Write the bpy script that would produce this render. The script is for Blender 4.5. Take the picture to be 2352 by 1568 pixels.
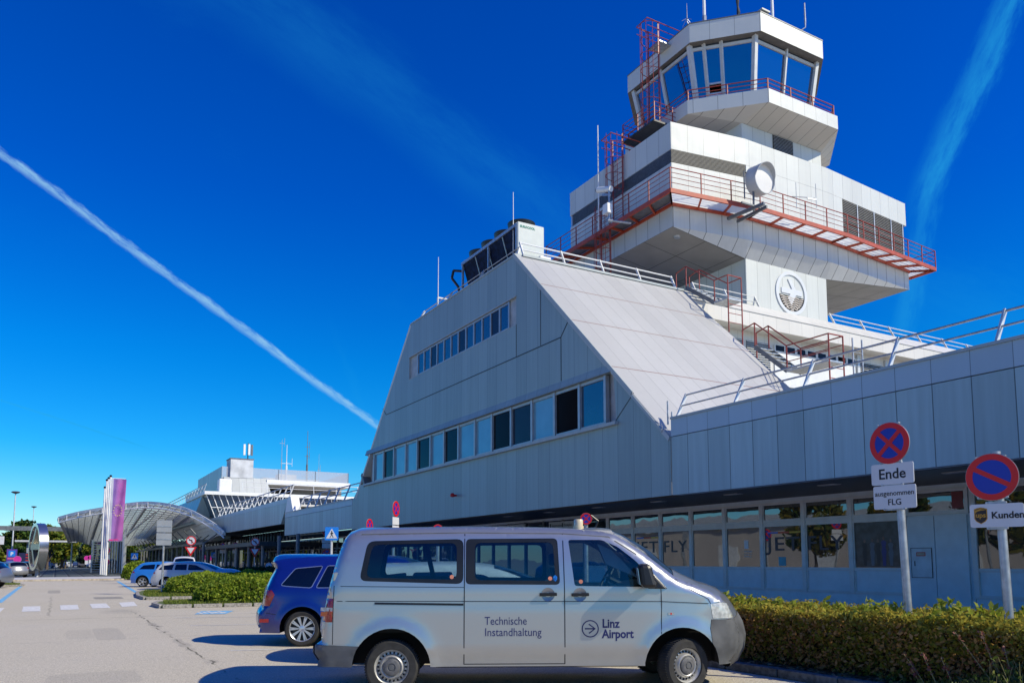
import bpy, bmesh, math, random
from mathutils import Vector, Matrix, noise
from mathutils.geometry import delaunay_2d_cdt
R = math.radians
random.seed(7)
SC = bpy.context.scene
COL = SC.collection
for o in list(bpy.data.objects): bpy.data.objects.remove(o)

# ------------------------------------------------------------------ camera
CAM_H = 1.65
YAW, PITCH, FPX = R(29.6035), R(5.7728), 798.71
cd = bpy.data.cameras.new('camera'); cam = bpy.data.objects.new('camera', cd); COL.objects.link(cam)
cd.sensor_width = 36.0; cd.lens = FPX / 1024 * 36.0
cd.shift_y = 138.85 / 1024; cd.clip_start = 0.1; cd.clip_end = 6000
cam.location = (0, 0, CAM_H)
cam.rotation_euler = (R(90) + PITCH, 0, -YAW)
SC.camera = cam
FW = Vector((math.sin(YAW)*math.cos(PITCH), math.cos(YAW)*math.cos(PITCH), math.sin(PITCH)))
RT = Vector((math.cos(YAW), -math.sin(YAW), 0)); UP = RT.cross(FW)
def sky_dir(px, py):                # photograph pixel (2352 wide) -> direction in the sky
    px *= 1024/2352; py *= 1024/2352
    return (FW + RT*((px-512)/FPX) + UP*((480.2-py)/FPX)).normalized()

# ------------------------------------------------------------------ sun, sky, exposure
LH = Vector((-1.238, 1.566, -1.65)).normalized()       # the way the light travels
SUN_EL = math.asin(-LH.z); SUN_AZ = math.atan2(-LH.x, -LH.y)
sd = bpy.data.lights.new('sun', 'SUN'); sd.energy = 4.75; sd.angle = R(0.53); sd.color = (1.0, 0.925, 0.72)
sun = bpy.data.objects.new('sun', sd); COL.objects.link(sun)
sun.rotation_euler = LH.to_track_quat('-Z', 'Y').to_euler(); sun.location = (30, -30, 60)
SC.view_settings.view_transform = 'Standard'; SC.view_settings.look = 'None'
SC.view_settings.exposure = 0.0; SC.view_settings.gamma = 1.0
world = bpy.data.worlds.new('World'); SC.world = world; world.use_nodes = True
class NT:
    """small helper to write node trees"""
    def __init__(s, nt): s.nt = nt; s.n = nt.nodes; s.l = nt.links
    def node(s, t, ins=None, **kw):
        n = s.n.new(t)
        for k, v in kw.items(): setattr(n, k, v)
        for k, v in (ins or {}).items(): s.set(n.inputs[k], v)
        return n
    def set(s, sock, v):
        if hasattr(v, 'is_linked') or hasattr(v, 'links'): s.l.new(v, sock)
        else:
            if sock.type == 'RGBA' and isinstance(v, (tuple, list)) and len(v) == 3: v = (*v, 1)
            sock.default_value = v
    def m(s, op, a, b=0.0, c=0.0, clamp=False):
        n = s.n.new('ShaderNodeMath'); n.operation = op; n.use_clamp = clamp
        for i, v in enumerate((a, b, c)): s.set(n.inputs[i], v)
        return n.outputs[0]
    def vm(s, op, a, b=(0,0,0), out=0):
        n = s.n.new('ShaderNodeVectorMath'); n.operation = op
        s.set(n.inputs[0], a); s.set(n.inputs[1], b)
        return n.outputs['Value'] if op in ('DOT_PRODUCT','LENGTH') else n.outputs[0]
    def ss(s, x, a, b):            # smoothstep a..b
        n = s.n.new('ShaderNodeMapRange'); n.interpolation_type = 'SMOOTHSTEP'
        s.set(n.inputs[0], x); n.inputs[1].default_value = a; n.inputs[2].default_value = b
        return n.outputs[0]
    def mix(s, f, a, b, mode='MIX'):
        n = s.n.new('ShaderNodeMix'); n.data_type = 'RGBA'; n.blend_type = mode
        s.set(n.inputs[0], f); s.set(n.inputs[6], a); s.set(n.inputs[7], b)
        return n.outputs[2]
    def noise(s, vec, scale, detail=3.0, rough=0.5):
        n = s.n.new('ShaderNodeTexNoise'); n.inputs['Scale'].default_value = scale
        n.inputs['Detail'].default_value = detail; n.inputs['Roughness'].default_value = rough
        if vec is not None: s.l.new(vec, n.inputs['Vector'])
        return n.outputs[0]
    def ramp(s, f, stops):
        n = s.n.new('ShaderNodeValToRGB'); s.set(n.inputs[0], f); e = n.color_ramp.elements
        while len(e) < len(stops): e.new(0.5)
        for el, (p, c) in zip(e, stops): el.position = p; el.color = (*c, 1) if len(c) == 3 else c
        return n.outputs[0]
def build_world():
    w = NT(world.node_tree); w.n.clear()
    sk = w.node('ShaderNodeTexSky', sky_type='NISHITA', sun_disc=False, sun_elevation=SUN_EL, sun_rotation=SUN_AZ,
                altitude=300, air_density=1.0, dust_density=0.25, ozone_density=5.0)
    hs = w.node('ShaderNodeHueSaturation', {'Saturation': 1.38, 'Value': 1.0, 'Color': sk.outputs[0]})
    tc = w.node('ShaderNodeTexCoord'); d = w.vm('NORMALIZE', tc.outputs['Generated'])
    sx = w.node('ShaderNodeSeparateXYZ', {0: d})
    # the blue of a polarised autumn sky: deeper overhead, clear cyan low down
    g = w.ramp(sx.outputs[2], [(0.0, (0.80, 0.90, 0.96)), (0.06, (0.48, 0.83, 0.97)), (0.13, (0.13, 0.80, 1.0)), (0.24, (0.02, 0.77, 1.06)), (0.42, (0.0, 0.57, 1.10)), (0.75, (0.0, 0.48, 1.08))])
    col = w.mix(1.0, hs.outputs[0], g, 'MULTIPLY')
    # contrails and thin cirrus: bands round great circles of the sky
    def band(p0, p1, half, strength, t0, t1, fine, soft):
        a, b = sky_dir(*p0), sky_dir(*p1); nrm = a.cross(b).normalized(); tan = (b - a*a.dot(b)).normalized()
        s_ = w.vm('DOT_PRODUCT', d, tuple(nrm)); t_ = w.vm('DOT_PRODUCT', d, tuple(tan)); c_ = w.vm('DOT_PRODUCT', d, tuple(a))
        ang = w.m('ARCTAN2', t_, c_); full = math.acos(max(-1, min(1, a.dot(b))))
        n1 = w.noise(d, 7.0, 2.0, 0.5); cv = w.node('ShaderNodeCombineXYZ', {0: w.m('MULTIPLY', ang, 0.42), 1: w.m('MULTIPLY', s_, 1.6), 2: float(strength)})
        n2 = w.noise(cv.outputs[0], fine, 6.0, 0.7)
        off = w.m('MULTIPLY', w.m('SUBTRACT', n1, 0.5), half*0.8)
        off2 = w.m('MULTIPLY', w.m('SUBTRACT', n2, 0.5), half*soft)
        e = w.m('ABSOLUTE', w.m('ADD', w.m('ADD', s_, off), off2))
        core = w.ss(e, half, half*0.12)
        ends = w.m('MULTIPLY', w.ss(ang, full*t0-0.02, full*t0+0.06), w.ss(ang, full*t1+0.03, full*t1-0.03))
        k = w.m('MULTIPLY', core, w.m('MULTIPLY', ends, w.ss(n2, 0.12, 0.72)))
        return w.m('MULTIPLY', k, strength)
    bands = [band((0,352), (866,978), 0.0064, 0.78, -0.6, 1.6, 95, 1.5),
             band((520,-60), (1290,520), 0.055, 0.15, -0.5, 1.15, 14, 0.8),
             band((2345,-60), (2120,460), 0.020, 0.55, -0.5, 1.0, 44, 1.3), band((2150,380), (2078,760), 0.017, 0.34, 0.0, 1.1, 44, 1.5),
             band((2060,640), (2352,735), 0.055, 0.10, -0.3, 1.6, 26, 1.5),
             band((0,918), (312,1020), 0.0020, 0.55, -0.5, 1.05, 120, 0.8),
             band((0,960), (470,1062), 0.010, 0.09, -0.5, 1.1, 50, 1.2),
             band((760,740), (832,940), 0.008, 0.06, 0.0, 1.0, 70, 2.4)]
    tot = bands[1]
    for b in bands[2:]: tot = w.m('ADD', tot, b)
    cir = w.m('MULTIPLY', w.ss(w.noise(w.vm('MULTIPLY', d, (2.0, 3.2, 5.0)), 2.6, 6.0, 0.62), 0.55, 0.95), 0.07)
    tot = w.m('ADD', tot, cir, clamp=True)
    col = w.mix(tot, col, (0.15, 2.7, 5.4)); col = w.mix(bands[0], col, (2.2, 4.3, 6.1))
    bg = w.node('ShaderNodeBackground', {'Color': col, 'Strength': 0.145})
    out = w.node('ShaderNodeOutputWorld', {'Surface': bg.outputs[0]})
build_world()

# ------------------------------------------------------------------ mesh and object helpers
class MB:
    """collects shapes, then links them as ONE mesh object"""
    def __init__(s): s.v = []; s.f = []; s.mi = []; s.cur = 0
    def face(s, pts):
        i = len(s.v); s.v += [tuple(p) for p in pts]; s.f.append(tuple(range(i, i+len(pts)))); s.mi.append(s.cur)
    def box(s, a, b):
        x0, y0, z0 = (min(a[i], b[i]) for i in range(3)); x1, y1, z1 = (max(a[i], b[i]) for i in range(3))
        return s.hexa([(x0,y0,z0),(x1,y0,z0),(x1,y1,z0),(x0,y1,z0)], [(x0,y0,z1),(x1,y0,z1),(x1,y1,z1),(x0,y1,z1)])
    def hexa(s, bot, top):
        n = len(bot); i = len(s.v); s.v += [tuple(p) for p in bot] + [tuple(p) for p in top]
        s.f.append(tuple(i+k for k in reversed(range(n)))); s.f.append(tuple(i+n+k for k in range(n)))
        for k in range(n): s.f.append((i+k, i+(k+1) % n, i+n+(k+1) % n, i+n+k))
        s.mi += [s.cur]*(n+2); return s
    def prism(s, poly, z0, z1):
        return s.hexa([(x, y, z0) for x, y in poly], [(x, y, z1) for x, y in poly])
    def loft(s, rings, caps=True, closed=True):
        i = len(s.v); n = len(rings[0])
        for r in rings: s.v += [tuple(p) for p in r]
        for a in range(len(rings)-1):
            for k in range(n if closed else n-1):
                k2 = (k+1) % n
                s.f.append((i+a*n+k, i+a*n+k2, i+(a+1)*n+k2, i+(a+1)*n+k)); s.mi.append(s.cur)
        if caps:
            s.f.append(tuple(i+k for k in reversed(range(n)))); s.f.append(tuple(i+(len(rings)-1)*n+k for k in range(n))); s.mi += [s.cur]*2
        return s
    def tube(s, a, b, r, n=8, r2=None):
        a, b = Vector(a), Vector(b); d = b-a
        if d.length < 1e-6: return s
        q = d.to_track_quat('Z', 'Y'); r2 = r if r2 is None else r2
        c = [q @ Vector((math.cos(2*math.pi*k/n), math.sin(2*math.pi*k/n), 0)) for k in range(n)]
        return s.loft([[a+p*r for p in c], [b+p*r2 for p in c]])
    def path(s, pts, r, n=6):
        for a, b in zip(pts, pts[1:]): s.tube(a, b, r, n)
        return s
    def bar(s, a, b, w, h):                      # rectangular bar, w sideways, h upwards
        a, b = Vector(a), Vector(b); d = (b-a).normalized(); up = Vector((0,0,1))
        if abs(d.z) > 0.95: up = Vector((0,1,0))
        sd_ = d.cross(up).normalized(); u = sd_.cross(d)
        c = [sd_*(-w/2)+u*(-h/2), sd_*(w/2)+u*(-h/2), sd_*(w/2)+u*(h/2), sd_*(-w/2)+u*(h/2)]
        return s.loft([[a+p for p in c], [b+p for p in c]])
    def disc(s, c, r, ax, th, n=32, ry=None):    # a flat cylinder; ax = axis
        c = Vector(c); q = Vector(ax).to_track_quat('Z', 'Y'); ry = ry or r
        p = [q @ Vector((r*math.cos(2*math.pi*k/n), ry*math.sin(2*math.pi*k/n), 0)) for k in range(n)]
        o = q @ Vector((0, 0, th/2))
        return s.loft([[c-o+v for v in p], [c+o+v for v in p]])
    def lathe(s, prof, c, ax, n=32):             # prof: (radius, along axis); open profile
        c = Vector(c); q = Vector(ax).to_track_quat('Z', 'Y')
        rings = [[c + q @ Vector((r*math.cos(2*math.pi*k/n), r*math.sin(2*math.pi*k/n), h)) for k in range(n)] for r, h in prof]
        return s.loft(rings, caps=False)
    def ring(s, c, r0, r1, ax, th, n=40):
        return s.lathe([(r0, -th/2), (r1, -th/2), (r1, th/2), (r0, th/2), (r0, -th/2)], c, ax, n)
    def build(s, name, mat, parent=None, smooth=False, loc=None, bevel=0.0, fix=True):
        me = bpy.data.meshes.new(name); me.from_pydata(s.v, [], s.f)
        for m_ in (mat if isinstance(mat, (list, tuple)) else [mat]): me.materials.append(m_)
        if len(set(s.mi)) > 1: me.polygons.foreach_set('material_index', s.mi)
        if fix:
            bm = bmesh.new(); bm.from_mesh(me); bmesh.ops.recalc_face_normals(bm, faces=bm.faces[:]); bm.to_mesh(me); bm.free()
        if smooth:
            me.polygons.foreach_set('use_smooth', [True]*len(me.polygons))
            if smooth is not True: me.set_sharp_from_angle(angle=R(smooth))
        me.update()
        o = bpy.data.objects.new(name, me); COL.objects.link(o)
        if parent: o.parent = parent
        if loc: o.location = loc
        if bevel:
            md = o.modifiers.new('bevel', 'BEVEL'); md.width = bevel; md.segments = 2; md.limit_method = 'ANGLE'
        return o
def tag(o, label=None, cat=None, group=None, kind=None):
    if label: o['label'] = label
    if cat: o['category'] = cat
    if group: o['group'] = group
    if kind: o['kind'] = kind
    return o
def thing(name, label, cat, loc=(0,0,0), rz=0.0, group=None):
    o = bpy.data.objects.new(name, None); COL.objects.link(o); o.empty_display_size = 0.2
    o.location = loc; o.rotation_euler = (0, 0, rz); return tag(o, label, cat, group)
def copy_tree(o, parent=None):
    c = o.copy(); COL.objects.link(c); c.parent = parent
    for ch in [x for x in bpy.data.objects if x.parent == o]: copy_tree(ch, c)
    return c
def text_mb(s, size, align='LEFT', bold=0.0, th=0.004, spacing=1.0):
    """letters as flat solids in the x-z plane, facing -y; returns an MB"""
    cu = bpy.data.curves.new('txt', 'FONT'); cu.body = s; cu.size = size; cu.align_x = align; cu.extrude = th/2; cu.offset = bold; cu.space_character = spacing
    cu.resolution_u = 3
    ob = bpy.data.objects.new('txt', cu); COL.objects.link(ob)
    me = bpy.data.meshes.new_from_object(ob.evaluated_get(bpy.context.evaluated_depsgraph_get()))
    mb = MB(); mb.v = [(v.co.x, -v.co.z, v.co.y) for v in me.vertices]; mb.f = [tuple(p.vertices) for p in me.polygons]; mb.mi = [0]*len(mb.f)
    bpy.data.objects.remove(ob); bpy.data.curves.remove(cu); bpy.data.meshes.remove(me)
    return mb
def moved(mb, M):
    mb.v = [tuple(M @ Vector(p)) for p in mb.v]; return mb
def T(x=0, y=0, z=0, rz=0.0): return Matrix.Translation((x, y, z)) @ Matrix.Rotation(rz, 4, 'Z')

# ------------------------------------------------------------------ materials
def new_mat(name):
    m = bpy.data.materials.new(name); m.use_nodes = True; t = NT(m.node_tree); t.n.clear()
    b = t.node('ShaderNodeBsdfPrincipled'); o = t.node('ShaderNodeOutputMaterial', {'Surface': b.outputs[0]})
    return m, t, b
def pos(t): return t.node('ShaderNodeNewGeometry').outputs['Position']
def opos(t): return t.node('ShaderNodeTexCoord').outputs['Object']
def M(name, col, rough=0.5, metal=0.0, var=0.12, nscale=3.0, spec=0.5, coat=0.0, bump=0.0, bscale=60.0):
    m, t, b = new_mat(name); p = opos(t)
    n = t.noise(p, nscale, 4.0)
    c = t.mix(t.ss(n, 0.3, 0.7), tuple(x*(1-var) for x in col), tuple(min(1, x*(1+var)) for x in col))
    t.set(b.inputs['Base Color'], c); b.inputs['Metallic'].default_value = metal
    t.set(b.inputs['Roughness'], t.m('ADD', rough, t.m('MULTIPLY', t.m('SUBTRACT', n, 0.5), 0.2*rough)))
    b.inputs['Specular IOR Level'].default_value = spec
    if coat: b.inputs['Coat Weight'].default_value = coat; b.inputs['Coat Roughness'].default_value = 0.04
    if bump:
        bp = t.node('ShaderNodeBump', {'Height': t.noise(p, bscale, 3.0), 'Strength': bump, 'Distance': 0.01}); t.set(b.inputs['Normal'], bp.outputs[0])
    return m
def line_mask(t, x, per, off, w):
    """1 on thin joints every `per` along x"""
    f = t.m('FRACT', t.m('DIVIDE', t.m('SUBTRACT', x, off - per/2 - 1000*per), per))
    return t.m('LESS_THAN', t.m('ABSOLUTE', t.m('SUBTRACT', f, 0.5)), w/per/2)
def PANEL(name, col, axis, per, off, w=0.022, dark=0.30, var=0.10, rough=0.42, metal=0.0, streak=0.10, cross=(), cw=0.03, ccol=None, tint=0.0):
    """metal cladding: upright joints every `per` along a world axis, single cross joints at given heights, panel-to-panel tone, faint run-off streaks"""
    m, t, b = new_mat(name); p = pos(t); s = t.node('ShaderNodeSeparateXYZ', {0: p})
    x = s.outputs[axis]; idx = t.m('FLOOR', t.m('DIVIDE', t.m('SUBTRACT', x, off - 1000*per), per))
    wn = t.node('ShaderNodeTexWhiteNoise', noise_dimensions='1D'); t.set(wn.inputs['W'], idx)
    tone = t.m('ADD', 1.0 - var, t.m('MULTIPLY', wn.outputs[0], 2*var))
    st = t.noise(t.vm('MULTIPLY', p, (5.0, 5.0, 0.25)), 1.0, 4.0, 0.6)
    tone = t.m('MULTIPLY', tone, t.m('ADD', 1.0 - streak, t.m('MULTIPLY', st, 2*streak)))
    big = t.noise(p, 0.6, 3.0); tone = t.m('MULTIPLY', tone, t.m('ADD', 0.95, t.m('MULTIPLY', big, 0.10)))
    c = t.vm('MULTIPLY', col if not isinstance(col, tuple) else col, (1,1,1))
    n = t.node('ShaderNodeVectorMath', operation='SCALE'); t.set(n.inputs[0], c); t.set(n.inputs['Scale'], tone)
    msk = line_mask(t, x, per, off, w)
    c2 = t.mix(msk, n.outputs[0], tuple(v*dark for v in col))
    for z in cross:
        k = t.m('LESS_THAN', t.m('ABSOLUTE', t.m('SUBTRACT', s.outputs[2], z)), cw/2)
        c2 = t.mix(k, c2, ccol or tuple(v*0.22 for v in col))
    t.set(b.inputs['Base Color'], c2); b.inputs['Roughness'].default_value = rough; b.inputs['Metallic'].default_value = metal
    hgt = t.node('ShaderNodeBump', {'Height': t.noise(p, 0.9, 2.0), 'Strength': 0.05, 'Distance': 0.3}); t.set(b.inputs['Normal'], hgt.outputs[0])
    return m
def GLASS(name, tint, alpha, rough=0.02, base=(0.01, 0.015, 0.02)):
    """window glass: glossy by fresnel over a tinted, partly see-through body"""
    m = bpy.data.materials.new(name); m.use_nodes = True; t = NT(m.node_tree); t.n.clear()
    gl = t.node('ShaderNodeBsdfGlossy', {'Color': (0.92, 0.96, 1.0), 'Roughness': rough})
    tr = t.node('ShaderNodeBsdfTransparent', {'Color': tint}); df = t.node('ShaderNodeBsdfDiffuse', {'Color': base})
    body = t.node('ShaderNodeMixShader', {0: alpha, 1: df.outputs[0], 2: tr.outputs[0]})
    fr = t.node('ShaderNodeFresnel', {'IOR': 1.52}); k = t.m('MULTIPLY', fr.outputs[0], 1.5, clamp=True)
    mx = t.node('ShaderNodeMixShader', {0: k, 1: body.outputs[0], 2: gl.outputs[0]})
    t.node('ShaderNodeOutputMaterial', {'Surface': mx.outputs[0]}); return m
def MIRRORGLASS(name, base, refl, rough=0.015, tone=(0.9,0.95,1.0)):
    """coated facade glass in front of a dim room: fixed share of mirror over a dark or blind-coloured body"""
    m = bpy.data.materials.new(name); m.use_nodes = True; t = NT(m.node_tree); t.n.clear()
    p = pos(t); bp = t.node('ShaderNodeBump', {'Height': t.noise(p, 0.55, 2.0), 'Strength': 0.035, 'Distance': 0.25})
    gl = t.node('ShaderNodeBsdfGlossy', {'Color': tone, 'Roughness': rough, 'Normal': bp.outputs[0]})
    s = t.noise(p, 1.3, 3.0)
    df = t.node('ShaderNodeBsdfDiffuse', {'Color': t.mix(s, tuple(v*0.8 for v in base), tuple(v*1.2 for v in base))})
    fr = t.node('ShaderNodeFresnel', {'IOR': 1.5}); k = t.m('ADD', refl, fr.outputs[0], clamp=True)
    mx = t.node('ShaderNodeMixShader', {0: k, 1: df.outputs[0], 2: gl.outputs[0]})
    t.node('ShaderNodeOutputMaterial', {'Surface': mx.outputs[0]}); return m
def LEAF(name, c0, c1, c2, scale=1.2, trans=0.25):
    m = bpy.data.materials.new(name); m.use_nodes = True; t = NT(m.node_tree); t.n.clear()
    g = t.node('ShaderNodeNewGeometry'); n = t.noise(g.outputs['Position'], scale, 3.0)
    rnd = g.outputs['Random Per Island']
    c = t.mix(t.ss(t.m('ADD', n, t.m('MULTIPLY', t.m('SUBTRACT', rnd, 0.5), 0.35)), 0.32, 0.68), c0, c1)
    c = t.mix(t.ss(rnd, 0.72, 1.0), c, c2)
    df = t.node('ShaderNodeBsdfPrincipled', {'Base Color': c, 'Roughness': 0.55}); df.inputs['Specular IOR Level'].default_value = 0.25
    tl = t.node('ShaderNodeBsdfTranslucent', {'Color': c})
    mx = t.node('ShaderNodeMixShader', {0: trans, 1: df.outputs[0], 2: tl.outputs[0]})
    t.node('ShaderNodeOutputMaterial', {'Surface': mx.outputs[0]}); return m
WHITE = (0.60, 0.615, 0.58); GREY = (0.36, 0.37, 0.385)
MT = {}
MT['facade'] = PANEL('facade_panels', (0.37, 0.47, 0.475), 1, 0.917, 9.15, w=0.026, var=0.11, streak=0.24)
MT['facade_top'] = PANEL('facade_top_panels', (0.42, 0.51, 0.57), 1, 0.917, 9.15, w=0.02, dark=0.5, var=0.05, streak=0.04)
MT['block'] = PANEL('block_panels', (0.275, 0.345, 0.345), 1, 0.917, 9.15, w=0.02, dark=0.5, var=0.08, streak=0.20)
MT['slope'] = PANEL('slope_panels', (0.47, 0.465, 0.455), 0, 0.78, 17.4, w=0.02, dark=0.6, var=0.05, streak=0.05, cross=(13.44, 11.26, 8.8), cw=0.035, ccol=(0.26, 0.15, 0.12))
MT['white_x'] = PANEL('white_panels', WHITE, 0, 1.0, 27.46, w=0.024, dark=0.5, var=0.045, streak=0.09)
MT['white_y'] = PANEL('white_panels_side', WHITE, 1, 1.0, 31.1, w=0.024, dark=0.45, var=0.06, streak=0.10)
MT['cream_x'] = PANEL('cream_panels', (0.70, 0.665, 0.60), 0, 1.0, 27.3, w=0.022, dark=0.7, var=0.03, streak=0.05)
MT['roof_edge'] = M('roof_edge_sheet', (0.60, 0.59, 0.56), 0.45, var=0.05)
MT['skirt'] = PANEL('skirt_panels', (0.55, 0.55, 0.54), 0, 1.02, 27.46, w=0.035, dark=0.12, var=0.05, streak=0.12)
MT['skirt_y'] = PANEL('skirt_panels_side', (0.55, 0.55, 0.54), 1, 1.02, 31.1, w=0.03, dark=0.2, var=0.05, streak=0.10)
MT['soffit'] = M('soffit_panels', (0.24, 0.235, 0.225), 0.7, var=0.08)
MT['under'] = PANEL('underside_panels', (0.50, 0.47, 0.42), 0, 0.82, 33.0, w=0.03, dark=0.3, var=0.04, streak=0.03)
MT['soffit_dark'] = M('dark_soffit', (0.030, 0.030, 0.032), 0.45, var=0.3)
MT['red'] = M('red_railing_paint', (0.30, 0.045, 0.028), 0.45, var=0.2, nscale=6)
MT['redbeam'] = M('orange_red_beam_paint', (0.42, 0.065, 0.025), 0.5, var=0.15)
MT['galv'] = M('galvanised_steel', (0.42, 0.44, 0.46), 0.42, metal=0.55, var=0.18, nscale=8)
MT['galv_light'] = M('pale_galvanised_steel', (0.60, 0.61, 0.62), 0.45, metal=0.2, var=0.1)
MT['dark_metal'] = M('dark_metal', (0.035, 0.037, 0.04), 0.5, var=0.3)
MT['mid_metal'] = M('grey_metal', (0.16, 0.17, 0.18), 0.5, metal=0.3, var=0.2)
MT['louvre'] = M('louvre_slats', (0.17, 0.165, 0.15), 0.5, var=0.1)
MT['black'] = M('black_plastic', (0.008, 0.008, 0.009), 0.4, var=0.3)
MT['void'] = M('dark_void', (0.006, 0.006, 0.007), 0.9, var=0.2)
MT['frame'] = M('aluminium_frame', (0.40, 0.41, 0.42), 0.4, metal=0.35, var=0.08)
MT['frame_light'] = M('pale_window_frame', (0.60, 0.61, 0.60), 0.45, var=0.06)
MT['sill'] = M('window_sill', (0.39, 0.43, 0.43), 0.5, var=0.06)
MT['white_paint'] = M('white_paint', (0.78, 0.78, 0.77), 0.5, var=0.04)
MT['cab_glass'] = MIRRORGLASS('cab_glass', (0.004, 0.008, 0.022), 0.30, tone=(0.62, 0.78, 1.0))
MT['win_dark'] = MIRRORGLASS('window_dark_room', (0.012, 0.012, 0.013), -0.075)
MT['win_mid'] = MIRRORGLASS('window_half_dark', (0.022, 0.030, 0.045), -0.05)
MT['win_pale'] = MIRRORGLASS('window_blind_sky_tint', (0.17, 0.33, 0.41), 0.04)  # pale blind, with the sky's reflection put into its colour as a blue tint
MT['win_blue'] = MIRRORGLASS('window_blue', (0.02, 0.045, 0.085), 0.07)
MT['gallery_glass'] = MIRRORGLASS('gallery_glass', (0.012, 0.04, 0.085), 0.02)
MT['shop_glass'] = MIRRORGLASS('shop_glass', (0.020, 0.024, 0.028), 0.11)
MT['hall_glass'] = MIRRORGLASS('hall_glass', (0.008, 0.010, 0.011), 0.10)
MT['asphalt_dark'] = M('dark_ground', (0.05, 0.052, 0.055), 0.85, var=0.2)
MT['kerb'] = M('granite_kerb', (0.30, 0.28, 0.25), 0.85, var=0.35, nscale=14)
MT['paving'] = M('pale_paving', (0.52, 0.51, 0.49), 0.8, var=0.08, nscale=2)
MT['mark_white'] = M('worn_white_road_paint', (0.66, 0.65, 0.63), 0.75, var=0.14, nscale=9)
MT['mark_blue'] = M('blue_road_paint', (0.17, 0.42, 0.66), 0.75, var=0.15, nscale=9)
MT['grass_soil'] = M('grass_soil', (0.10, 0.13, 0.03), 0.9, var=0.3, nscale=6)
MT['soil'] = M('leaf_litter', (0.075, 0.058, 0.040), 0.95, var=0.4, nscale=22)
MT['sign_red'] = M('sign_red', (0.60, 0.004, 0.006), 0.4, var=0.04)
MT['sign_blue'] = M('sign_blue', (0.005, 0.028, 0.36), 0.4, var=0.04)
MT['sign_sky'] = M('sign_bright_blue', (0.010, 0.20, 0.72), 0.4, var=0.04)
MT['sign_white'] = M('sign_white', (0.62, 0.63, 0.66), 0.45, var=0.03)
MT['sign_back'] = M('sign_back_aluminium', (0.36, 0.37, 0.38), 0.45, metal=0.3, var=0.06)
MT['ink'] = M('black_lettering', (0.012, 0.012, 0.016), 0.5)
MT['navy'] = M('navy_lettering', (0.010, 0.012, 0.10), 0.4)
MT['bark'] = M('bark', (0.10, 0.075, 0.055), 0.9, var=0.3, nscale=12)
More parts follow.
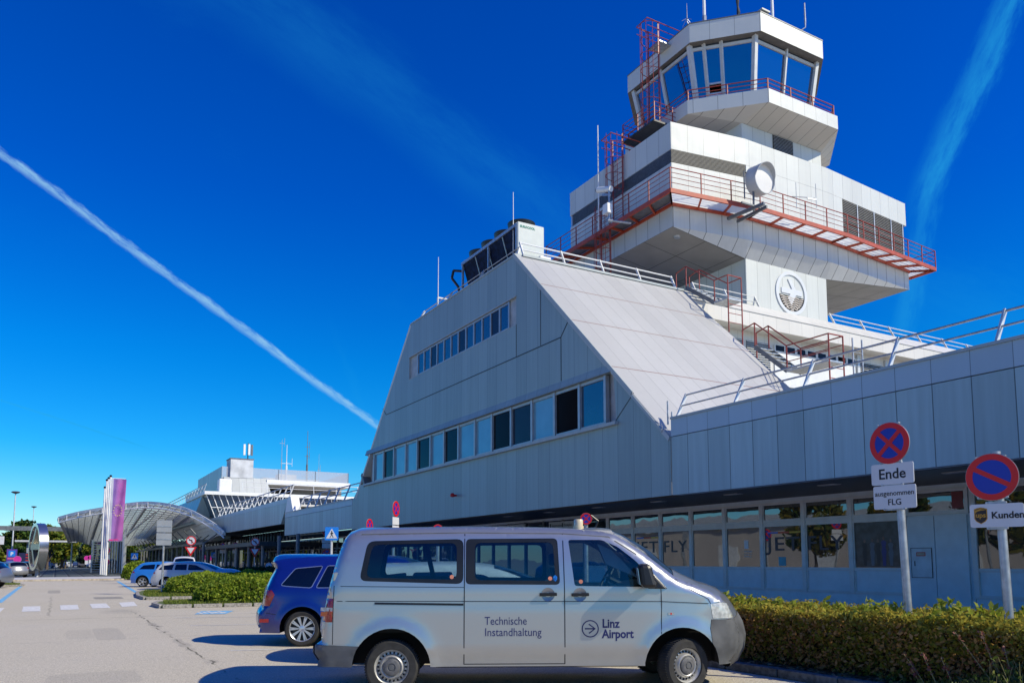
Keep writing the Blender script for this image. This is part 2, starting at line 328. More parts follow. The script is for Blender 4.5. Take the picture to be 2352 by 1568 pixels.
# ------------------------------------------------------------------ ground
def mat_concrete():
    m, t, b = new_mat('pale_asphalt'); p = pos(t); s = t.node('ShaderNodeSeparateXYZ', {0: p})
    fine = t.noise(p, 42.0, 2.0, 0.7); mid = t.noise(p, 1.3, 5.0, 0.6); big = t.noise(p, 0.16, 4.0)
    vor = t.node('ShaderNodeTexVoronoi', {'Vector': p}); vor.inputs['Scale'].default_value = 55.0
    c = t.mix(t.ss(fine, 0.30, 0.70), (0.335, 0.30, 0.225), (0.67, 0.605, 0.475))
    wn = t.node('ShaderNodeTexWhiteNoise', noise_dimensions='3D'); t.set(wn.inputs['Vector'], vor.outputs['Position'])
    c = t.mix(t.m('MULTIPLY', t.m('LESS_THAN', vor.outputs['Distance'], 0.42), t.m('MULTIPLY', wn.outputs[0], 0.5)), c, (0.60, 0.56, 0.52))
    c = t.mix(t.m('MULTIPLY', t.ss(mid, 0.50, 0.80), 0.25), c, (0.30, 0.28, 0.26))
    c = t.mix(t.m('MULTIPLY', t.ss(big, 0.40, 0.70), 0.22), c, (0.58, 0.54, 0.49))
    grit = t.noise(p, 13.0, 4.0, 0.75); c = t.mix(t.m('MULTIPLY', t.ss(grit, 0.52, 0.70), 0.55), c, (0.25, 0.22, 0.18)); c = t.mix(t.m('MULTIPLY', t.ss(grit, 0.47, 0.30), 0.45), c, (0.74, 0.67, 0.56))
    # grey repair patches and stains where the photograph has them
    for (px_, py_, rx, ry, k) in ((1.13, 20.8, 0.30, 1.7, 0.26), (0.55, 20.9, 0.27, 1.3, 0.16), (2.15, 40.9, 0.6, 1.2, 0.8), (0.0, 50.6, 0.3, 2.6, 0.5), (0.55, 13.0, 0.6, 0.7, 0.22)):
        dx = t.m('DIVIDE', t.m('SUBTRACT', s.outputs[0], px_), rx); dy = t.m('DIVIDE', t.m('SUBTRACT', s.outputs[1], py_), ry)
        q = t.m('ADD', t.m('POWER', t.m('ABSOLUTE', dx), 7.0), t.m('POWER', t.m('ABSOLUTE', dy), 7.0))
        c = t.mix(t.m('MULTIPLY', t.ss(t.m('ADD', q, t.m('MULTIPLY', t.m('SUBTRACT', mid, 0.5), 1.6)), 1.25, 0.55), k), c, (0.23, 0.22, 0.20))
    # oil spots
    v2 = t.node('ShaderNodeTexVoronoi', {'Vector': t.vm('MULTIPLY', p, (0.55, 0.22, 1))}); v2.inputs['Scale'].default_value = 0.35
    sp = t.m('MULTIPLY', t.ss(t.m('ADD', v2.outputs['Distance'], t.m('MULTIPLY', mid, 0.2)), 0.30, 0.14), 0.45)
    c = t.mix(sp, c, (0.11, 0.105, 0.10))
    # tar seams and cracks
    wob = t.m('MULTIPLY', t.m('SUBTRACT', t.noise(p, 0.9, 4.0, 0.65), 0.5), 0.55)
    for (axis, v, w, k) in ((1, 26.6, 0.04, 0.5), (1, 38.9, 0.06, 0.45), (1, 19.2, 0.02, 0.3), (0, -0.10, 0.03, 0.45)):
        d = t.m('ABSOLUTE', t.m('ADD', t.m('SUBTRACT', s.outputs[axis], v), wob))
        kk = t.m('MULTIPLY', k, t.ss(mid, 0.35, 0.55))
        if axis == 0: kk = t.m('MULTIPLY', kk, t.m('MULTIPLY', t.ss(s.outputs[1], 27.0, 30.0), t.ss(s.outputs[1], 46.0, 40.0)))
        c = t.mix(t.m('MULTIPLY', t.m('LESS_THAN', d, w), kk), c, (0.075, 0.070, 0.045))
    lin = t.m('ADD', t.m('SUBTRACT', s.outputs[0], 2.30), t.m('MULTIPLY', wob, 0.7)); c = t.mix(t.m('MULTIPLY', t.m('LESS_THAN', t.m('ABSOLUTE', t.m('ADD', lin, t.m('MULTIPLY', t.m('SUBTRACT', mid, 0.5), 0.3))), 0.11), t.m('MULTIPLY', t.m('MULTIPLY', t.ss(t.noise(p, 0.5, 2.0), 0.47, 0.62), t.ss(s.outputs[1], 31.0, 27.0)), 0.38)), c, (0.17, 0.16, 0.15))
    c = t.mix(t.m('MULTIPLY', t.m('LESS_THAN', t.m('ABSOLUTE', lin), 0.022), t.m('MULTIPLY', t.m('MULTIPLY', t.ss(t.noise(p, 0.8, 2.0), 0.40, 0.52), t.ss(s.outputs[1], 31.0, 27.0)), 0.75)), c, (0.055, 0.055, 0.035))
    t.set(b.inputs['Base Color'], c); b.inputs['Roughness'].default_value = 0.88; b.inputs['Specular IOR Level'].default_value = 0.3
    bp = t.node('ShaderNodeBump', {'Height': fine, 'Strength': 0.35, 'Distance': 0.012}); t.set(b.inputs['Normal'], bp.outputs[0])
    return m
MT['ground'] = mat_concrete()
def sheet(name, poly, z, mat, kind='structure', label=None, cat=None):
    mb = MB(); mb.face([(x, y, z) for x, y in poly]); o = mb.build(name, mat, fix=False)
    if label: tag(o, label, cat)
    return tag(o, kind=kind)
mb = MB(); mb.face([(-3000,-900,0),(3000,-900,0),(3000,5000,0),(-3000,5000,0)])
tag(mb.build('ground', MT['ground'], fix=False), 'pale beige asphalt of the airport forecourt', 'ground', kind='structure')
# far road beyond the white pavement, ribbed darker deck
def mat_deck():
    m, t, b = new_mat('dark_striped_deck'); p = pos(t); s = t.node('ShaderNodeSeparateXYZ', {0: p})
    n = t.noise(p, 2.0, 4.0); c = t.mix(n, (0.055, 0.07, 0.068), (0.095, 0.11, 0.105))
    f = t.m('FRACT', t.m('DIVIDE', t.m('ADD', s.outputs[0], 100.0), 1.35))
    c = t.mix(t.m('LESS_THAN', f, 0.16), c, (0.02, 0.024, 0.026))
    c = t.mix(t.m('GREATER_THAN', f, 0.94), c, (0.16, 0.17, 0.165))
    t.set(b.inputs['Base Color'], c); b.inputs['Roughness'].default_value = 0.8; return m
sheet('dark_road_deck', [(-5.0,88),(9.0,88),(9.5,135),(14,300),(-2,300),(-4.5,150)], 0.012, mat_deck())
sheet('far_lane', [(-40,150),(-4.6,150),(-1.8,300),(-1.8,420),(-60,420)], 0.008, MT['asphalt_dark'])
# white pavement with a kerb, 75 to 90 m away
mb = MB(); mb.prism([(-4.6,78.4),(6.6,80.2),(9.4,83),(8.6,91.5),(-4.6,89)], 0.0, 0.13)
tag(mb.build('pavement', MT['paving']), kind='structure')
mb = MB()
for i in range(11):
    a = -4.6 + i*1.02; mb.box((a+0.02, 77.6+i*0.16, 0), (a+1.0, 78.3+i*0.16, 0.14))
tag(mb.build('kerb', M('sandy_kerb', (0.44, 0.38, 0.29), 0.9, var=0.25, nscale=5), bevel=0.02), kind='structure')
# crosswalk stripes and parking lines
mk = [[(-0.90,31.1),(-0.36,31.05),(-0.42,34.6),(-0.96,34.6)], [(0.22,31.5),(0.78,31.6),(0.80,35.0),(0.22,34.9)],
      [(1.20,32.0),(1.78,32.1),(1.80,35.6),(1.22,35.5)], [(2.17,32.5),(2.72,32.96),(2.86,36.5),(2.28,35.9)], [(-2.05,30.3),(-1.5,30.4),(-1.5,33.9),(-2.05,33.7)],
      [(-3.2,29.9),(-2.65,30.0),(-2.65,33.3),(-3.2,33.1)]]
mb = MB()
for q in mk: mb.face([(x, y, 0.006) for x, y in q])
tag(mb.build('crosswalk_marking', MT['mark_white'], fix=False), kind='structure')
mb = MB()
for a, b_ in (((3.1,25.45),(6.2,24.6)), ((3.1,22.2),(5.6,21.5)), ((2.9,15.65),(4.6,15.2))):
    a, b_ = Vector((*a, 0.006)), Vector((*b_, 0.006)); mb.face([a, b_, b_+Vector((0.01,0.09,0)), a+Vector((0.01,0.09,0))])
tag(mb.build('parking_bay_line', MT['mark_white'], fix=False), kind='structure')
mb = MB()
for q in ([(-2.02,38.2),(-1.80,38.2),(-1.84,62.8),(-2.04,62.8)], [(4.42,74.2),(4.66,74.2),(3.86,45.4),(3.66,45.4)]): mb.face([(x, y, 0.006) for x, y in q])
mb.face([(3.85,26.9,0.006),(4.72,26.6,0.006),(5.28,28.2,0.006),(4.3,28.5,0.006)])
tag(mb.build('blue_bay_marking', MT['mark_blue'], fix=False), kind='structure')
mb = MB()
for k in range(5):                                   # white pictogram strokes on the blue field
    a = 4.05 + k*0.16; mb.box((a, 27.05+0.25*(k%2), 0.008), (a+0.10, 27.75+0.2*(k%3), 0.010))
mb.ring((4.62,27.35,0.011), 0.18, 0.26, (0,0,1), 0.004, 20)
tag(mb.build('bay_pictogram', MT['mark_white']), kind='structure')
# planted islands
def island(name, poly, kerb_h=0.13):
    mb = MB(); mb.prism(poly, 0, kerb_h-0.02); tag(mb.build(name+'_soil', MT['grass_soil']), kind='structure')
    k = MB(); n = len(poly)
    for i in range(n):
        a, b_ = Vector((*poly[i], kerb_h/2)), Vector((*poly[(i+1) % n], kerb_h/2)); L = (b_-a).length; c = max(1, int(L/1.0))
        for j in range(c): k.bar(a.lerp(b_, j/c+0.004), a.lerp(b_, (j+1)/c-0.004), 0.16, kerb_h)
    tag(k.build(name+'_kerb', MT['kerb'], bevel=0.012), kind='structure')
island('island', [(3.42,38.0),(12.5,36.9),(12.5,44.5),(9,47.5),(4.05,47.2),(3.62,44.5),(3.35,40.5)])
island('island', [(3.32,30.9),(12.5,29.9),(12.5,34.2),(8,34.4),(3.55,34.0),(3.22,32.5)])
island('island', [(-6,62.4),(-2.0,62.0),(-1.85,64),(-2.3,66),(-6,66)])
# hedge bed in front of the wing
mb = MB(); mb.prism([(9.2,-4),(12.2,-4),(12.2,16.5),(9.2,16.5)], 0, 0.11); tag(mb.build('hedge_bed', MT['soil']), kind='structure')
mb = MB()
for i in range(20):
    mb.box((9.02, -4+i*1.02, 0), (9.19, -4+i*1.02+1.0, 0.125))
tag(mb.build('bed_kerb', M('dark_kerb', (0.13, 0.125, 0.115), 0.9, var=0.4, nscale=14), bevel=0.015), kind='structure')
sheet('forecourt_path', [(12.3,-12),(20.0,-12),(20.0,60),(12.3,60)], 0.006, MT['paving'])
sheet('wall_foot_strip', [(20.0,-12),(21.4,-12),(21.4,60),(20.0,60)], 0.006, M('dark_strip', (0.03, 0.03, 0.032), 0.85, var=0.15))  # dark strip of ground along the foot of the wall
# ------------------------------------------------------------------ the low wing along the forecourt (x = 17.4 is the fascia)
D = 17.4
wing = thing('terminal_wing', 'long low grey panelled wing with overhanging fascia above ground floor windows', 'building', (21.5, 15, 0))
def part(mb, name, mat, par, **kw):
    o = mb.build(name, mat, None, **kw); o.parent = par; o.matrix_parent_inverse = Matrix.Translation(par.location).inverted() if par.rotation_euler.z == 0 else par.matrix_basis.inverted(); return o
def fascia(y0, y1, zb, zj, zt, par, cut=None):
    mb = MB(); mb.box((D, y0, zb), (D+0.35, y1, zj-0.012)); part(mb, 'fascia', MT['facade'], par)
    mb = MB(); mb.box((D-0.006, y0, zj+0.012), (D+0.35, y1, zt)); part(mb, 'fascia_band', MT['facade_top'], par)
    mb = MB(); mb.box((D-0.05, y0, zt), (D+0.55, y1, zt+0.07)); part(mb, 'coping', MT['sill'], par)
fascia(-8, 20.02, 3.80, 5.72, 6.30, wing)
fascia(52.75, 71.2, 3.90, 5.45, 5.86, wing)
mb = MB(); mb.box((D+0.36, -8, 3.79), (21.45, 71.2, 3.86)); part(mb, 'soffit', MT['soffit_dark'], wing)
mb = MB(); mb.box((D+0.3, -8, 5.7), (60, 20.0, 5.86)); mb.box((D+0.3, 52.8, 5.4), (60, 71.2, 5.56)); part(mb, 'roof', MT['roof_edge'], wing)
mb = MB()
for i in range(9): mb.box((18.6, 4+i*3.66-0.30, 3.768), (18.85, 4+i*3.66+0.30, 3.792))
part(mb, 'soffit_lamp', M('lamp_glass', (0.30, 0.31, 0.32), 0.3), wing)
# ground floor: mullions every 1.81 m from y = 14.6 up, a double door, a window bay to the right
WX = 21.5
mb = MB(); mb.box((WX, -8, 0.22), (WX+0.25, 12.64, 3.80)); mb.box((WX, 12.66, 0.22), (WX+0.25, 14.6, 3.80)); mb.box((WX, 14.62, 0.22), (WX+0.25, 112, 0.66)); mb.box((WX, 14.62, 3.66), (WX+0.25, 112, 3.80))
part(mb, 'wall', M('ground_floor_panels', (0.60, 0.68, 0.72), 0.5, var=0.07), wing)
mb = MB(); mb.box((WX-0.12, -8, 0.0), (WX+0.3, 112, 0.215)); part(mb, 'plinth', M('dark_plinth', (0.02, 0.02, 0.022), 0.8), wing)
ys = [14.62 + 1.81*i for i in range(0, 54)]
for i, y in enumerate(ys[:-1]):
    far = i > 8
    y1 = ys[i+1]
    if far and i % 1 == 0:
        w = MB(); w.box((WX-0.05, y, 0.3), (WX+0.1, y+0.12, 3.68)); w.box((WX-0.04, y+0.12, 2.75), (WX+0.1, y1, 2.84))
        f = part(w, 'window', MT['mid_metal'], wing)
        g = MB(); g.box((WX+0.03, y+0.12, 0.3), (WX+0.06, y1, 2.75)); g.box((WX+0.03, y+0.12, 2.84), (WX+0.06, y1, 3.66))
        g.build('pane', MT['hall_glass']).parent = f
        continue
    w = MB()
    w.box((WX-0.07, y-0.07, 0.66), (WX+0.12, y+0.07, 3.66))                                  # mullion
    for z0, z1 in ((3.58, 3.66), (2.98, 3.08), (2.84, 2.90), (1.36, 1.46), (0.66, 0.75)): w.box((WX-0.05, y+0.07, z0), (WX+0.1, y1-0.07, z1))
    for z0, z1 in ((3.08, 3.58), (1.46, 2.84), (0.75, 1.36)):
        for ya in (y+0.07, y1-0.115): w.box((WX-0.04, ya, z0), (WX+0.08, ya+0.045, z1))
    w.box((WX-0.03, y+0.07, 2.90), (WX+0.09, y1-0.07, 2.98))
    f = part(w, 'window', MT['frame_light'], wing)
    g = MB(); g.box((WX-0.005, y+0.115, 3.08), (WX+0.02, y1-0.115, 3.58)); g.box((WX-0.005, y+0.115, 1.46), (WX+0.02, y1-0.115, 2.84))
    o = g.build('pane', MT['shop_glass']); o.parent = f
    g = MB(); g.box((WX-0.015, y+0.115, 0.75), (WX+0.05, y1-0.115, 1.36)); o = g.build('spandrel', M('spandrel_panel', (0.58, 0.66, 0.70), 0.5, var=0.05)); o.parent = f
# window bay right of the door
w = MB()
for y in (12.58, 10.75, 8.9, 7.05):
    w.box((WX-0.07, y-0.07, 0.66), (WX-0.005, y+0.07, 3.66))
for y0, y1 in ((10.82,12.51),(8.97,10.68),(7.12,8.83)):
    for z0, z1 in ((3.58,3.66),(2.98,3.08),(1.36,1.46),(0.66,0.75)): w.box((WX-0.05, y0, z0), (WX-0.005, y1, z1))
f = part(w, 'window', MT['frame_light'], wing)
g = MB()
for y0, y1 in ((10.82,12.51),(8.97,10.68),(7.12,8.83)): g.box((WX-0.025, y0, 3.08), (WX-0.004, y1, 3.58)); g.box((WX-0.025, y0, 1.46), (WX-0.004, y1, 2.98))
g.build('pane', MT['shop_glass']).parent = f
# the steel double door with a transom light and a hatch
w = MB(); w.box((WX-0.06, 13.70, 0.26), (WX-0.004, 14.52, 2.92)); w.box((WX-0.06, 12.76, 0.26), (WX-0.004, 13.68, 2.92)); dr = part(w, 'door', M('steel_door', (0.57, 0.65, 0.69), 0.45, var=0.05), wing)
w = MB(); w.box((WX-0.075, 13.80, 1.20), (WX-0.061, 14.42, 2.02)); h = w.build('hatch', M('hatch_cover', (0.52, 0.59, 0.63), 0.45)); h.parent = dr
w = MB()
for a, b_ in (((13.79,1.19),(13.805,2.03)), ((14.415,1.19),(14.43,2.03)), ((13.79,1.185),(14.43,1.20)), ((13.79,2.02),(14.43,2.035)), ((14.30,1.52),(14.33,1.66))): w.box((WX-0.079, a[0], a[1]), (WX-0.062, b_[0], b_[1]))
w.build('hatch_seam', MT['black']).parent = dr
w = MB(); w.box((WX-0.078, 13.98, 1.80), (WX-0.0755, 14.26, 1.91)); w.build('red_notice', MT['sign_red']).parent = dr
w = MB(); w.box((WX-0.081, 14.0, 1.82), (WX-0.0785, 14.24, 1.89)); w.build('notice_face', M('notice_face', (0.50, 0.42, 0.30), 0.6)).parent = dr
w = MB(); w.box((WX-0.07, 12.70, 2.96), (WX-0.004, 14.56, 3.06)); w.box((WX-0.07, 12.70, 3.58), (WX-0.004, 14.56, 3.66))
for y in (12.70, 14.46): w.box((WX-0.07, y, 3.06), (WX-0.004, y+0.10, 3.58))
f = part(w, 'transom', MT['frame_light'], wing)
g = MB(); g.box((WX-0.03, 12.8, 3.06), (WX-0.004, 14.46, 3.58)); g.build('pane', MT['shop_glass']).parent = f
w = MB(); w.box((WX-0.034, 12.84, 3.10), (WX-0.031, 13.16, 3.56)); w.build('red_poster', M('red_poster', (0.16, 0.006, 0.02), 0.4)).parent = f
# lettering and pictures on the panes
def on_wall(mb, y, z, name, mat, x=WX-0.012):
    """text built in x-z facing -y -> laid on the wall facing -x, reading from high y to low y"""
    M4 = Matrix.Translation((x, y, z)) @ Matrix(((0,1,0,0),(-1,0,0,0),(0,0,1,0),(0,0,0,1)))
    return part(moved(mb, M4), name, mat, wing)
MT['jet'] = M('dark_blue_vinyl', (0.008, 0.012, 0.035), 0.4)
for (ya, yb, z, sc) in ((19.86, 18.14, 2.02, 0.66), (27.1, 25.35, 2.02, 0.66)):
    for w_, y_ in (('JET', ya), ('FLY', yb)):
        t_ = text_mb(w_, sc, bold=0.004, spacing=1.12); wmax = max(v[0] for v in t_.v); t_.v = [(x*1.42/wmax, y, zz) for x, y, zz in t_.v]; on_wall(t_, y_, z, 'pane_lettering', MT['jet'])
    for k, c in enumerate(((0.02,0.12,0.55),(0.50,0.05,0.02),(0.55,0.36,0.02))):
        b = MB(); b.box((WX-0.014, ya-0.04-k*0.48-0.46, 2.60), (WX-0.009, ya-0.04-k*0.48, 2.655)); part(b, 'colour_stripe', M('stripe_%d' % k, c, 0.4), wing)
b = MB(); b.box((WX-0.012, 20.72, 2.10), (WX-0.008, 20.92, 2.40)); part(b, 'white_notice', MT['sign_white'], wing)
for k, (s_, sz) in enumerate((('Bitte klingeln', 0.075), ('Zutritt nur mit', 0.06), ('Anmeldung', 0.075))):
    on_wall(text_mb(s_, sz), 20.94, 1.98-k*0.09, 'white_lettering', MT['white_paint'])
b = MB(); b.box((WX-0.012, 19.05, 1.50), (WX-0.008, 19.36, 1.80)); part(b, 'blue_notice', M('cyan_notice', (0.02, 0.30, 0.42), 0.4), wing)
# poster with standing figures behind the pane left of the door
b = MB(); b.box((WX-0.010, 14.82, 1.47), (WX-0.007, 16.34, 2.83)); part(b, 'group_poster', M('dark_photo_poster', (0.030, 0.040, 0.042), 0.3, var=0.6, nscale=4), wing)
for y, c, h in ((15.98,(0.01,0.01,0.012),0.80),(15.72,(0.10,0.12,0.15),0.82),(15.52,(0.01,0.012,0.015),0.80),(15.33,(0.012,0.02,0.16),0.88),(15.1,(0.10,0.13,0.16),0.8)):
    b = MB(); b.cur = 0
    prof = [(-0.05,0),(-0.06,0.30*h),(-0.085,0.5*h),(-0.05,0.62*h),(-0.09,0.80*h),(-0.03,0.86*h),(0.03,0.86*h),(0.09,0.80*h),(0.05,0.62*h),(0.085,0.5*h),(0.06,0.30*h),(0.05,0)]
    b.face([(WX-0.0125, y+px, 1.52+pz) for px, pz in prof]); part(b, 'poster_figure', M('poster_cloth', c, 0.4), wing, fix=False)
    b = MB(); b.disc((WX-0.0125, y, 1.52+0.93*h), 0.042, (1,0,0), 0.003, 12, 0.055); part(b, 'poster_head', M('poster_skin', (0.20,0.12,0.085), 0.5), wing)
# signs under the soffit
for (y, wd, z, s1, s2) in ((31.4, 2.5, 3.28, 'Information', 'Parkplatz'), (36.6, 3.2, 3.30, 'Lieferanten', 'Fracht')):
    b = MB(); b.box((20.6, y-wd/2, z-0.22), (20.68, y+wd/2, z+0.24)); bd = part(b, 'hanging_board', M('pale_board', (0.40,0.41,0.40), 0.5), wing)
    on_wall(text_mb(s1, 0.18), y+wd/2-0.30, z, 'board_lettering', MT['ink'], 20.59); on_wall(text_mb(s2, 0.18), y-0.1, z, 'board_lettering', MT['ink'], 20.59)
    b = MB()
    for yy in (y+wd/2-0.15, y+0.05): b.box((20.59, yy-0.05, z-0.02), (20.597, yy+0.05, z+0.16))
    part(b, 'board_arrow', MT['ink'], wing)
# ------------------------------------------------------------------ stepped hall further along
hall = thing('departure_hall', 'higher stepped fascia over the dark glazed terminal entrance beyond the wing', 'building', (D, 90, 0))
mb = MB(); mb.hexa([(D,72.6,4.98),(D+0.35,72.6,4.98),(D+0.35,112,5.06),(D,112,5.06)], [(D,70.6,6.75),(D+0.35,70.6,6.75),(D+0.35,112,6.9),(D,112,6.9)])
part(mb, 'fascia', MT['facade'], hall)
mb = MB(); mb.hexa([(D-0.01,70.65,6.76),(D+0.6,70.65,6.76),(D+0.6,112,6.91),(D-0.01,112,6.91)], [(D-0.01,70.3,7.16),(D+0.6,70.3,7.16),(D+0.6,112,7.22),(D-0.01,112,7.22)])
part(mb, 'fascia_band', MT['facade_top'], hall)
mb = MB(); mb.hexa([(D-0.02,68.4,5.84),(D+0.7,68.4,5.84),(D+0.7,71.2,5.84),(D-0.02,71.2,5.84)], [(D-0.02,69.4,7.24),(D+0.7,69.4,7.24),(D+0.7,70.3,7.24),(D-0.02,70.3,7.24)])
part(mb, 'step_upstand', MT['white_paint'], hall)
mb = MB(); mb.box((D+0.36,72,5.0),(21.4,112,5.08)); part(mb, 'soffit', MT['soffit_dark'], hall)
mb = MB(); mb.box((D+0.3,70.6,6.5),(60,112,6.66)); part(mb, 'roof', MT['roof_edge'], hall)
mb = MB(); mb.box((21.4,71.3,3.84),(21.6,112,4.98)); part(mb, 'upper_glazing', MT['win_blue'], hall)
mb = MB()
for i in range(28): mb.box((21.3,71.4+i*1.45,3.84),(21.39,71.5+i*1.45,4.98))
part(mb, 'glazing_bar', MT['dark_metal'], hall)
mb = MB(); mb.box((21.5,112,0.0),(21.8,262,5.2)); part(mb, 'rear_glazing', MT['hall_glass'], hall)
for i in range(50): mb = MB(); mb.box((21.4,112.5+i*3,0),(21.49,112.8+i*3,5.2)); part(mb, 'rear_mullion', MT['mid_metal'], hall)
mb = MB(); mb.box((20.2,112,4.6),(21.39,262,5.3)); part(mb, 'rear_eaves', MT['dark_metal'], hall)
mb = MB(); mb.box((15.6,73,3.05),(21.2,106,3.42)); part(mb, 'entrance_canopy', MT['dark_metal'], hall)
for i in range(9):
    b = MB(); b.tube((16.2, 62+i*6.0, 0), (16.2, 62+i*6.0, 3.78 if i < 2 else 3.05), 0.16, 10); part(b, 'column', MT['mid_metal'], hall)

# ------------------------------------------------------------------ trapezoid office block
blk = thing('office_block', 'grey trapezoid office block with sloping end roof and two window bands', 'building', (D, 36, 0))
XR = 27.3; K = 0.9524                        # right end of the slope; slope of the roof
def yr(z): return 30.40 - (15.50 - z)/K      # right profile
def yl(z): return 42.62 + (15.46 - z)/K*0.93 # left profile
face = MB()
# front face around two recessed bands
B1 = (22.95, 49.7, 6.70, 8.55); B2 = (30.24, 42.80, 12.20, 13.48)
def quad(ya0, ya1, za, yb0, yb1, zb, x=D): face.face([(x, ya0, za), (x, ya1, za), (x, yb1, zb), (x, yb0, zb)])
quad(20.05, 52.7, 3.80, 20.05, 52.7, 5.74); quad(20.05, 52.7, 5.74, yr(6.70), yl(6.70), 6.70)
quad(yr(6.70), 22.95, 6.70, yr(8.55), yr(8.55)+0.02, 8.55)
quad(yr(8.56), yl(8.56), 8.56, yr(12.20), yl(12.20), 12.20)
quad(yr(12.20), B2[0], 12.20, yr(13.48), B2[0], 13.48); quad(B2[1], yl(12.20), 12.20, B2[1], yl(13.48), 13.48)
quad(yr(13.48), yl(13.48), 13.48, yr(15.42), yl(15.42), 15.42)
part(face, 'wall', MT['block'], blk, fix=False)
mb = MB(); mb.box((D+0.30, 20.2, 3.8), (D+0.4, 52.6, 15.3))
mb = MB()   # reveals and back of the recesses
mb.box((D+0.26, 23.2, 6.6), (D+0.34, 49.6, 8.56)); mb.box((D+0.11, 29.9, 12.0), (D+0.20, 43.1, 13.7)); part(mb, 'recess', M('recess_panels', (0.40,0.41,0.42), 0.5), blk)
mb = MB(); mb.box((D-0.03, B2[0], 13.48), (D+0.105, B2[1], 13.53)); mb.box((D-0.01, B2[0], 12.165), (D+0.105, B2[1], 12.195)); mb.box((D+0.002, B2[0]-0.04, 12.20), (D+0.105, B2[0], 13.475)); mb.box((D+0.002, B2[1], 12.20), (D+0.105, B2[1]+0.04, 13.475)); part(mb, 'reveal', MT['sill'], blk)
mb = MB(); mb.box((D-0.16, 22.85, 6.56), (D+0.26, 50.1, 6.68)); part(mb, 'sill', MT['sill'], blk)
mb = MB(); mb.hexa([(D-0.10, 23.16, 8.56),(D+0.26,23.16,8.56),(D+0.26,50.3,8.56),(D-0.10,50.0,8.56)], [(D-0.02, 23.42, 8.86),(D+0.26,23.42,8.86),(D+0.26,49.9,8.86),(D-0.02,49.9,8.86)]); part(mb, 'lip', MT['block'], blk)
mb = MB()                                    # dark panel joints with kinked ends
j = [(47.05,11.18),(46.45,10.70),(26.6,10.70),(26.05,11.24)]
for a, b_ in zip(j, j[1:]): mb.bar((D-0.002, *a), (D-0.002, *b_), 0.02, 0.045)
for a, b_ in (((26.6,10.70),(26.6,8.9)), ((28.16,13.42),(28.16,10.72)), ((23.0,6.72),(21.95,7.54)), ((30.24,12.2),(30.24,10.72))): mb.bar((D-0.002, *a), (D-0.002, *b_), 0.02, 0.03)
part(mb, 'panel_joint', MT['dark_metal'], blk)
# sunlit end roof: two flights of slope, eaves strip and verge
mb = MB(); mb.hexa([(D-0.03, yr(5.74), 5.60),(XR, yr(5.74), 5.60),(XR, 30.4, 15.3),(D-0.03, 30.4, 15.3)], [(D-0.03, yr(5.74)-0.07, 5.74),(XR, yr(5.74)-0.07, 5.74),(XR, 30.36, 15.50),(D-0.03, 30.36, 15.50)]); part(mb, 'sloped_roof', MT['slope'], blk)
mb = MB(); mb.bar((D-0.055, yr(7.54)-0.04, 7.54), (D-0.055, 30.36, 15.44), 0.05, 0.16); mb.bar((D-0.05, yr(6.0), 5.96), (D-0.05, yr(7.5), 7.46), 0.04, 0.10); part(mb, 'verge', MT['sill'], blk)
mb = MB(); mb.hexa([(D, yl(5.9), 5.80),(XR+10, yl(5.9), 5.80),(XR+10, 42.6, 15.3),(D, 42.6, 15.3)], [(D-0.03, yl(5.9)+0.08, 5.90),(XR+10, yl(5.9)+0.08, 5.90),(XR+10, 42.66, 15.46),(D-0.03, 42.66, 15.46)]); part(mb, 'rear_roof', MT['roof_edge'], blk)
mb = MB(); mb.hexa([(D-0.04,50.05,6.62),(D+0.5,50.05,6.62),(D+0.5,50.75,7.46),(D-0.04,50.75,7.46)], [(D-0.04,50.28,6.50),(D+0.5,50.28,6.50),(D+0.5,50.95,7.32),(D-0.04,50.95,7.32)]); part(mb, 'end_upstand', MT['mid_metal'], blk)
mb = MB(); mb.box((D+0.01, 30.4, 15.30), (XR+12, 42.62, 15.42)); part(mb, 'roof', MT['roof_edge'], blk)
mb = MB(); mb.box((D-0.03, 30.3, 15.42), (D+0.35, 42.66, 15.50)); mb.box((D+0.35, 30.2, 15.42), (XR+0.0, 30.5, 15.52)); part(mb, 'roof_edge', MT['sill'], blk)
mb = MB(); mb.face([(XR-0.01, yr(5.74), 5.7),(XR-0.01, 30.4, 5.7),(XR-0.01, 30.4, 15.45)]); part(mb, 'end_wall', MT['block'], blk, fix=False)
# lower band: 15 windows with blinds up or down
e1 = [23.70, 25.40, 27.20, 28.99, 30.80, 32.62, 34.38, 36.22, 37.96, 39.73, 41.57, 43.29, 45.17, 46.93, 48.62]
kinds = ['win_blue','win_dark','win_pale','win_mid','win_dark','win_pale','win_pale','win_dark','win_pale','win_dark','win_pale','win_pale','win_dark','win_pale']
for i, (a, b_) in enumerate(zip(e1, e1[1:])):
    w = MB()
    for y in ((a, b_) if i == len(e1)-2 else (a,)): w.box((D+0.02, y-0.07, 6.70), (D+0.20, y+0.07, 8.54))
    w.box((D+0.06, a+0.07, 6.70), (D+0.20, b_-0.07, 6.80)); w.box((D+0.06, a+0.07, 8.42), (D+0.20, b_-0.07, 8.54))
    f = part(w, 'window', MT['frame'], blk)
    g = MB(); g.box((D+0.12, a+0.07, 6.80), (D+0.15, b_-0.07, 8.42)); g.build('pane', MT[kinds[i]]).parent = f
e2 = [30.99 + 0.885*i for i in range(13)]
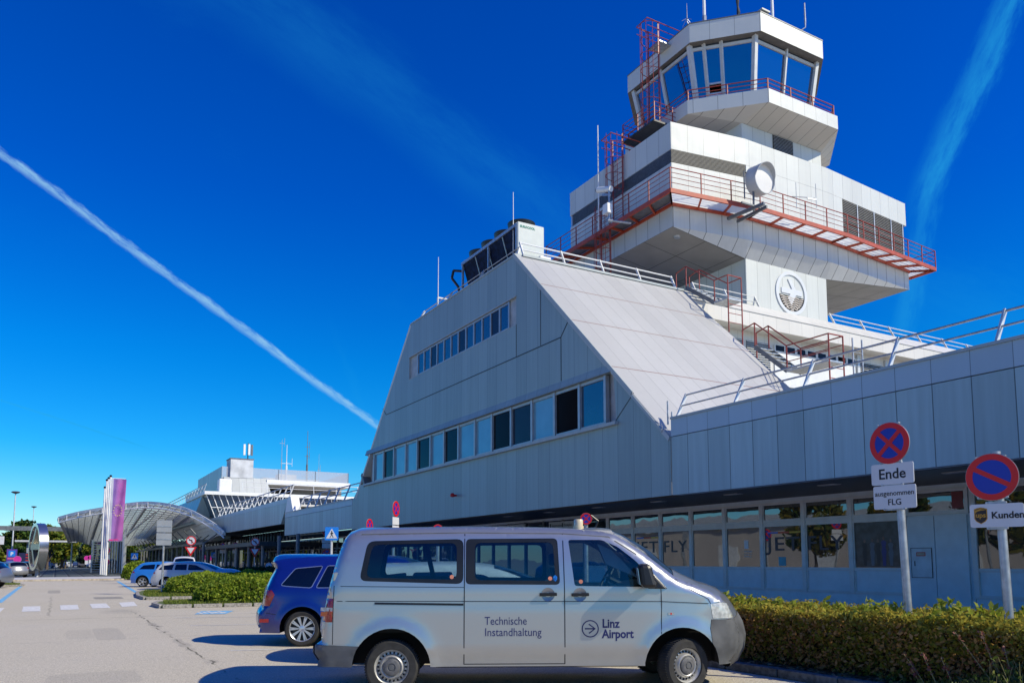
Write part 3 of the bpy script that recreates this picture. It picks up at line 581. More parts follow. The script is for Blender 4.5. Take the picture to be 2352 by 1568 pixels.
for i, (a, b_) in enumerate(zip(e2, e2[1:])):
    w = MB(); w.box((D+0.03, a-0.055, 12.20), (D+0.105, a+0.055, 13.46))
    if i == 11: w.box((D+0.03, b_-0.055, 12.20), (D+0.105, b_+0.055, 13.46))
    w.box((D+0.04, a+0.055, 12.20), (D+0.105, b_-0.055, 12.27)); w.box((D+0.04, a+0.055, 13.37), (D+0.105, b_-0.055, 13.46))
    f = part(w, 'window', MT['frame'], blk)
    g = MB(); g.box((D+0.075, a+0.055, 12.27), (D+0.10, b_-0.055, 13.37)); g.build('pane', MT['win_blue' if i not in (5, 9, 1) else 'win_mid']).parent = f
w = MB(); w.tube((D-0.01, 36.3, 4.95), (D-0.22, 36.3, 4.95), 0.05, 8); w.lathe([(0.02,0),(0.11,0.02),(0.12,0.12),(0.06,0.2),(0.0,0.21)], (D-0.22,36.3,4.86), (0,0,1), 14); part(w, 'alarm_beacon', MT['sign_red'], blk)

# ------------------------------------------------------------------ building behind the slope (carries the tower)
hb = thing('machine_house', 'cream wall with louvres and strip windows behind the sloping roof, below the tower', 'building', (35, 31, 0))
mb = MB(); mb.box((XR+0.02, 30.5, 5.7), (56, 40, 14.2)); part(mb, 'wall', MT['cream_x'], hb)
mb = MB(); mb.hexa([(XR, 29.62, 14.02),(58, 29.62, 14.02),(58, 31.0, 14.02),(XR, 31.0, 14.02)], [(XR, 29.62, 14.80),(58, 29.62, 14.80),(58, 31.0, 14.80),(XR, 31.0, 14.80)]); part(mb, 'eaves_band', MT['cream_x'], hb)
mb = MB(); mb.hexa([(XR, 29.58, 14.80),(58, 29.58, 14.80),(58, 31.0, 14.80),(XR, 31.0, 14.80)], [(XR, 30.36, 15.52),(58, 30.36, 15.52),(58, 31.0, 15.52),(XR, 31.0, 15.52)]); part(mb, 'roof_edge', MT['roof_edge'], hb)
mb = MB(); mb.box((XR, 30.99, 15.30), (60, 42, 15.44)); part(mb, 'roof', MT['roof_edge'], hb)
def slats(mb, x0, x1, y, z0, z1, n, dep=0.06, ax='x'):
    for i in range(n):
        z = z0 + (z1-z0)*(i+0.5)/n; h = (z1-z0)/n*0.30
        if ax == 'x': mb.hexa([(x0,y-dep,z-h),(x1,y-dep,z-h),(x1,y,z+h*0.4),(x0,y,z+h*0.4)], [(x0,y-dep,z-h+0.012),(x1,y-dep,z-h+0.012),(x1,y,z+h*0.4+0.012),(x0,y,z+h*0.4+0.012)])
        else: mb.hexa([(y-dep,x0,z-h),(y,x0,z+h*0.4),(y,x1,z+h*0.4),(y-dep,x1,z-h)], [(y-dep,x0,z-h+0.012),(y,x0,z+h*0.4+0.012),(y,x1,z+h*0.4+0.012),(y-dep,x1,z-h+0.012)])
def louvre(x0, x1, y, z0, z1, n, par, mat='louvre', back='void', ax='x', bm_=0.02):
    b = MB()
    if ax == 'x': b.box((x0, y, z0), (x1, y+bm_, z1))
    else: b.box((y, x0, z0), (y+bm_, x1, z1))
    f = part(b, 'louvre', MT[back], par); s = MB(); slats(s, x0, x1, y-0.003, z0, z1, n, 0.07, ax); o = s.build('slat', MT[mat]); o.parent = f; return f
louvre(XR+0.4, 31.6, 30.47, 11.2, 13.55, 20, hb, 'white_paint', 'mid_metal'); louvre(31.9, 33.7, 30.47, 11.2, 13.55, 20, hb, 'white_paint', 'mid_metal')
for i in range(8):
    a = 34.0 + i*0.86
    w = MB(); w.box((a, 30.40, 13.20), (a+0.80, 30.49, 13.60)); f = part(w, 'window', MT['white_paint'], hb)
    g = MB(); g.box((a+0.07, 30.385, 13.25), (a+0.73, 30.405, 13.56)); g.build('pane', MT['win_mid' if i != 6 else 'win_dark']).parent = f
w = MB(); w.box((34.0, 30.44, 11.3), (40.8, 30.49, 13.19)); part(w, 'white_panel', MT['white_paint'], hb)
louvre(41.2, 43.4, 30.47, 11.6, 13.5, 16, hb, 'galv_light', 'dark_metal'); louvre(43.8, 46.2, 30.47, 11.6, 13.5, 16, hb, 'louvre', 'void'); louvre(46.6, 50.5, 30.47, 12.2, 13.5, 12, hb, 'white_paint', 'mid_metal')
w = MB()
for x in (40.95, 43.55, 46.35): w.box((x, 30.38, 11.0), (x+0.22, 30.49, 13.9))
part(w, 'post', MT['galv_light'], hb)
w = MB(); w.box((30.6, 24.6, 5.8), (33.5, 26.4, 8.6)); part(w, 'roof_box', MT['cream_x'], hb)
# ------------------------------------------------------------------ control tower
tw = thing('control_tower', 'white airport control tower with broad lower deck and glazed cab on top', 'tower', (36, 34, 15))
SY = 31.0
mb = MB(); mb.box((32.6, SY, 15.0), (39.22, 37.8, 19.6)); part(mb, 'shaft', [MT['white_x']], tw)
mb = MB(); mb.box((32.585, SY+0.01, 15.0), (32.6, 37.8, 18.6)); part(mb, 'shaft_side', MT['white_y'], tw)
mb = MB(); mb.box((32.6, SY+0.02, 19.6), (39.22, 37.8, 26.7)); part(mb, 'neck', MT['white_x'], tw)
deck = [(27.42,31.1),(32.2,30.4),(39.0,30.4),(47.4,31.1),(47.4,40.7),(39.0,41.4),(32.2,41.4),(27.42,40.76)]
def off(poly, d):                                   # grow a convex polygon by d
    n = len(poly); out = []
    for i in range(n):
        p0, p1, p2 = (Vector(poly[(i+k-1) % n]) for k in range(3))
        a = (p1-p0).normalized(); b = (p2-p1).normalized(); na = Vector((a.y, -a.x)); nb = Vector((b.y, -b.x))
        bis = (na+nb); bis = bis/(bis.length**2)*2; out.append(tuple(p1+bis*d))
    return out
def band_parts(poly, z0, z1, name, mx, my, par, th=0.25):
    """one wall per side of a polygon, front and back sides and ends with their own panel direction"""
    inner = off(poly, -th); n = len(poly); q = MB()
    for i in range(n):
        a, b_ = poly[i], poly[(i+1) % n]; ia, ib = inner[i], inner[(i+1) % n]; q.cur = 1 if abs(b_[0]-a[0]) < 0.3 else 0
        q.face([(*a, z0), (*b_, z0), (*b_, z1), (*a, z1)]); q.face([(*ib, z0), (*ia, z0), (*ia, z1), (*ib, z1)])
        q.face([(*a, z1), (*b_, z1), (*ib, z1), (*ia, z1)]); q.face([(*a, z0), (*ia, z0), (*ib, z0), (*b_, z0)])
    part(q, name, [mx, my], par, fix=False)
ZB, ZS, ZC, ZT = 19.21, 20.33, 20.6, 25.03
band_parts(deck, ZB, ZS, 'skirt', MT['skirt'], MT['skirt_y'], tw)
# underside: hipped soffit from the skirt down to the shaft
sh = [(32.6,SY),(39.22,SY),(39.22,37.8),(32.6,37.8)]; zS = 18.42
fr = MB()
for k in range(3): pass
fr.face([(*deck[0],ZB),(*deck[1],ZB),(32.6,SY,zS)]); fr.face([(*deck[1],ZB),(*deck[2],ZB),(39.22,SY,zS),(32.6,SY,zS)]); fr.face([(*deck[2],ZB),(*deck[3],ZB),(39.22,SY,zS)])
part(fr, 'chamfer', MT['skirt'], tw)
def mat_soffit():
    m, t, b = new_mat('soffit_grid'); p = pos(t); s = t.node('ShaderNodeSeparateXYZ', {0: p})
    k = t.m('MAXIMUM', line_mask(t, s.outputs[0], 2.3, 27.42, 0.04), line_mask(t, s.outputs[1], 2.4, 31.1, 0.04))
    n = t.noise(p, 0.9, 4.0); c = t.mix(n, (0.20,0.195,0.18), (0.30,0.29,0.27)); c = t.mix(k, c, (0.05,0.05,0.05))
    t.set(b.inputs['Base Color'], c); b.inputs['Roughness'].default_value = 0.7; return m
fr = MB(); fr.face([(*deck[7],ZB),(*deck[0],ZB),(32.6,SY,zS),(32.6,37.8,zS)]); fr.face([(*deck[3],ZB),(*deck[4],ZB),(39.22,37.8,zS),(39.22,SY,zS)])
fr.face([(*deck[4],ZB),(*deck[5],ZB),(*deck[6],ZB),(*deck[7],ZB),(32.6,37.8,zS),(39.22,37.8,zS)])
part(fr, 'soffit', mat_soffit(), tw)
w = MB(); w.lathe([(0.0,-0.12),(0.16,-0.12),(0.20,-0.02),(0.20,0.0)], (28.3,31.75,19.12), (0,0,1), 16); part(w, 'soffit_lamp', MT['galv'], tw)
# deck house: front upper band full length, louvre bands, white wall below
def along(i, X):                                    # y of the front outline at x
    for a, b_ in zip(deck[:4], deck[1:4]):
        if a[0] <= X <= b_[0]: return a[1] + (b_[1]-a[1])*(X-a[0])/(b_[0]-a[0])
    return deck[3][1]
L0, L1 = 22.75, 23.51
band_parts(deck, L1, ZT, 'deck_wall_upper', MT['white_x'], MT['white_y'], tw)
inn = off(deck, -0.10)
mb = MB(); mb.prism(off(deck, -0.12), ZS, L1); part(mb, 'deck_core', MT['dark_metal'], tw)
lw = MB()
def wallstrip(mb, x0, x1, z0, z1, d=0.0, th=0.1):
    xs = [x0] + [p[0] for p in deck[1:3] if x0 < p[0] < x1] + [x1]
    for a, b_ in zip(xs, xs[1:]): mb.hexa([(a,along(0,a)-d,z0),(b_,along(0,b_)-d,z0),(b_,along(0,b_)-d+th,z0),(a,along(0,a)-d+th,z0)], [(a,along(0,a)-d,z1),(b_,along(0,b_)-d,z1),(b_,along(0,b_)-d+th,z1),(a,along(0,a)-d+th,z1)])
wallstrip(lw, 27.43, 32.2, ZS, L0); wallstrip(lw, 32.2, 40.35, ZS, L1-0.012)
part(lw, 'deck_wall_lower', MT['white_x'], tw)
lw = MB(); lw.box((27.42, 31.1, ZS), (27.52, 40.7, L0)); part(lw, 'deck_wall_lower_end', MT['white_y'], tw)
s = MB()
for i in range(11):
    z = L0 + (L1-L0)*(i+0.5)/11
    for a, b_ in ((27.44, 32.18),): wallstrip(s, a, b_, z-0.018, z+0.010, -0.02, 0.06)
part(s, 'louvre', MT['louvre'], tw)
s = MB(); slats(s, 31.15, 40.7, 27.52, L0, L1, 11, 0.09, 'y'); part(s, 'louvre', MT['galv'], tw)
s = MB(); n = 26
for i in range(n):
    z = 20.75 + (L1-20.75)*(i+0.5)/n; wallstrip(s, 40.4, 46.9, z-0.03, z+0.012, -0.02, 0.07)
part(s, 'louvre', MT['louvre'], tw)
for x in (41.9, 43.7, 45.6, 46.95): s = MB(); s.box((x-0.04, along(0,x)-0.02, 20.6), (x+0.04, along(0,x)+0.06, L1)); part(s, 'louvre_post', MT['galv'], tw)
mb = MB(); mb.prism(off(deck, -0.2), ZT-0.5, ZT-0.3); part(mb, 'deck_roof', MT['roof_edge'], tw)
# catwalk round the deck
cw_out = off(deck, 1.12); cw_in = off(deck, 0.06); cw_out = [(26.35,30.0),(32.0,29.28),(39.1,29.28),(48.75,30.08),(48.75,41.9),(39.0,42.6),(32.2,42.6),(26.35,41.95)]
def mat_grating():
    m, t, b = new_mat('catwalk_grating'); p = pos(t); s = t.node('ShaderNodeSeparateXYZ', {0: p})
    b.inputs['Base Color'].default_value = (0.62,0.64,0.66,1); b.inputs['Roughness'].default_value = 0.5
    tr = t.node('ShaderNodeBsdfTransparent'); tl = t.node('ShaderNodeBsdfTranslucent', {'Color': (0.75,0.78,0.82,1)})
    a1 = t.node('ShaderNodeMixShader', {0: 0.75, 1: b.outputs[0], 2: tl.outputs[0]})
    k = t.m('MAXIMUM', line_mask(t, s.outputs[0], 0.12, 0, 0.03), line_mask(t, s.outputs[1], 0.12, 0, 0.03))
    mx = t.node('ShaderNodeMixShader', {0: t.m('MULTIPLY', t.m('SUBTRACT', 1.0, k), 0.05), 1: a1.outputs[0], 2: tr.outputs[0]})
    t.l.new(mx.outputs[0], [n for n in t.n if n.type == 'OUTPUT_MATERIAL'][0].inputs[0]); return m
gm = mat_grating(); n8 = len(deck)
cat = MB()
for i in range(n8):
    a, b_, c, d_ = cw_out[i], cw_out[(i+1) % n8], cw_in[(i+1) % n8], cw_in[i]
    cat.cur = 1 if i == 7 else 0; cat.face([(*a,ZC-0.06),(*b_,ZC-0.06),(*c,ZC-0.06),(*d_,ZC-0.06)])
cwk = part(cat, 'catwalk', [gm, MT['mid_metal']], tw, fix=False)
bm_ = MB()
for i in range(n8):
    a, b_ = Vector((*cw_out[i], ZC-0.11)), Vector((*cw_out[(i+1) % n8], ZC-0.11)); bm_.bar(a, b_, 0.09, 0.23)
    a, b_ = Vector((*cw_in[i], ZC-0.19)), Vector((*cw_in[(i+1) % n8], ZC-0.19)); bm_.bar(a, b_, 0.09, 0.16)
bm_.build('edge_beam', MT['redbeam']).parent = cwk
rl = MB()
def cw_pts(i, step):
    a, b_, c, d_ = (Vector((*q, 0)) for q in (cw_out[i], cw_out[(i+1) % n8], cw_in[(i+1) % n8], cw_in[i])); L = (b_-a).length; k = max(1, round(L/step))
    return [(a.lerp(b_, j/k), d_.lerp(c, j/k)) for j in range(k+1)], a, b_
for i in range(n8):
    pts, a, b_ = cw_pts(i, 1.75)
    for o_, in_ in pts:
        c_ = MB(); c_.bar((o_.x,o_.y,ZC-0.17), (in_.x,in_.y,ZC-0.17), 0.075, 0.13); c_.build('cross_beam', MT['redbeam']).parent = cwk
        if (o_-b_).length > 0.1: p_ = MB(); p_.bar((o_.x,o_.y,ZC-0.2), (o_.x,o_.y,ZC+1.12), 0.05, 0.05); p_.build('railing_post', MT['red']).parent = cwk
    for h in (0.32, 0.60, 0.86): rl.tube((a.x,a.y,ZC+h), (b_.x,b_.y,ZC+h), 0.016, 6)
    rl.tube((a.x,a.y,ZC+1.12), (b_.x,b_.y,ZC+1.12), 0.026, 6)
rl.build('rail', MT['red']).parent = cwk
# balcony of the cab
def octo(cx, cy, hx, hy, ch): return [(cx-hx+ch,cy-hy),(cx+hx-ch,cy-hy),(cx+hx,cy-hy+ch),(cx+hx,cy+hy-ch),(cx+hx-ch,cy+hy),(cx-hx+ch,cy+hy),(cx-hx,cy+hy-ch),(cx-hx,cy-hy+ch)]
CX, CY = 35.9, 35.35
bal = octo(CX, CY, 5.97, 5.98, 3.12); bi = octo(CX, CY, 5.75, 5.76, 3.05)
mb = MB(); nb = 8
for i in range(nb):
    a, b_, ia, ib = bal[i], bal[(i+1)%nb], bi[i], bi[(i+1)%nb]
    mb.face([(*a,26.90),(*b_,26.90),(*b_,27.72),(*a,27.72)]); mb.face([(*a,27.72),(*b_,27.72),(*ib,27.72),(*ia,27.72)]); mb.face([(*ib,26.95),(*ia,26.95),(*ia,27.72),(*ib,27.72)])
part(mb, 'balcony', PANEL('balcony_panels', WHITE, 0, 0.96, 33.03, w=0.024, dark=0.5, var=0.03, streak=0.04), tw, fix=False)
mb = MB(); mb.prism(bi, 26.93, 27.0); part(mb, 'balcony_floor', MT['soffit'], tw)
nk = [(32.6,SY),(39.22,SY),(39.22,37.8),(32.6,37.8)]; NZ = 26.38
mb = MB()
mb.face([(*bal[0],26.9),(*bal[1],26.9),(*nk[1],NZ),(*nk[0],NZ)]); mb.face([(*bal[1],26.9),(*bal[2],26.9),(*nk[1],NZ)]); mb.face([(*bal[2],26.9),(*bal[3],26.9),(*nk[2],NZ),(*nk[1],NZ)])
mb.face([(*bal[3],26.9),(*bal[4],26.9),(*nk[2],NZ)]); mb.face([(*bal[4],26.9),(*bal[5],26.9),(*nk[3],NZ),(*nk[2],NZ)]); mb.face([(*bal[5],26.9),(*bal[6],26.9),(*nk[3],NZ)])
mb.face([(*bal[6],26.9),(*bal[7],26.9),(*nk[0],NZ),(*nk[3],NZ)]); mb.face([(*bal[7],26.9),(*bal[0],26.9),(*nk[0],NZ)])
part(mb, 'balcony_underside', MT['under'], tw)
louvre(35.08, 36.75, SY-0.01, 24.9, 26.36, 17, tw, 'galv_light', 'void')
# balcony railing
rr = octo(CX, CY, 5.80, 5.81, 3.07); q = MB()
for i in range(nb):
    a, b_ = Vector((*rr[i],27.7)), Vector((*rr[(i+1)%nb],27.7)); L = (b_-a).length; k = max(2, round(L/1.9))
    for h in (0.24, 0.48, 0.72): q.tube(a+Vector((0,0,h)), b_+Vector((0,0,h)), 0.02 if h < 0.7 else 0.03, 6)
    for j in range(k): c = a.lerp(b_, j/k); p_ = MB(); p_.bar(c-Vector((0,0,0.1)), c+Vector((0,0,0.72)), 0.06, 0.06); part(p_, 'balcony_post', MT['red'], tw)
part(q, 'balcony_rail', MT['red'], tw)
# cab: outward leaning glass between mullions
ZW0, ZW1 = 27.0, 31.62
w0 = octo(CX, CY+0.15, 4.30, 4.30, 2.10); w1 = octo(CX, CY+0.32, 5.12, 5.14, 2.58)
div = {0: [0, 0.50, 1], 1: [0, 0.5, 1], 2: [0, 0.5, 1], 3: [0, 0.5, 1], 4: [0, 0.5, 1], 5: [0,0.5,1], 6: [0, 0.5, 1], 7: [0, 0.215, 0.485, 1]}
mul = MB(); hd = MB()
for i in range(nb):
    A0, B0 = Vector((*w0[i],ZW0)), Vector((*w0[(i+1)%nb],ZW0)); A1, B1_ = Vector((*w1[i],ZW1)), Vector((*w1[(i+1)%nb],ZW1))
    nrm = (B0-A0).cross(A1-A0).normalized()
    ts = div[i]
    for j, (a, b_) in enumerate(zip(ts, ts[1:])):
        p0, p1, p2, p3 = A0.lerp(B0,a), A0.lerp(B0,b_), A1.lerp(B1_,b_), A1.lerp(B1_,a)
        g = MB()
        if i == 7 and j == 1:                       # the pane with its lower half open
            m0, m1 = p0.lerp(p3,0.50), p1.lerp(p2,0.50); g.hexa([m0, m1, p2, p3], [v-nrm*0.03 for v in (m0, m1, p2, p3)]); 
            e = MB(); e.bar(m0, m1, 0.08, 0.10); e.bar(p0.lerp(p3,0.36), p1.lerp(p2,0.36), 0.03, 0.30); part(e, 'open_sash', MT['galv_light'], tw)
        else: g.hexa([p0, p1, p2, p3], [v-nrm*0.03 for v in (p0, p1, p2, p3)])
        part(g, 'cab_window', MT['cab_glass'], tw)
        hd.bar(p2.lerp(p1,0.055)+nrm*0.02, p3.lerp(p0,0.055)+nrm*0.02, 0.10, 0.17)
        if j: mul.bar(p0+nrm*0.05, p3+nrm*0.05, 0.11, 0.20)
    c0 = Vector((CX, CY+0.2, ZW0)); mul.bar(A0+(A0-c0).normalized()*0.08, A1+(A1-Vector((CX,CY+.3,ZW1))).normalized()*0.06, 0.23, 0.26)
part(mul, 'mullion', MT['frame_light'], tw); part(hd, 'window_head', MT['frame_light'], tw)
mb = MB(); mb.prism(octo(CX, CY+0.15, 3.3, 3.3, 1.5), 27.0, 29.0); mb.prism(octo(CX, CY+0.15, 4.2, 4.2, 2.0), 27.0, 27.05); mb.box((34.2,34.5,29),(37.5,37.4,31.6)); part(mb, 'cab_interior', M('cab_dark_interior', (0.012,0.013,0.016), 0.8), tw)
rf = octo(CX, 35.7, 5.40, 5.70, 2.80); ri = octo(CX, 35.7, 4.7, 5.0, 2.4)
mb = MB()
for i in range(nb):
    a, b_, ia, ib = rf[i], rf[(i+1)%nb], ri[i], ri[(i+1)%nb]
    mb.face([(*a,31.58),(*b_,31.58),(*b_,32.72),(*a,32.72)])
part(mb, 'cab_roof_band', PANEL('cab_roof_panels', WHITE, 0, 0.98, 33.26, w=0.02, dark=0.55, var=0.03, streak=0.04), tw, fix=False)
mb = MB()
mb.face([(*p,31.585) for p in reversed(rf)]); part(mb, 'cab_eaves', M('cab_eaves', (0.16,0.145,0.125), 0.7), tw, fix=False)
mb = MB(); mb.prism(octo(CX,35.7,5.42,5.72,2.81), 32.72, 32.78); part(mb, 'roof_trim', MT['mid_metal'], tw)
# round emblem with arrow and wavy louvre on the shaft
ex, ez, er = 36.15, 17.02, 1.28
em = MB(); em.ring((ex, SY-0.03, ez), er-0.20, er, (0,1,0), 0.06, 56); em = part(em, 'emblem', M('emblem_white', (0.66,0.68,0.70), 0.4, var=0.02), tw, smooth=30)
def plate(pts, th, mat, name):
    b = MB(); b.loft([[(ex+x, SY-0.002, ez+z) for x, z in pts], [(ex+x, SY-th, ez+z) for x, z in pts]]); b.build(name, mat).parent = em
ew = bpy.data.materials['emblem_white']
plate([(-0.82,0.24),(0.06,0.24),(-0.28,0.80),(-0.02,0.80),(0.36,0.26),(0.86,0.24),(0.86,-0.06),(0.36,-0.06),(-0.04,-0.72),(-0.30,-0.30),(-0.10,-0.06),(-0.82,-0.06)], 0.05, ew, 'arrow')
b = MB()
for side in (-1, 1):
    pts = [(side*0.98,-0.20)] + [(math.sin(side*(math.pi*0.5-k/10*math.pi*0.5))*1.06, -0.22-math.sin(k/10*math.pi/2)*0.84) for k in range(11)]
b.loft([[(ex+math.sin(t_)*1.06, SY-0.004, ez-0.16+min(0,-(math.cos(t_)*0.9))) for t_ in [(-1+k/8)*math.pi/2 for k in range(17)]], [(ex+math.sin(t_)*1.06, SY-0.012, ez-0.16+min(0,-(math.cos(t_)*0.9))) for t_ in [(-1+k/8)*math.pi/2 for k in range(17)]]])
b.build('wave_field', MT['void']).parent = em
b = MB()
for k in range(7):
    z = ez-0.27-k*0.125; hw = math.sqrt(max(0.02, 1.02**2-((z-ez))**2))*0.97; n_ = 12
    for q_ in range(n_):
        xa, xb = ex-hw+2*hw*q_/n_, ex-hw+2*hw*(q_+1)/n_; za, zb = z+0.035*math.sin(q_*1.7), z+0.035*math.sin((q_+1)*1.7)
        b.hexa([(xa,SY-0.06,za-0.03),(xb,SY-0.06,zb-0.03),(xb,SY-0.013,zb-0.03),(xa,SY-0.013,za-0.03)], [(xa,SY-0.06,za+0.025),(xb,SY-0.06,zb+0.025),(xb,SY-0.013,zb+0.025),(xa,SY-0.013,za+0.025)])
b.build('wave_slat', M('wave_slats', (0.58,0.52,0.46), 0.5)).parent = em

# ------------------------------------------------------------------ ladders, stairs, dish, camera, antennas, chiller, roof railings
def ladder(name, label, foot, z1, out, along_, width=0.62, cage_from=2.3, deep=0.75):
    """caged ladder; out = unit vector away from the wall, along_ = unit vector along the wall"""
    x, y, z0 = foot; o = Vector(out); a = Vector(along_); root = thing(name, label, 'ladder', foot)
    lad = MB(); P0 = Vector(foot)
    for s_ in (-1, 1): lad.bar(P0+a*s_*width/2, P0+a*s_*width/2+Vector((0,0,z1-z0)), 0.06, 0.04)
    for k in range(int((z1-z0)/0.32)): zz = Vector((0,0,0.2+k*0.32)); lad.tube(P0-a*width/2+zz, P0+a*width/2+zz, 0.014, 5)
    part(lad, 'ladder_rail', MT['red'], root)
    cg = MB(); hz = [cage_from + k*0.95 for k in range(int((z1-z0-cage_from)/0.95)+1)]
    arc = [Vector((math.cos(t_)*1.0, math.sin(t_), 0)) for t_ in [math.pi*k/6 for k in range(7)]]
    def cp(v, zz): return P0 + a*(v.x*width*0.62) + o*(v.y*deep) + Vector((0,0,zz))
    for zz in hz: cg.path([cp(v, zz) for v in arc], 0.02, 5)
    for k in (0, 1, 2, 3, 4, 5, 6): cg.tube(cp(arc[k], hz[0]), cp(arc[k], z1-z0), 0.017, 5)
    part(cg, 'cage', MT['red'], root); return root
ladder('caged_ladder', 'red caged ladder rising past the cab windows to the cab roof', (29.55, 34.9, 26.4), 33.5, (-1,0,0), (0,-1,0), 0.9, 0.4, 0.9)
ladder('caged_ladder', 'red caged ladder from the catwalk to the lower deck roof', (27.3, 35.6, 20.6), 26.3, (-1,0,0), (0,-1,0), 0.9, 2.3, 0.8)
ladder('caged_ladder', 'red caged ladder below the catwalk beside the tower soffit', (26.6, 35.9, 16.2), 21.9, (-1,0,0), (0,-1,0), 0.8, 0.3, 0.7)
for (lbl, x, y, z, L) in (('red handrail bridge from the ladder top onto the cab roof', 28.7, 34.9, 33.5, 3.2), ('red handrail bridge from the ladder top onto the lower deck roof', 26.5, 35.6, 26.1, 2.6)):
    r_ = thing('handrail', lbl, 'handrail', (x, y, z))
    q = MB()
    for yy in (y-0.5, y+0.5):
        q.tube((x,yy,z), (x+L,yy,z), 0.028, 6); q.tube((x,yy,z-0.45), (x+L,yy,z-0.45), 0.02, 6); q.tube((x+L*0.8,yy,z), (x+L*0.8,yy,z-1.1), 0.025, 6)
    q.tube((x,y-0.5,z), (x,y+0.5,z), 0.028, 6); part(q, 'rail', MT['red'], r_)
    q = MB(); q.box((x+0.9, y-0.5, z-1.15), (x+L, y+0.5, z-1.07)); part(q, 'landing', MT['galv'], r_)
r_ = thing('landing_platform', 'small red railed landing projecting from the cab balcony under the ladder', 'platform', (29.0, 34.5, 26.9))
q = MB(); q.box((28.3, 33.5, 26.55), (30.0, 36.4, 26.65)); part(q, 'floor', MT['dark_metal'], r_)
q = MB()
for h in (0.28,0.55,0.82,1.08): q.path([(29.95,33.5,26.65+h),(28.35,33.5,26.65+h),(28.35,36.4,26.65+h),(29.95,36.4,26.65+h)], 0.02, 5)
for x, y in ((28.35,33.5),(28.35,35),(28.35,36.4),(29.7,33.5),(29.7,36.4)): q.bar((x,y,26.6),(x,y,27.73), 0.05, 0.05)
part(q, 'railing', MT['red'], r_)
def stair(name, label, y0, z0, y1, z1, x0=27.45, wd=0.9, land=1.5, legs=()):
    r_ = thing(name, label, 'staircase', (x0, y0, z0)); L = y1-y0; n = int(abs(z0-z1)/0.22)
    b = MB()
    for x in (x0, x0+wd): b.bar((x,y0,z0), (x,y1,z1), 0.05, 0.20)
    part(b, 'stringer', MT['mid_metal'], r_)
    b = MB()
    for k in range(n):
        f = (k+0.5)/n; b.box((x0+0.03, y0+L*f-0.14, z0+(z1-z0)*f-0.015), (x0+wd-0.03, y0+L*f+0.14, z0+(z1-z0)*f+0.02))
    part(b, 'tread', MT['galv'], r_)
    b = MB(); b.box((x0-0.05, y1-land, z1-0.06), (x0+wd+0.05, y1, z1+0.02)); part(b, 'landing', MT['galv'], r_)
    b = MB()
    for x in (x0, x0+wd):
        H_ = 1.12; b.tube((x,y0,z0), (x,y0,z0+H_), 0.032, 6); b.tube((x,y1,z1), (x,y1,z1+H_), 0.032, 6); b.tube((x,y1-land,z1-legs[0] if legs else z1), (x,y1-land,z1+H_), 0.032, 6); b.tube((x,y0+0.75,z0-0.4),(x,y0+0.75,z0+H_-0.15),0.032,6)
        b.path([(x,y0+0.75,z0+H_-0.15),(x,y0,z0+H_),(x,y1,z1+H_),(x,y1-land,z1+H_)], 0.03, 6)
        if land > 1: b.path([(x,y1,z1+0.75),(x,y1-land,z1+0.75)], 0.02, 6); b.path([(x,y1,z1+0.4),(x,y1-land,z1+0.4)], 0.02, 6)
    b.tube((x0,y1-land,z1+1.12), (x0+wd,y1-land,z1+1.12), 0.03, 6)
    for k in range(int(legs[0]/0.45) if legs else 0): b.tube((x0,y1-land,z1-0.3-k*0.45), (x0+wd,y1-land,z1-0.3-k*0.45), 0.018, 5)
    part(b, 'railing', MT['red'], r_); return r_
stair('roof_stair', 'upper red railed steel stair running down the edge of the sloping roof', 30.2, 15.62, 28.2, 14.25, land=0.9, legs=(1.7,))
stair('roof_stair', 'lower red railed steel stair in front of the cream louvred wall', 25.7, 11.45, 23.9, 9.95, land=2.2, legs=(3.6,))
q = thing('service_ladder', 'grey steel ladder beside the landing of the lower roof stair', 'ladder', (29, 21.6, 5.9)); b = MB()
for x in (28.7, 29.3): b.bar((x,21.5,5.9),(x,21.5,11.0),0.05,0.05)
for k in range(15): b.tube((28.7,21.5,6.2+k*0.3),(29.3,21.5,6.2+k*0.3),0.015,5)
part(b, 'ladder_rail', MT['galv'], q)
# microwave dish on an outrigger
ds = thing('dish_antenna', 'round white drum dish on a steel outrigger at the catwalk', 'antenna', (31.3, 28.6, 20.5))
ax = Vector((0.06,-0.99,-0.08)).normalized(); c = Vector((31.5,28.75,21.75))
b = MB(); b.lathe([(0.0,-0.55),(0.55,-0.52),(0.80,-0.36),(0.80,0.30),(0.77,0.31),(0.77,0.2)], c, ax, 40); part(b, 'drum', M('dish_drum', (0.48,0.50,0.52), 0.45, var=0.04), ds, smooth=40)
b = MB(); b.lathe([(0.0,0.235),(0.45,0.225),(0.772,0.2)], c, ax, 40); part(b, 'radome', M('dish_radome', (0.74,0.72,0.69), 0.55, var=0.02), ds, smooth=True)
b = MB(); q4 = ax.to_track_quat('Z','Y')
for k in range(20):
    t0, t1 = math.pi*(k/20)+0.0, math.pi*((k+1)/20)
    def hp(t_, h, r_): return c + q4 @ Vector((r_*math.cos(t_+0.15), r_*math.sin(t_+0.15), h))
    wd_ = lambda t_: 0.29+0.26*max(0, math.sin(t_))**0.8
    b.hexa([hp(t0,0.2,0.80),hp(t1,0.2,0.80),hp(t1,0.2,0.775),hp(t0,0.2,0.775)], [hp(t0,wd_(t0),0.80),hp(t1,wd_(t1),0.80),hp(t1,wd_(t1),0.775),hp(t0,wd_(t0),0.775)])
part(b, 'hood', M('dish_hood', (0.45,0.46,0.47), 0.5, var=0.05), ds, smooth=40)
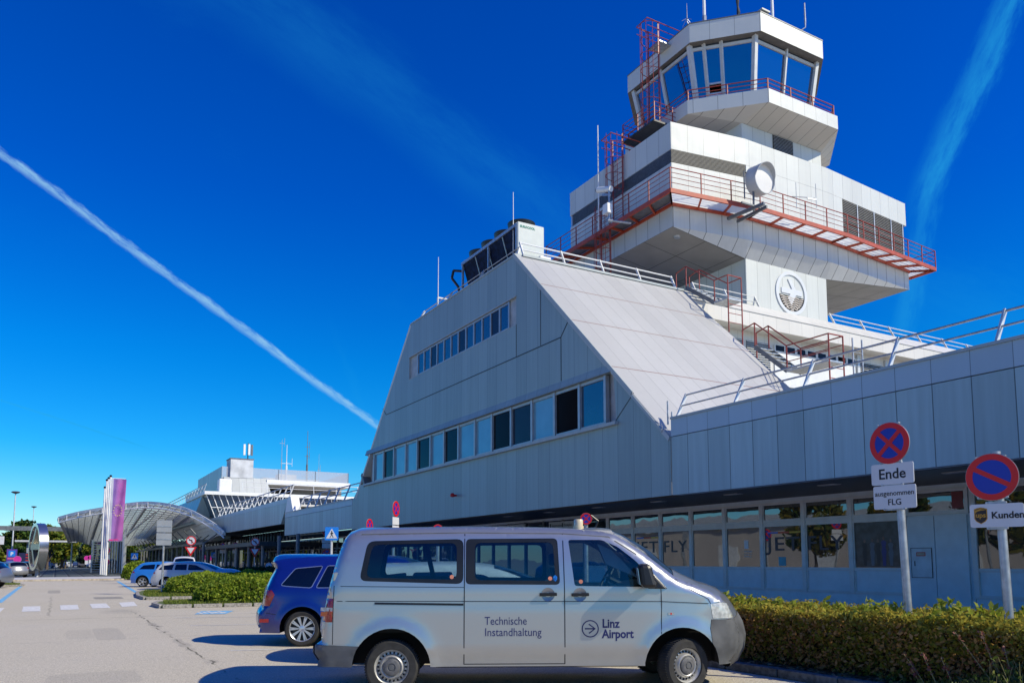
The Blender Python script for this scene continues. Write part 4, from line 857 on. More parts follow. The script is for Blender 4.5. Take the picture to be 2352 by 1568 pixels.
b = MB(); b.path([(31.1,28.9,20.0),(31.1,28.9,21.6),(31.45,29.1,21.9)], 0.055, 8); b.path([(30.55,29.0,20.6),(30.55,29.0,22.1),(31.2,29.1,22.1)], 0.035, 8); b.bar((30.6,30.3,20.02),(30.9,28.0,20.02),0.14,0.16); b.bar((31.3,30.3,20.02),(31.3,28.2,20.02),0.10,0.16); b.bar((29.9,28.6,20.1),(31.4,28.6,20.1),0.1,0.08); part(b, 'bracket', MT['mid_metal'], ds)
yg = thing('yagi_antenna', 'thin two armed dipole antenna on the catwalk right of the dish', 'antenna', (35.0,29.2,21.6)); b = MB()
b.tube((34.5,29.25,21.75),(35.9,28.9,21.85),0.025,6); b.tube((34.75,29.2,21.1),(34.75,29.2,22.6),0.014,5); b.tube((36.0,28.9,21.3),(36.0,28.9,22.7),0.014,5); b.bar((35.4,29.0,21.75),(36.0,28.9,21.78),0.05,0.12); part(b,'mast',MT['galv'],yg)
cc = thing('security_camera', 'white tube camera on a bracket at the shaded end of the catwalk', 'camera', (25.2,34.0,20.0)); b = MB()
b.tube((25.25,34.75,22.22),(25.42,33.75,21.92),0.16,14); part(b,'housing',MT['white_paint'],cc,smooth=40)
b = MB(); b.tube((25.23,34.83,22.245),(25.25,34.752,22.22),0.12,12); part(b,'lens',MT['black'],cc)
b = MB(); b.tube((25.35,33.85,20.0),(25.35,33.85,21.9),0.06,8); b.bar((25.3,34.4,21.8),(25.4,33.8,21.6),0.08,0.12); b.tube((25.2,33.8,20.1),(26.4,33.3,20.0),0.07,8); part(b,'bracket',MT['galv'],cc)
b = MB(); b.box((25.15,33.75,20.55),(25.5,34.2,21.1)); part(b,'junction_box',MT['white_paint'],cc,bevel=0.02)
def mast(name, label, pts, r, mat, extra=None):
    r_ = thing(name, label, 'antenna', pts[0]); b = MB()
    for (a, ra), (c_, rb) in zip(zip(pts, r), zip(pts[1:], r[1:])): b.tube(a, c_, ra, 8, rb)
    part(b, 'mast', mat, r_)
    if extra: e = MB(); extra(e); part(e, 'fitting', MT['galv'], r_)
    return r_
zr = 32.75
mast('roof_antenna', 'tall white pole antenna on red foot at the left of the cab roof', [(31.6,32.7,zr),(31.6,32.7,zr+0.9),(31.6,32.7,zr+6)], (0.10,0.09,0.075), MT['white_paint'], lambda e: e.tube((31.6,32.7,zr),(31.6,32.7,zr+0.8),0.125,8))
mast('roof_antenna', 'tall white pole antenna above the sunlit front edge of the cab roof', [(35.3,30.9,zr),(35.3,30.9,zr+6)], (0.09,0.07), MT['white_paint'])
mast('roof_antenna', 'black lumpy antenna mast on the middle of the cab roof edge', [(33.2,31.6,zr),(33.2,31.6,zr+0.7),(33.25,31.6,zr+0.9),(33.2,31.6,zr+1.3),(33.2,31.6,zr+1.6),(33.2,31.6,zr+3)], (0.09,0.07,0.11,0.06,0.10,0.05), MT['dark_metal'])
mast('roof_antenna', 'grey whip antenna on a slanted arm at the right of the cab roof', [(36.6,30.6,zr),(37.4,30.3,zr+0.65),(37.4,30.3,zr+1.0),(37.4,30.3,zr+2.2)], (0.035,0.035,0.06,0.04), MT['galv'])
mast('roof_antenna', 'small four armed ground plane antenna at the left corner of the cab roof', [(30.95,33.2,zr),(30.8,33.3,zr+0.55),(30.8,33.3,zr+1.7)], (0.04,0.04,0.014), MT['galv'], lambda e: [e.tube((30.8,33.3,zr+0.75),(30.8+dx,33.3+dy,zr+0.45),0.012,5) for dx, dy in ((.4,0),(-.4,0),(0,.4),(0,-.4))])
ob = thing('obstacle_lamp', 'small red obstruction lamp on the cab roof edge', 'lamp', (32.3,32.1,zr)); b = MB(); b.lathe([(0.22,0),(0.22,0.06),(0.12,0.1),(0.13,0.3),(0.07,0.42),(0,0.44)],(32.3,32.1,zr),(0,0,1),16); part(b,'lamp_body',MT['sign_red'],ob)
b = MB(); b.tube((31.2,32.75,zr+0.12),(33.4,31.2,zr+0.12),0.035,6); tag(b.build('roof_conduit', MT['red']), 'red pipe running along the cab roof edge between the antennas', 'pipe')
vs = thing('vent_cowl', 'small beige vent cowl at the corner of the cab roof', 'vent', (34.2,30.6,zr)); b = MB(); b.box((34.0,30.5,zr),(34.45,30.95,zr+0.55)); part(b,'duct',M('vent_beige',(0.40,0.36,0.28),0.6),vs); b = MB(); b.box((33.9,30.4,zr+0.62),(34.55,31.05,zr+0.72)); part(b,'cap',MT['sill'],vs)
mast('whip_antenna', 'thin white whip antenna rising beside the lower deck ladder', [(26.2,36.0,20.6),(26.2,36.0,25.6),(26.2,36.0,26.9)], (0.045,0.04,0.03), MT['white_paint'])
mast('whip_antenna', 'thin white whip antenna near the far end of the office block roof', [(17.9,39.9,15.5),(17.9,39.9,18.7)], (0.03,0.015), MT['white_paint'])
mast('whip_antenna', 'thin white whip antenna in front of the rooftop chiller', [(18.25,32.0,15.5),(18.25,32.0,19.3)], (0.03,0.015), MT['white_paint'])
# rooftop chiller with four fans
ch = thing('rooftop_chiller', 'white rooftop chiller with dark coils and four black fans', 'chiller', (18.9, 31.6, 15.5))
b = MB(); b.box((18.15,31.4,15.5),(19.62,31.56,17.62)); part(b,'end_panel',M('chiller_white',(0.52,0.56,0.54),0.4,var=0.03),ch,bevel=0.05)
b = MB(); b.hexa([(18.75,31.56,15.75),(19.05,31.56,15.75),(19.05,37.4,15.75),(18.75,37.4,15.75)], [(18.22,31.56,17.45),(19.55,31.56,17.45),(19.55,37.4,17.45),(18.22,37.4,17.45)]); part(b,'coil',M('chiller_coil',(0.008,0.016,0.045),0.75,var=0.5,nscale=5,spec=0.15),ch)
b = MB(); b.box((18.16,31.56,17.45),(19.62,37.5,17.60)); b.box((18.2,31.5,15.5),(19.6,37.5,15.72))
for y in (31.62,34.45,37.4): b.box((18.17,y-0.05,15.7),(18.27,y+0.05,17.46))
for y in (33.0,34.55,35.9): b.bar((18.20,y-0.02,17.4),(18.72,y,15.75),0.05,0.05)
part(b,'chiller_frame',MT['galv'],ch)
for k in range(4):
    y = 32.35+k*1.4; b = MB(); b.lathe([(0.56,0.0),(0.64,0.14),(0.68,0.36),(0.62,0.37),(0.56,0.2),(0.0,0.16)],(18.9,y,17.60),(0,0,1),28); part(b,'fan',MT['black'],ch,smooth=40)
moved(t_ := text_mb('EUROCOOL', 0.15, bold=0.006), T(18.28,31.388,17.35)); part(t_,'maker_lettering',M('teal_lettering',(0.01,0.22,0.17),0.4),ch)
b = MB(); b.path([(18.3,37.6,17.2),(17.95,38.0,17.3),(17.9,38.1,16.9),(18.2,37.9,16.4),(18.3,37.8,15.5)],0.07,8); part(b,'hose',MT['black'],ch)
b = MB(); b.box((19.15,31.0,15.55),(19.75,31.35,16.0)); tag(b.build('roof_cabinet', MT['white_paint'], bevel=0.02), 'small white box on the roof in front of the chiller', 'cabinet')
def lean_rail(label, pts, lean, h=0.78, step=2.6, mat='galv', r=0.03, name='roof_railing'):
    r_ = thing(name, label, 'railing', pts[0]); ln = Vector(lean); q = MB(); bars = [(0.55, r*0.9), (1.0, r)]
    for a, b_ in zip(pts, pts[1:]):
        a, b_ = Vector(a), Vector(b_); L = (b_-a).length; k = max(1, round(L/step))
        for f, rr_ in bars: q.tube(a+ln*f+Vector((0,0,h*f)), b_+ln*f+Vector((0,0,h*f)), rr_, 6)
        for j in range(k+1):
            p_ = a.lerp(b_, j/k); z = MB(); z.bar(p_, p_+ln*1.04+Vector((0,0,h*1.04)), 0.05, 0.10); part(z, 'post', MT['galv_light'], r_)
    part(q, 'rail', MT[mat], r_); return r_
lean_rail('leaning steel railing along the roof edge of the low wing', [(17.75,20.15,6.36),(17.75,-6,6.36)], (0.45,0,0), 0.86, 2.55)
lean_rail('pale leaning railing along the top of the sloping roof', [(18.0,30.55,15.5),(27.1,30.55,15.5)], (0,0.40,0), 0.85, 2.35, 'white_paint', 0.035)
lean_rail('short pale railing at the foot of the tower shaft', [(28.6,30.62,15.52),(33.2,30.62,15.52)], (0,0.40,0), 0.8, 2.2, 'galv_light', 0.03)
lean_rail('leaning railing on the cream roof edge right of the tower shaft', [(39.4,30.62,15.52),(56,30.62,15.52)], (0,0.40,0), 0.8, 2.9, 'galv_light', 0.03)
lean_rail('low railing along the front roof edge of the office block before the chiller', [(17.7,31.0,15.5),(17.7,42.3,15.5)], (0.42,0,0), 0.75, 3.6, 'galv', 0.03)
lean_rail('leaning railing on the low roof beyond the office block', [(17.75,53.2,5.95),(17.75,68,5.95)], (0.45,0,0), 1.15, 2.5, 'galv', 0.04)
lean_rail('leaning railing along the raised roof of the departure hall', [(17.75,71.5,7.22),(17.75,112,7.24)], (0.45,0,0), 1.25, 2.4, 'galv', 0.05)
b = MB(); b.path([(18.2,40.6,15.5),(18.2,40.6,16.6),(19.8,40.6,16.6)],0.05,8); tag(b.build('vent_pipe', MT['white_paint']), 'white angled pipe at the far end of the office block roof', 'pipe')
b = MB(); b.tube((17.6,20.4,6.2),(17.6,20.4,7.0),0.03,6); b.tube((17.6,20.2,6.2),(17.6,20.2,6.6),0.03,6); tag(b.build('post_stub', MT['galv']), 'short leftover railing stub where the slope meets the low roof', 'post')
# ------------------------------------------------------------------ vehicles
def paint(name, col, metal=0.55, rough=0.30, flake=0.06, coat=0.8):
    m, t, b = new_mat(name); p = opos(t); n = t.noise(p, 2.2, 4.0)
    dirt = t.node('ShaderNodeSeparateXYZ', {0: p}).outputs[2]
    c = t.mix(n, tuple(v*(1-flake) for v in col), tuple(v*(1+flake) for v in col))
    dm = t.m('MULTIPLY', t.ss(t.m('ADD', dirt, t.m('MULTIPLY', t.noise(p, 5.0, 4.0), 0.35)), 0.85, 0.30), 0.35)
    t.set(b.inputs['Base Color'], t.mix(dm, c, (0.23, 0.21, 0.19))); b.inputs['Metallic'].default_value = metal
    t.set(b.inputs['Roughness'], t.m('ADD', rough, t.m('MULTIPLY', dm, 0.6))); b.inputs['Coat Weight'].default_value = coat; b.inputs['Coat Roughness'].default_value = 0.05
    return m
MT['car_glass'] = GLASS('car_glass', (0.58, 0.76, 0.80), 0.93)
MT['car_glass_dark'] = GLASS('tinted_car_glass', (0.10, 0.12, 0.14), 0.6, base=(0.006, 0.007, 0.009))
MT['tyre'] = M('tyre_rubber', (0.028, 0.027, 0.026), 0.85, var=0.3, nscale=9, bump=0.2, bscale=40)
MT['steel_rim'] = M('steel_rim', (0.46, 0.45, 0.43), 0.4, metal=0.45, var=0.15, nscale=9)
MT['alloy'] = M('alloy_rim', (0.62, 0.63, 0.65), 0.28, metal=0.7, var=0.06)
MT['hub_dark'] = M('hub_cap_plastic', (0.10, 0.10, 0.105), 0.6, var=0.25, nscale=20)
MT['bumper_grey'] = M('faded_bumper_plastic', (0.085, 0.088, 0.092), 0.62, var=0.25, nscale=5)
MT['seat'] = M('seat_fabric', (0.018, 0.02, 0.024), 0.9, var=0.3)
MT['lamp_red'] = M('tail_lamp_red', (0.33, 0.001, 0.003), 0.15, coat=0.8, var=0.2, nscale=30)
MT['lamp_amber'] = M('lamp_amber', (0.60, 0.10, 0.01), 0.2, coat=0.8, var=0.1)
MT['lamp_clear'] = M('lamp_clear', (0.50, 0.52, 0.50), 0.12, coat=0.9, var=0.25, nscale=20)
MT['trim_bright'] = M('bright_trim', (0.55, 0.55, 0.55), 0.25, metal=0.8)
def pin(poly, x, y):
    c = False; n = len(poly); j = n-1
    for i in range(n):
        xi, yi = poly[i]; xj, yj = poly[j]
        if (yi > y) != (yj > y) and x < (xj-xi)*(y-yi)/(yj-yi)+xi: c = not c
        j = i
    return c
def dist_seg(px, py, a, b):
    vx, vy = b[0]-a[0], b[1]-a[1]; L = vx*vx+vy*vy; t_ = max(0, min(1, ((px-a[0])*vx+(py-a[1])*vy)/L)) if L else 0
    return math.hypot(px-a[0]-vx*t_, py-a[1]-vy*t_)
def interp(tab, x):
    if x <= tab[0][0]: return tab[0][1]
    for (x0, y0), (x1, y1) in zip(tab, tab[1:]):
        if x <= x1: f = (x-x0)/(x1-x0); f = f*f*(3-2*f) if len(tab) > 2 and False else f; return y0+(y1-y0)*f
    return tab[-1][1]
def rounded(poly, r, n=4):
    out = []; k = len(poly)
    for i in range(k):
        p0, p1, p2 = Vector(poly[i-1]), Vector(poly[i]), Vector(poly[(i+1) % k])
        ra = min(r, (p0-p1).length*0.45, (p2-p1).length*0.45); a = p1+(p0-p1).normalized()*ra; b = p1+(p2-p1).normalized()*ra
        for j in range(n+1): t_ = j/n; out.append(tuple(a*(1-t_)**2+p1*2*t_*(1-t_)+b*t_*t_))
    return out
def smooth_line(pts, n=3):
    out = []; k = len(pts)
    for i in range(k-1):
        p0, p1, p2, p3 = (Vector(pts[max(0, min(k-1, i+d))]) for d in (-1, 0, 1, 2))
        for j in range(n):
            t_ = j/n; out.append(tuple(0.5*((2*p1)+(p2-p0)*t_+(2*p0-5*p1+4*p2-p3)*t_*t_+(3*p1-p0-3*p2+p3)*t_**3)))
    return out + [tuple(pts[-1])]
class Car:
    """a car body from its side outline: two side skins with real window, arch and lamp cut-outs, joined by roof, glass and end strips"""
    def __init__(s, top, bottom_z, W, plan, tumble, arches, r_arch, fillet=0.10, crown=None, flare=0.03, res=0.085, arch_flare_w=0.10, creases=()):
        s.mp = []; d_ = []
        for i, p in enumerate(top):
            s.mp.append(len(d_)); d_.append(tuple(p))
            if i < len(top)-1:
                q = top[i+1]; k = max(1, math.ceil(math.hypot(q[0]-p[0], q[1]-p[1])/res)); d_ += [(p[0]+(q[0]-p[0])*j/k, p[1]+(q[1]-p[1])*j/k) for j in range(1, k)]
        top = d_; s.top = top; s.bz = bottom_z; s.W = W; s.plan = plan; s.tumble = tumble; s.arches = arches; s.ra = r_arch; s.fil = fillet; s.flare = flare; s.res = res; s.afw = arch_flare_w; s.creases = creases
        s.crown = crown or [(top[0][0], 0.1), (top[-1][0], 0.1)]
    def y(s, x, z):
        w = s.W*interp(s.plan, x)*interp(s.tumble, z)
        for ax, az in s.arches:
            d = math.hypot(x-ax, z-az)-s.ra
            if -0.05 < d < s.afw*1.6 and z > az-0.25: w += s.flare*math.exp(-(max(0, d)/s.afw)**2)
        for z0, amp, wd in s.creases: w += amp*math.exp(-((z-z0)/wd)**2)
        d = min(dist_seg(x, z, a, b) for a, b in zip(s.top, s.top[1:]))
        r = s.fil; d = min(d, r); return w-(r-math.sqrt(max(0, r*r-(r-d)**2)))
    def skin(s, regions):
        """regions: list of (name, polygon) in side view, later ones win; returns {name: (verts, tris)}"""
        out = list(s.top) + [(s.top[-1][0], s.bz), (s.top[0][0], s.bz)]
        pts = []; edges = []
        def loop(P, closed=True):
            i0 = len(pts)
            dense = []
            k = len(P)
            for i in range(k if closed else k-1):
                a, b = P[i], P[(i+1) % k]; L = math.hypot(b[0]-a[0], b[1]-a[1]); n = max(1, int(L/s.res))
                dense += [(a[0]+(b[0]-a[0])*j/n, a[1]+(b[1]-a[1])*j/n) for j in range(n)]
            if not closed: dense.append(P[-1])
            pts.extend(dense); m = len(dense)
            for i in range(m if closed else m-1): edges.append((i0+i, i0+(i+1) % m))
        loop(out)
        arcs = []
        for ax, az in s.arches:
            c = [(ax+s.ra*math.cos(2*math.pi*k/40), az+s.ra*math.sin(2*math.pi*k/40)) for k in range(40)]; loop(c)
            for dd in (0.03, 0.07, 0.12):
                pts.extend([(ax+(s.ra+dd)*math.cos(math.pi*(k+0.5*(dd == .07))/22-0.2), az+(s.ra+dd)*math.sin(math.pi*(k+0.5*(dd == .07))/22-0.2)) for k in range(25)])
        for nm, P in regions: loop(P)
        for dd in (s.fil*0.12, s.fil*0.35, s.fil*0.65, s.fil*1.0):                 # rows inside the outline for the rounded edge
            for a, b in zip(s.top, s.top[1:]):
                v = Vector((b[0]-a[0], b[1]-a[1])); L = v.length
                if L < 1e-4: continue
                v /= L; nn = Vector((v.y, -v.x)); k = max(1, int(L/s.res))
                for j in range(k): q = Vector(a)+v*(L*(j+0.5)/k)+nn*dd; pts.append((q.x, q.y))
        xs = [p[0] for p in out]; zs = [p[1] for p in out]; x = min(xs)
        while x < max(xs):
            z = s.bz+0.04; k = 0
            while z < max(zs): pts.append((x+(0.5*s.res if k % 2 else 0), z)); z += s.res; k += 1
            x += s.res
        pts = [p for i, p in enumerate(pts)]
        vs, es, fs, *_ = delaunay_2d_cdt([Vector(p) for p in pts], edges, [], 0, 1e-4)
        res = {}
        for f in fs:
            for t_ in ([f] if len(f) == 3 else [(f[0], f[i], f[i+1]) for i in range(1, len(f)-1)]):
                cx = sum(vs[i].x for i in t_)/3; cz = sum(vs[i].y for i in t_)/3
                if not pin(out, cx, cz): continue
                if any(math.hypot(cx-a, cz-b) < s.ra for a, b in s.arches): continue
                nm = 'body'
                for n_, P in regions:
                    if pin(P, cx, cz): nm = n_
                res.setdefault(nm, []).append([(vs[i].x, vs[i].y) for i in t_])
        return res
    def side_mesh(s, tris, inset=0.0, both=True):
        mb = MB(); idx = {}
        for sg in ((-1, 1) if both else (-1,)):
            for t_ in tris:
                f = []
                for x, z in t_:
                    k = (sg, round(x, 4), round(z, 4))
                    if k not in idx: idx[k] = len(mb.v); mb.v.append((x, sg*(s.y(x, z)-inset), z))
                    f.append(idx[k])
                if len(set(f)) == 3: mb.f.append(tuple(f)); mb.mi.append(0)
        return mb
    def strip(s, i0, i1, n=10, inset=0.0):
        """the skin across the car between outline points i0..i1"""
        mb = MB(); rows = []
        for i in range(i0, i1+1):
            p = Vector(s.top[i]); a = Vector(s.top[max(0, i-1)]); b = Vector(s.top[min(len(s.top)-1, i+1)]); v = (b-a).normalized(); nn = Vector((-v.y, v.x))
            w = s.y(p.x, p.y); cr = interp(s.crown, p.x); q = []
            for k in range(n+1):
                u = -1+2*k/n; o = nn*(cr*(1-abs(u)**2.4)-inset); q.append((p.x+o.x, u*w, p.y+o.y))
            rows.append(q)
        return mb.loft(rows, caps=False, closed=False)
    def at(s, x, z, d=0.0, sg=-1): return Vector((x, sg*(s.y(x, z)+d), z))
    def line(s, mb, pts, w=0.010, d=0.002, sides=(-1, 1)):
        for sg in sides:
            P = []
            for a, b in zip(pts, pts[1:]):
                n = max(1, int(math.hypot(b[0]-a[0], b[1]-a[1])/0.10)); P += [(a[0]+(b[0]-a[0])*j/n, a[1]+(b[1]-a[1])*j/n) for j in range(n)]
            P.append(pts[-1]); rows = []
            for i, p in enumerate(P):
                a, b = Vector(P[max(0, i-1)]), Vector(P[min(len(P)-1, i+1)]); v = (b-a).normalized(); nn = Vector((-v.y, v.x))*w/2
                rows.append([s.at(p[0]+nn.x, p[1]+nn.y, d, sg), s.at(p[0]-nn.x, p[1]-nn.y, d, sg)])
            mb.loft(rows, caps=False, closed=False)
def weld(mb):
    idx = {}; mp = []; V = []
    for v in mb.v:
        k = (round(v[0], 3), round(v[1], 3), round(v[2], 3))
        if k not in idx: idx[k] = len(V); V.append(v)
        mp.append(idx[k])
    F = []; 
    for f in mb.f:
        g = []
        for i in f:
            if mp[i] not in g: g.append(mp[i])
        if len(g) > 2: F.append(tuple(g))
    mb.v = V; mb.f = F; mb.mi = [0]*len(F); return mb
def wheel(parent, x, y, R_, w, kind, steer=0.0, sg=-1, name='wheel'):
    """wheel whose outer face looks along sg*y"""
    root = bpy.data.objects.new(name, None); COL.objects.link(root); root.parent = parent; root.location = (x, y, R_); root.rotation_euler = (0, 0, steer)
    ax = (0, sg, 0); ri = R_*(0.64 if kind == 'steel' else 0.71); b = MB()
    b.lathe([(ri, -w/2), (R_*0.90, -w/2), (R_*0.97, -w*0.40), (R_, -w*0.22), (R_, w*0.22), (R_*0.97, w*0.40), (R_*0.90, w/2), (ri*1.04, w*0.48), (ri, w*0.40)], (0,0,0), ax, 48)
    for k in range(64):                                # tread blocks
        a = 2*math.pi*k/64; b.bar((R_*1.0*math.cos(a), -sg*w*0.40, R_*math.sin(a)), (R_*1.0*math.cos(a), sg*w*0.40, R_*math.sin(a)), 0.012, 0.006)
    b.build('tyre', MT['tyre'], root, smooth=35)
    b = MB(); f = w*0.36
    if kind == 'steel':
        b.lathe([(ri*1.0, -w*0.4), (ri*0.985, f), (ri*1.03, f+0.012), (ri*1.03, f+0.004), (ri*0.93, f-0.012), (ri*0.86, f-0.05), (ri*0.74, f-0.045), (ri*0.66, f+0.004), (ri*0.60, f+0.014), (ri*0.52, f+0.0), (0.0, f-0.02)], (0,0,0), ax, 48)
        b.build('rim', MT['steel_rim'], root, smooth=35)
        b = MB()
        for k in range(22):
            a = 2*math.pi*k/22; b.disc((ri*0.80*math.cos(a), sg*(f-0.044), ri*0.80*math.sin(a)), ri*0.058, ax, 0.012, 10)
        b.build('rim_hole', MT['void'], root)
        b = MB(); b.lathe([(ri*0.50, f-0.01), (ri*0.49, f+0.022), (ri*0.40, f+0.034), (ri*0.24, f+0.034), (ri*0.22, f+0.026), (0.0, f+0.026)], (0,0,0), ax, 40); b.build('hub_cap', MT['hub_dark'], root, smooth=35)
        b = MB(); b.lathe([(ri*0.16, f+0.0275), (ri*0.15, f+0.032), (0, f+0.032)], (0,0,0), ax, 24); b.build('hub_badge', MT['bumper_grey'], root)
    else:
        b.lathe([(ri, -w*0.4), (ri*0.985, f), (ri*1.03, f+0.010), (ri*1.02, f+0.014), (ri*0.95, f), (ri*0.93, f-0.06)], (0,0,0), ax, 48)
        nsp = int(kind)
        for k in range(nsp):
            for d in (-0.13, 0.13) if nsp <= 10 else (0.0,):
                a = 2*math.pi*k/nsp; a2 = a+d*(1.0 if nsp <= 6 else 0.6)
                b.bar((ri*0.20*math.cos(a), sg*(f-0.012), ri*0.20*math.sin(a)), (ri*0.96*math.cos(a2), sg*(f-0.006), ri*0.96*math.sin(a2)), 0.026*(R_/0.33), ri*0.105)
        b.lathe([(ri*0.26, f-0.03), (ri*0.24, f+0.0), (ri*0.12, f+0.008), (0, f+0.008)], (0,0,0), ax, 24)
        b.build('rim', MT['alloy'], root, smooth=35)
        b = MB(); b.disc((0, sg*(f-0.085), 0), ri*0.94, ax, 0.02, 32); b.build('brake_disc', MT['dark_metal'], root)
    return root
def cabin(root, x0, x1, wz, W, rows, roofz, mat='seat'):
    """floor, dashboard and seats seen through the glass"""
    b = MB(); b.box((x0, -W*0.90, wz-0.55), (x1+0.5, W*0.90, wz-0.42)); b.build('floor', MT['seat'], root)
    for x in rows:
        for y in (-W*0.48, W*0.48):
            b = MB(); b.hexa([(x,y-0.24,wz-0.32),(x+0.5,y-0.24,wz-0.32),(x+0.5,y+0.24,wz-0.32),(x,y+0.24,wz-0.32)], [(x,y-0.24,wz-0.18),(x+0.5,y-0.24,wz-0.14),(x+0.5,y+0.24,wz-0.14),(x,y+0.24,wz-0.18)])
            b.hexa([(x-0.06,y-0.23,wz-0.25),(x+0.08,y-0.23,wz-0.25),(x+0.08,y+0.23,wz-0.25),(x-0.06,y+0.23,wz-0.25)], [(x-0.24,y-0.20,wz+0.26),(x-0.14,y-0.20,wz+0.26),(x-0.14,y+0.20,wz+0.26),(x-0.24,y+0.20,wz+0.26)])
            b.box((x-0.25, y-0.12, wz+0.29), (x-0.17, y+0.12, wz+0.46)); b.build('seat', MT[mat], root, bevel=0.03)

# ---- the silver van -------------------------------------------------
van = thing('silver_van', 'silver passenger van with navy lettering on its side and an amber lamp on the roof', 'van', (4.16, 10.44, 0), R(-27.3))
sil = paint('silver_paint', (0.43, 0.44, 0.445), 0.70, 0.29, 0.02)
vtop = [(-0.93,0.42),(-0.99,0.50),(-0.985,0.60),(-0.90,0.66),(-0.89,0.80),(-0.875,1.0),(-0.84,1.2),(-0.80,1.40),(-0.745,1.62),(-0.685,1.82),(-0.64,1.93),(-0.58,2.00),(-0.47,2.045),(-0.25,2.065),(0.2,2.08),(0.8,2.09),(1.4,2.09),(2.0,2.08),(2.4,2.065),(2.66,2.045),(2.83,2.01),(3.0,1.915),(3.2,1.775),(3.4,1.62),(3.60,1.465),(3.74,1.40),(3.92,1.335),(4.1,1.26),(4.24,1.185),(4.33,1.10),(4.39,1.0),(4.44,0.90),(4.50,0.78),(4.525,0.66),(4.51,0.54),(4.46,0.44),(4.36,0.36)]
WV = 1.045
vc = Car(vtop, 0.345, WV, [(-1.0,0.90),(-0.86,0.955),(-0.6,0.99),(-0.2,1.0),(3.2,1.0),(3.6,0.985),(3.9,0.955),(4.15,0.90),(4.3,0.85),(4.4,0.78),(4.54,0.66)],
         [(0.3,0.965),(0.52,0.985),(0.60,1.0),(1.0,1.0),(1.15,0.998),(1.34,0.985),(1.65,0.945),(1.95,0.885),(2.1,0.86)], [(0.0,0.335),(3.66,0.335)], 0.485, fillet=0.13,
         crown=[(-1,0.10),(-0.5,0.07),(0,0.035),(2.4,0.035),(2.83,0.10),(3.3,0.16),(3.6,0.14),(4.0,0.10),(4.3,0.16),(4.55,0.24)], flare=0.026, creases=((1.155,-0.010,0.018),(0.545,0.012,0.03)))
w1 = rounded([(-0.33,1.905),(0.885,1.935),(0.885,1.365),(-0.42,1.405)], 0.09); w2 = rounded([(0.915,1.935),(2.085,1.945),(2.11,1.355),(0.915,1.362)], 0.06)
w3 = rounded([(2.225,1.925),(2.66,1.925),(2.86,1.835),(3.07,1.67),(3.26,1.475),(3.38,1.325),(2.295,1.34)], 0.035)
p1 = rounded([(-0.27,1.86),(0.80,1.885),(0.80,1.42),(-0.34,1.445)], 0.09); p2 = rounded([(1.03,1.885),(2.03,1.895),(2.05,1.405),(1.03,1.415)], 0.08)
tl = [(-0.90,1.185),(-0.735,1.185),(-0.745,0.895),(-0.92,0.895)]
bumpF = [(4.06,0.32),(4.06,0.60),(4.035,0.80),(4.055,0.915),(4.36,0.905),(4.6,0.9),(4.6,0.3)]
bumpR = [(-1.05,0.3),(-1.05,0.615),(-0.385,0.60),(-0.47,0.345)]
hl = [(4.045,1.105),(4.20,1.125),(4.34,1.11),(4.44,0.925),(4.075,0.925)]
regs = [('sur1', w1), ('sur2', w2), ('win3', w3), ('pane1', p1), ('pane2', p2), ('tail', tl), ('bumper_front', bumpF), ('bumper_rear', bumpR), ('headlight', hl)]
sk = vc.skin(regs)
ntop = len(vc.top)
iR, i7, i10, iW, iH, iB = (vc.mp[k] for k in (3, 7, 10, 20, 24, 31))
body = vc.side_mesh(sk['body'])
def join(a, b):
    o = len(a.v); a.v += b.v; a.f += [tuple(i+o for i in f) for f in b.f]; a.mi += b.mi; return a
join(body, vc.strip(iR, i7)); join(body, vc.strip(i10, iW)); join(body, vc.strip(iH, iB))
b_ = weld(body).build('body', sil, van, smooth=42)
glass = MT['car_glass']
g = vc.strip(i7, i10); g.build('rear_window', MT['car_glass_dark'], van, smooth=True)
g = vc.strip(iW, iH, inset=0.004); g.build('windscreen', glass, van, smooth=True)
for nm, rg, mt, ins in (('window_surround','sur1',MT['black'],0.004), ('window_surround','sur2',MT['black'],0.004), ('side_window','pane1',glass,0.010), ('side_window','pane2',glass,0.010), ('front_door_window','win3',glass,0.010), ('tail_light','tail',MT['lamp_red'],-0.008), ('headlight','headlight',MT['lamp_clear'],-0.004)):
    for sg in (-1, 1):
        m_ = vc.side_mesh(sk[rg], ins, both=False)
        if sg == 1: m_.v = [(x, -y, z) for x, y, z in m_.v]
        m_.build(nm, mt, van, smooth=True)
bf = vc.side_mesh(sk['bumper_front'], -0.006); join(bf, vc.strip(iB, ntop-1, inset=-0.006)); bf.build('front_bumper', MT['bumper_grey'], van, smooth=50)
br = vc.side_mesh(sk['bumper_rear'], -0.02); join(br, vc.strip(0, 3, inset=-0.02)); br.build('rear_bumper', MT['bumper_grey'], van, smooth=50)
# lamp details
for sg in (-1, 1):
    for z0, z1, mt in ((0.965,1.02,'lamp_amber'), (1.03,1.075,'lamp_clear')):
        m_ = MB(); m_.loft([[vc.at(-0.905,z0,0.012,sg), vc.at(-0.74,z0,0.012,sg)],[vc.at(-0.90,z1,0.012,sg), vc.at(-0.74,z1,0.012,sg)]], caps=False, closed=False); m_.build('tail_light_band', MT[mt], van)
sm = MB()
vc.line(sm, [(0.90,2.0),(0.90,0.37)], 0.012); vc.line(sm, [(2.155,2.0),(2.165,1.3),(2.165,0.37)], 0.012); vc.line(sm, [(3.395,1.33),(3.40,1.12),(3.385,0.74)], 0.010)
vc.line(sm, [(-0.735,1.34),(0.90,1.325)], 0.007); vc.line(sm, [(-0.74,1.155),(3.39,1.145),(4.02,1.115)], 0.009); vc.line(sm, [(-0.735,0.62),(-0.735,1.34)], 0.008)
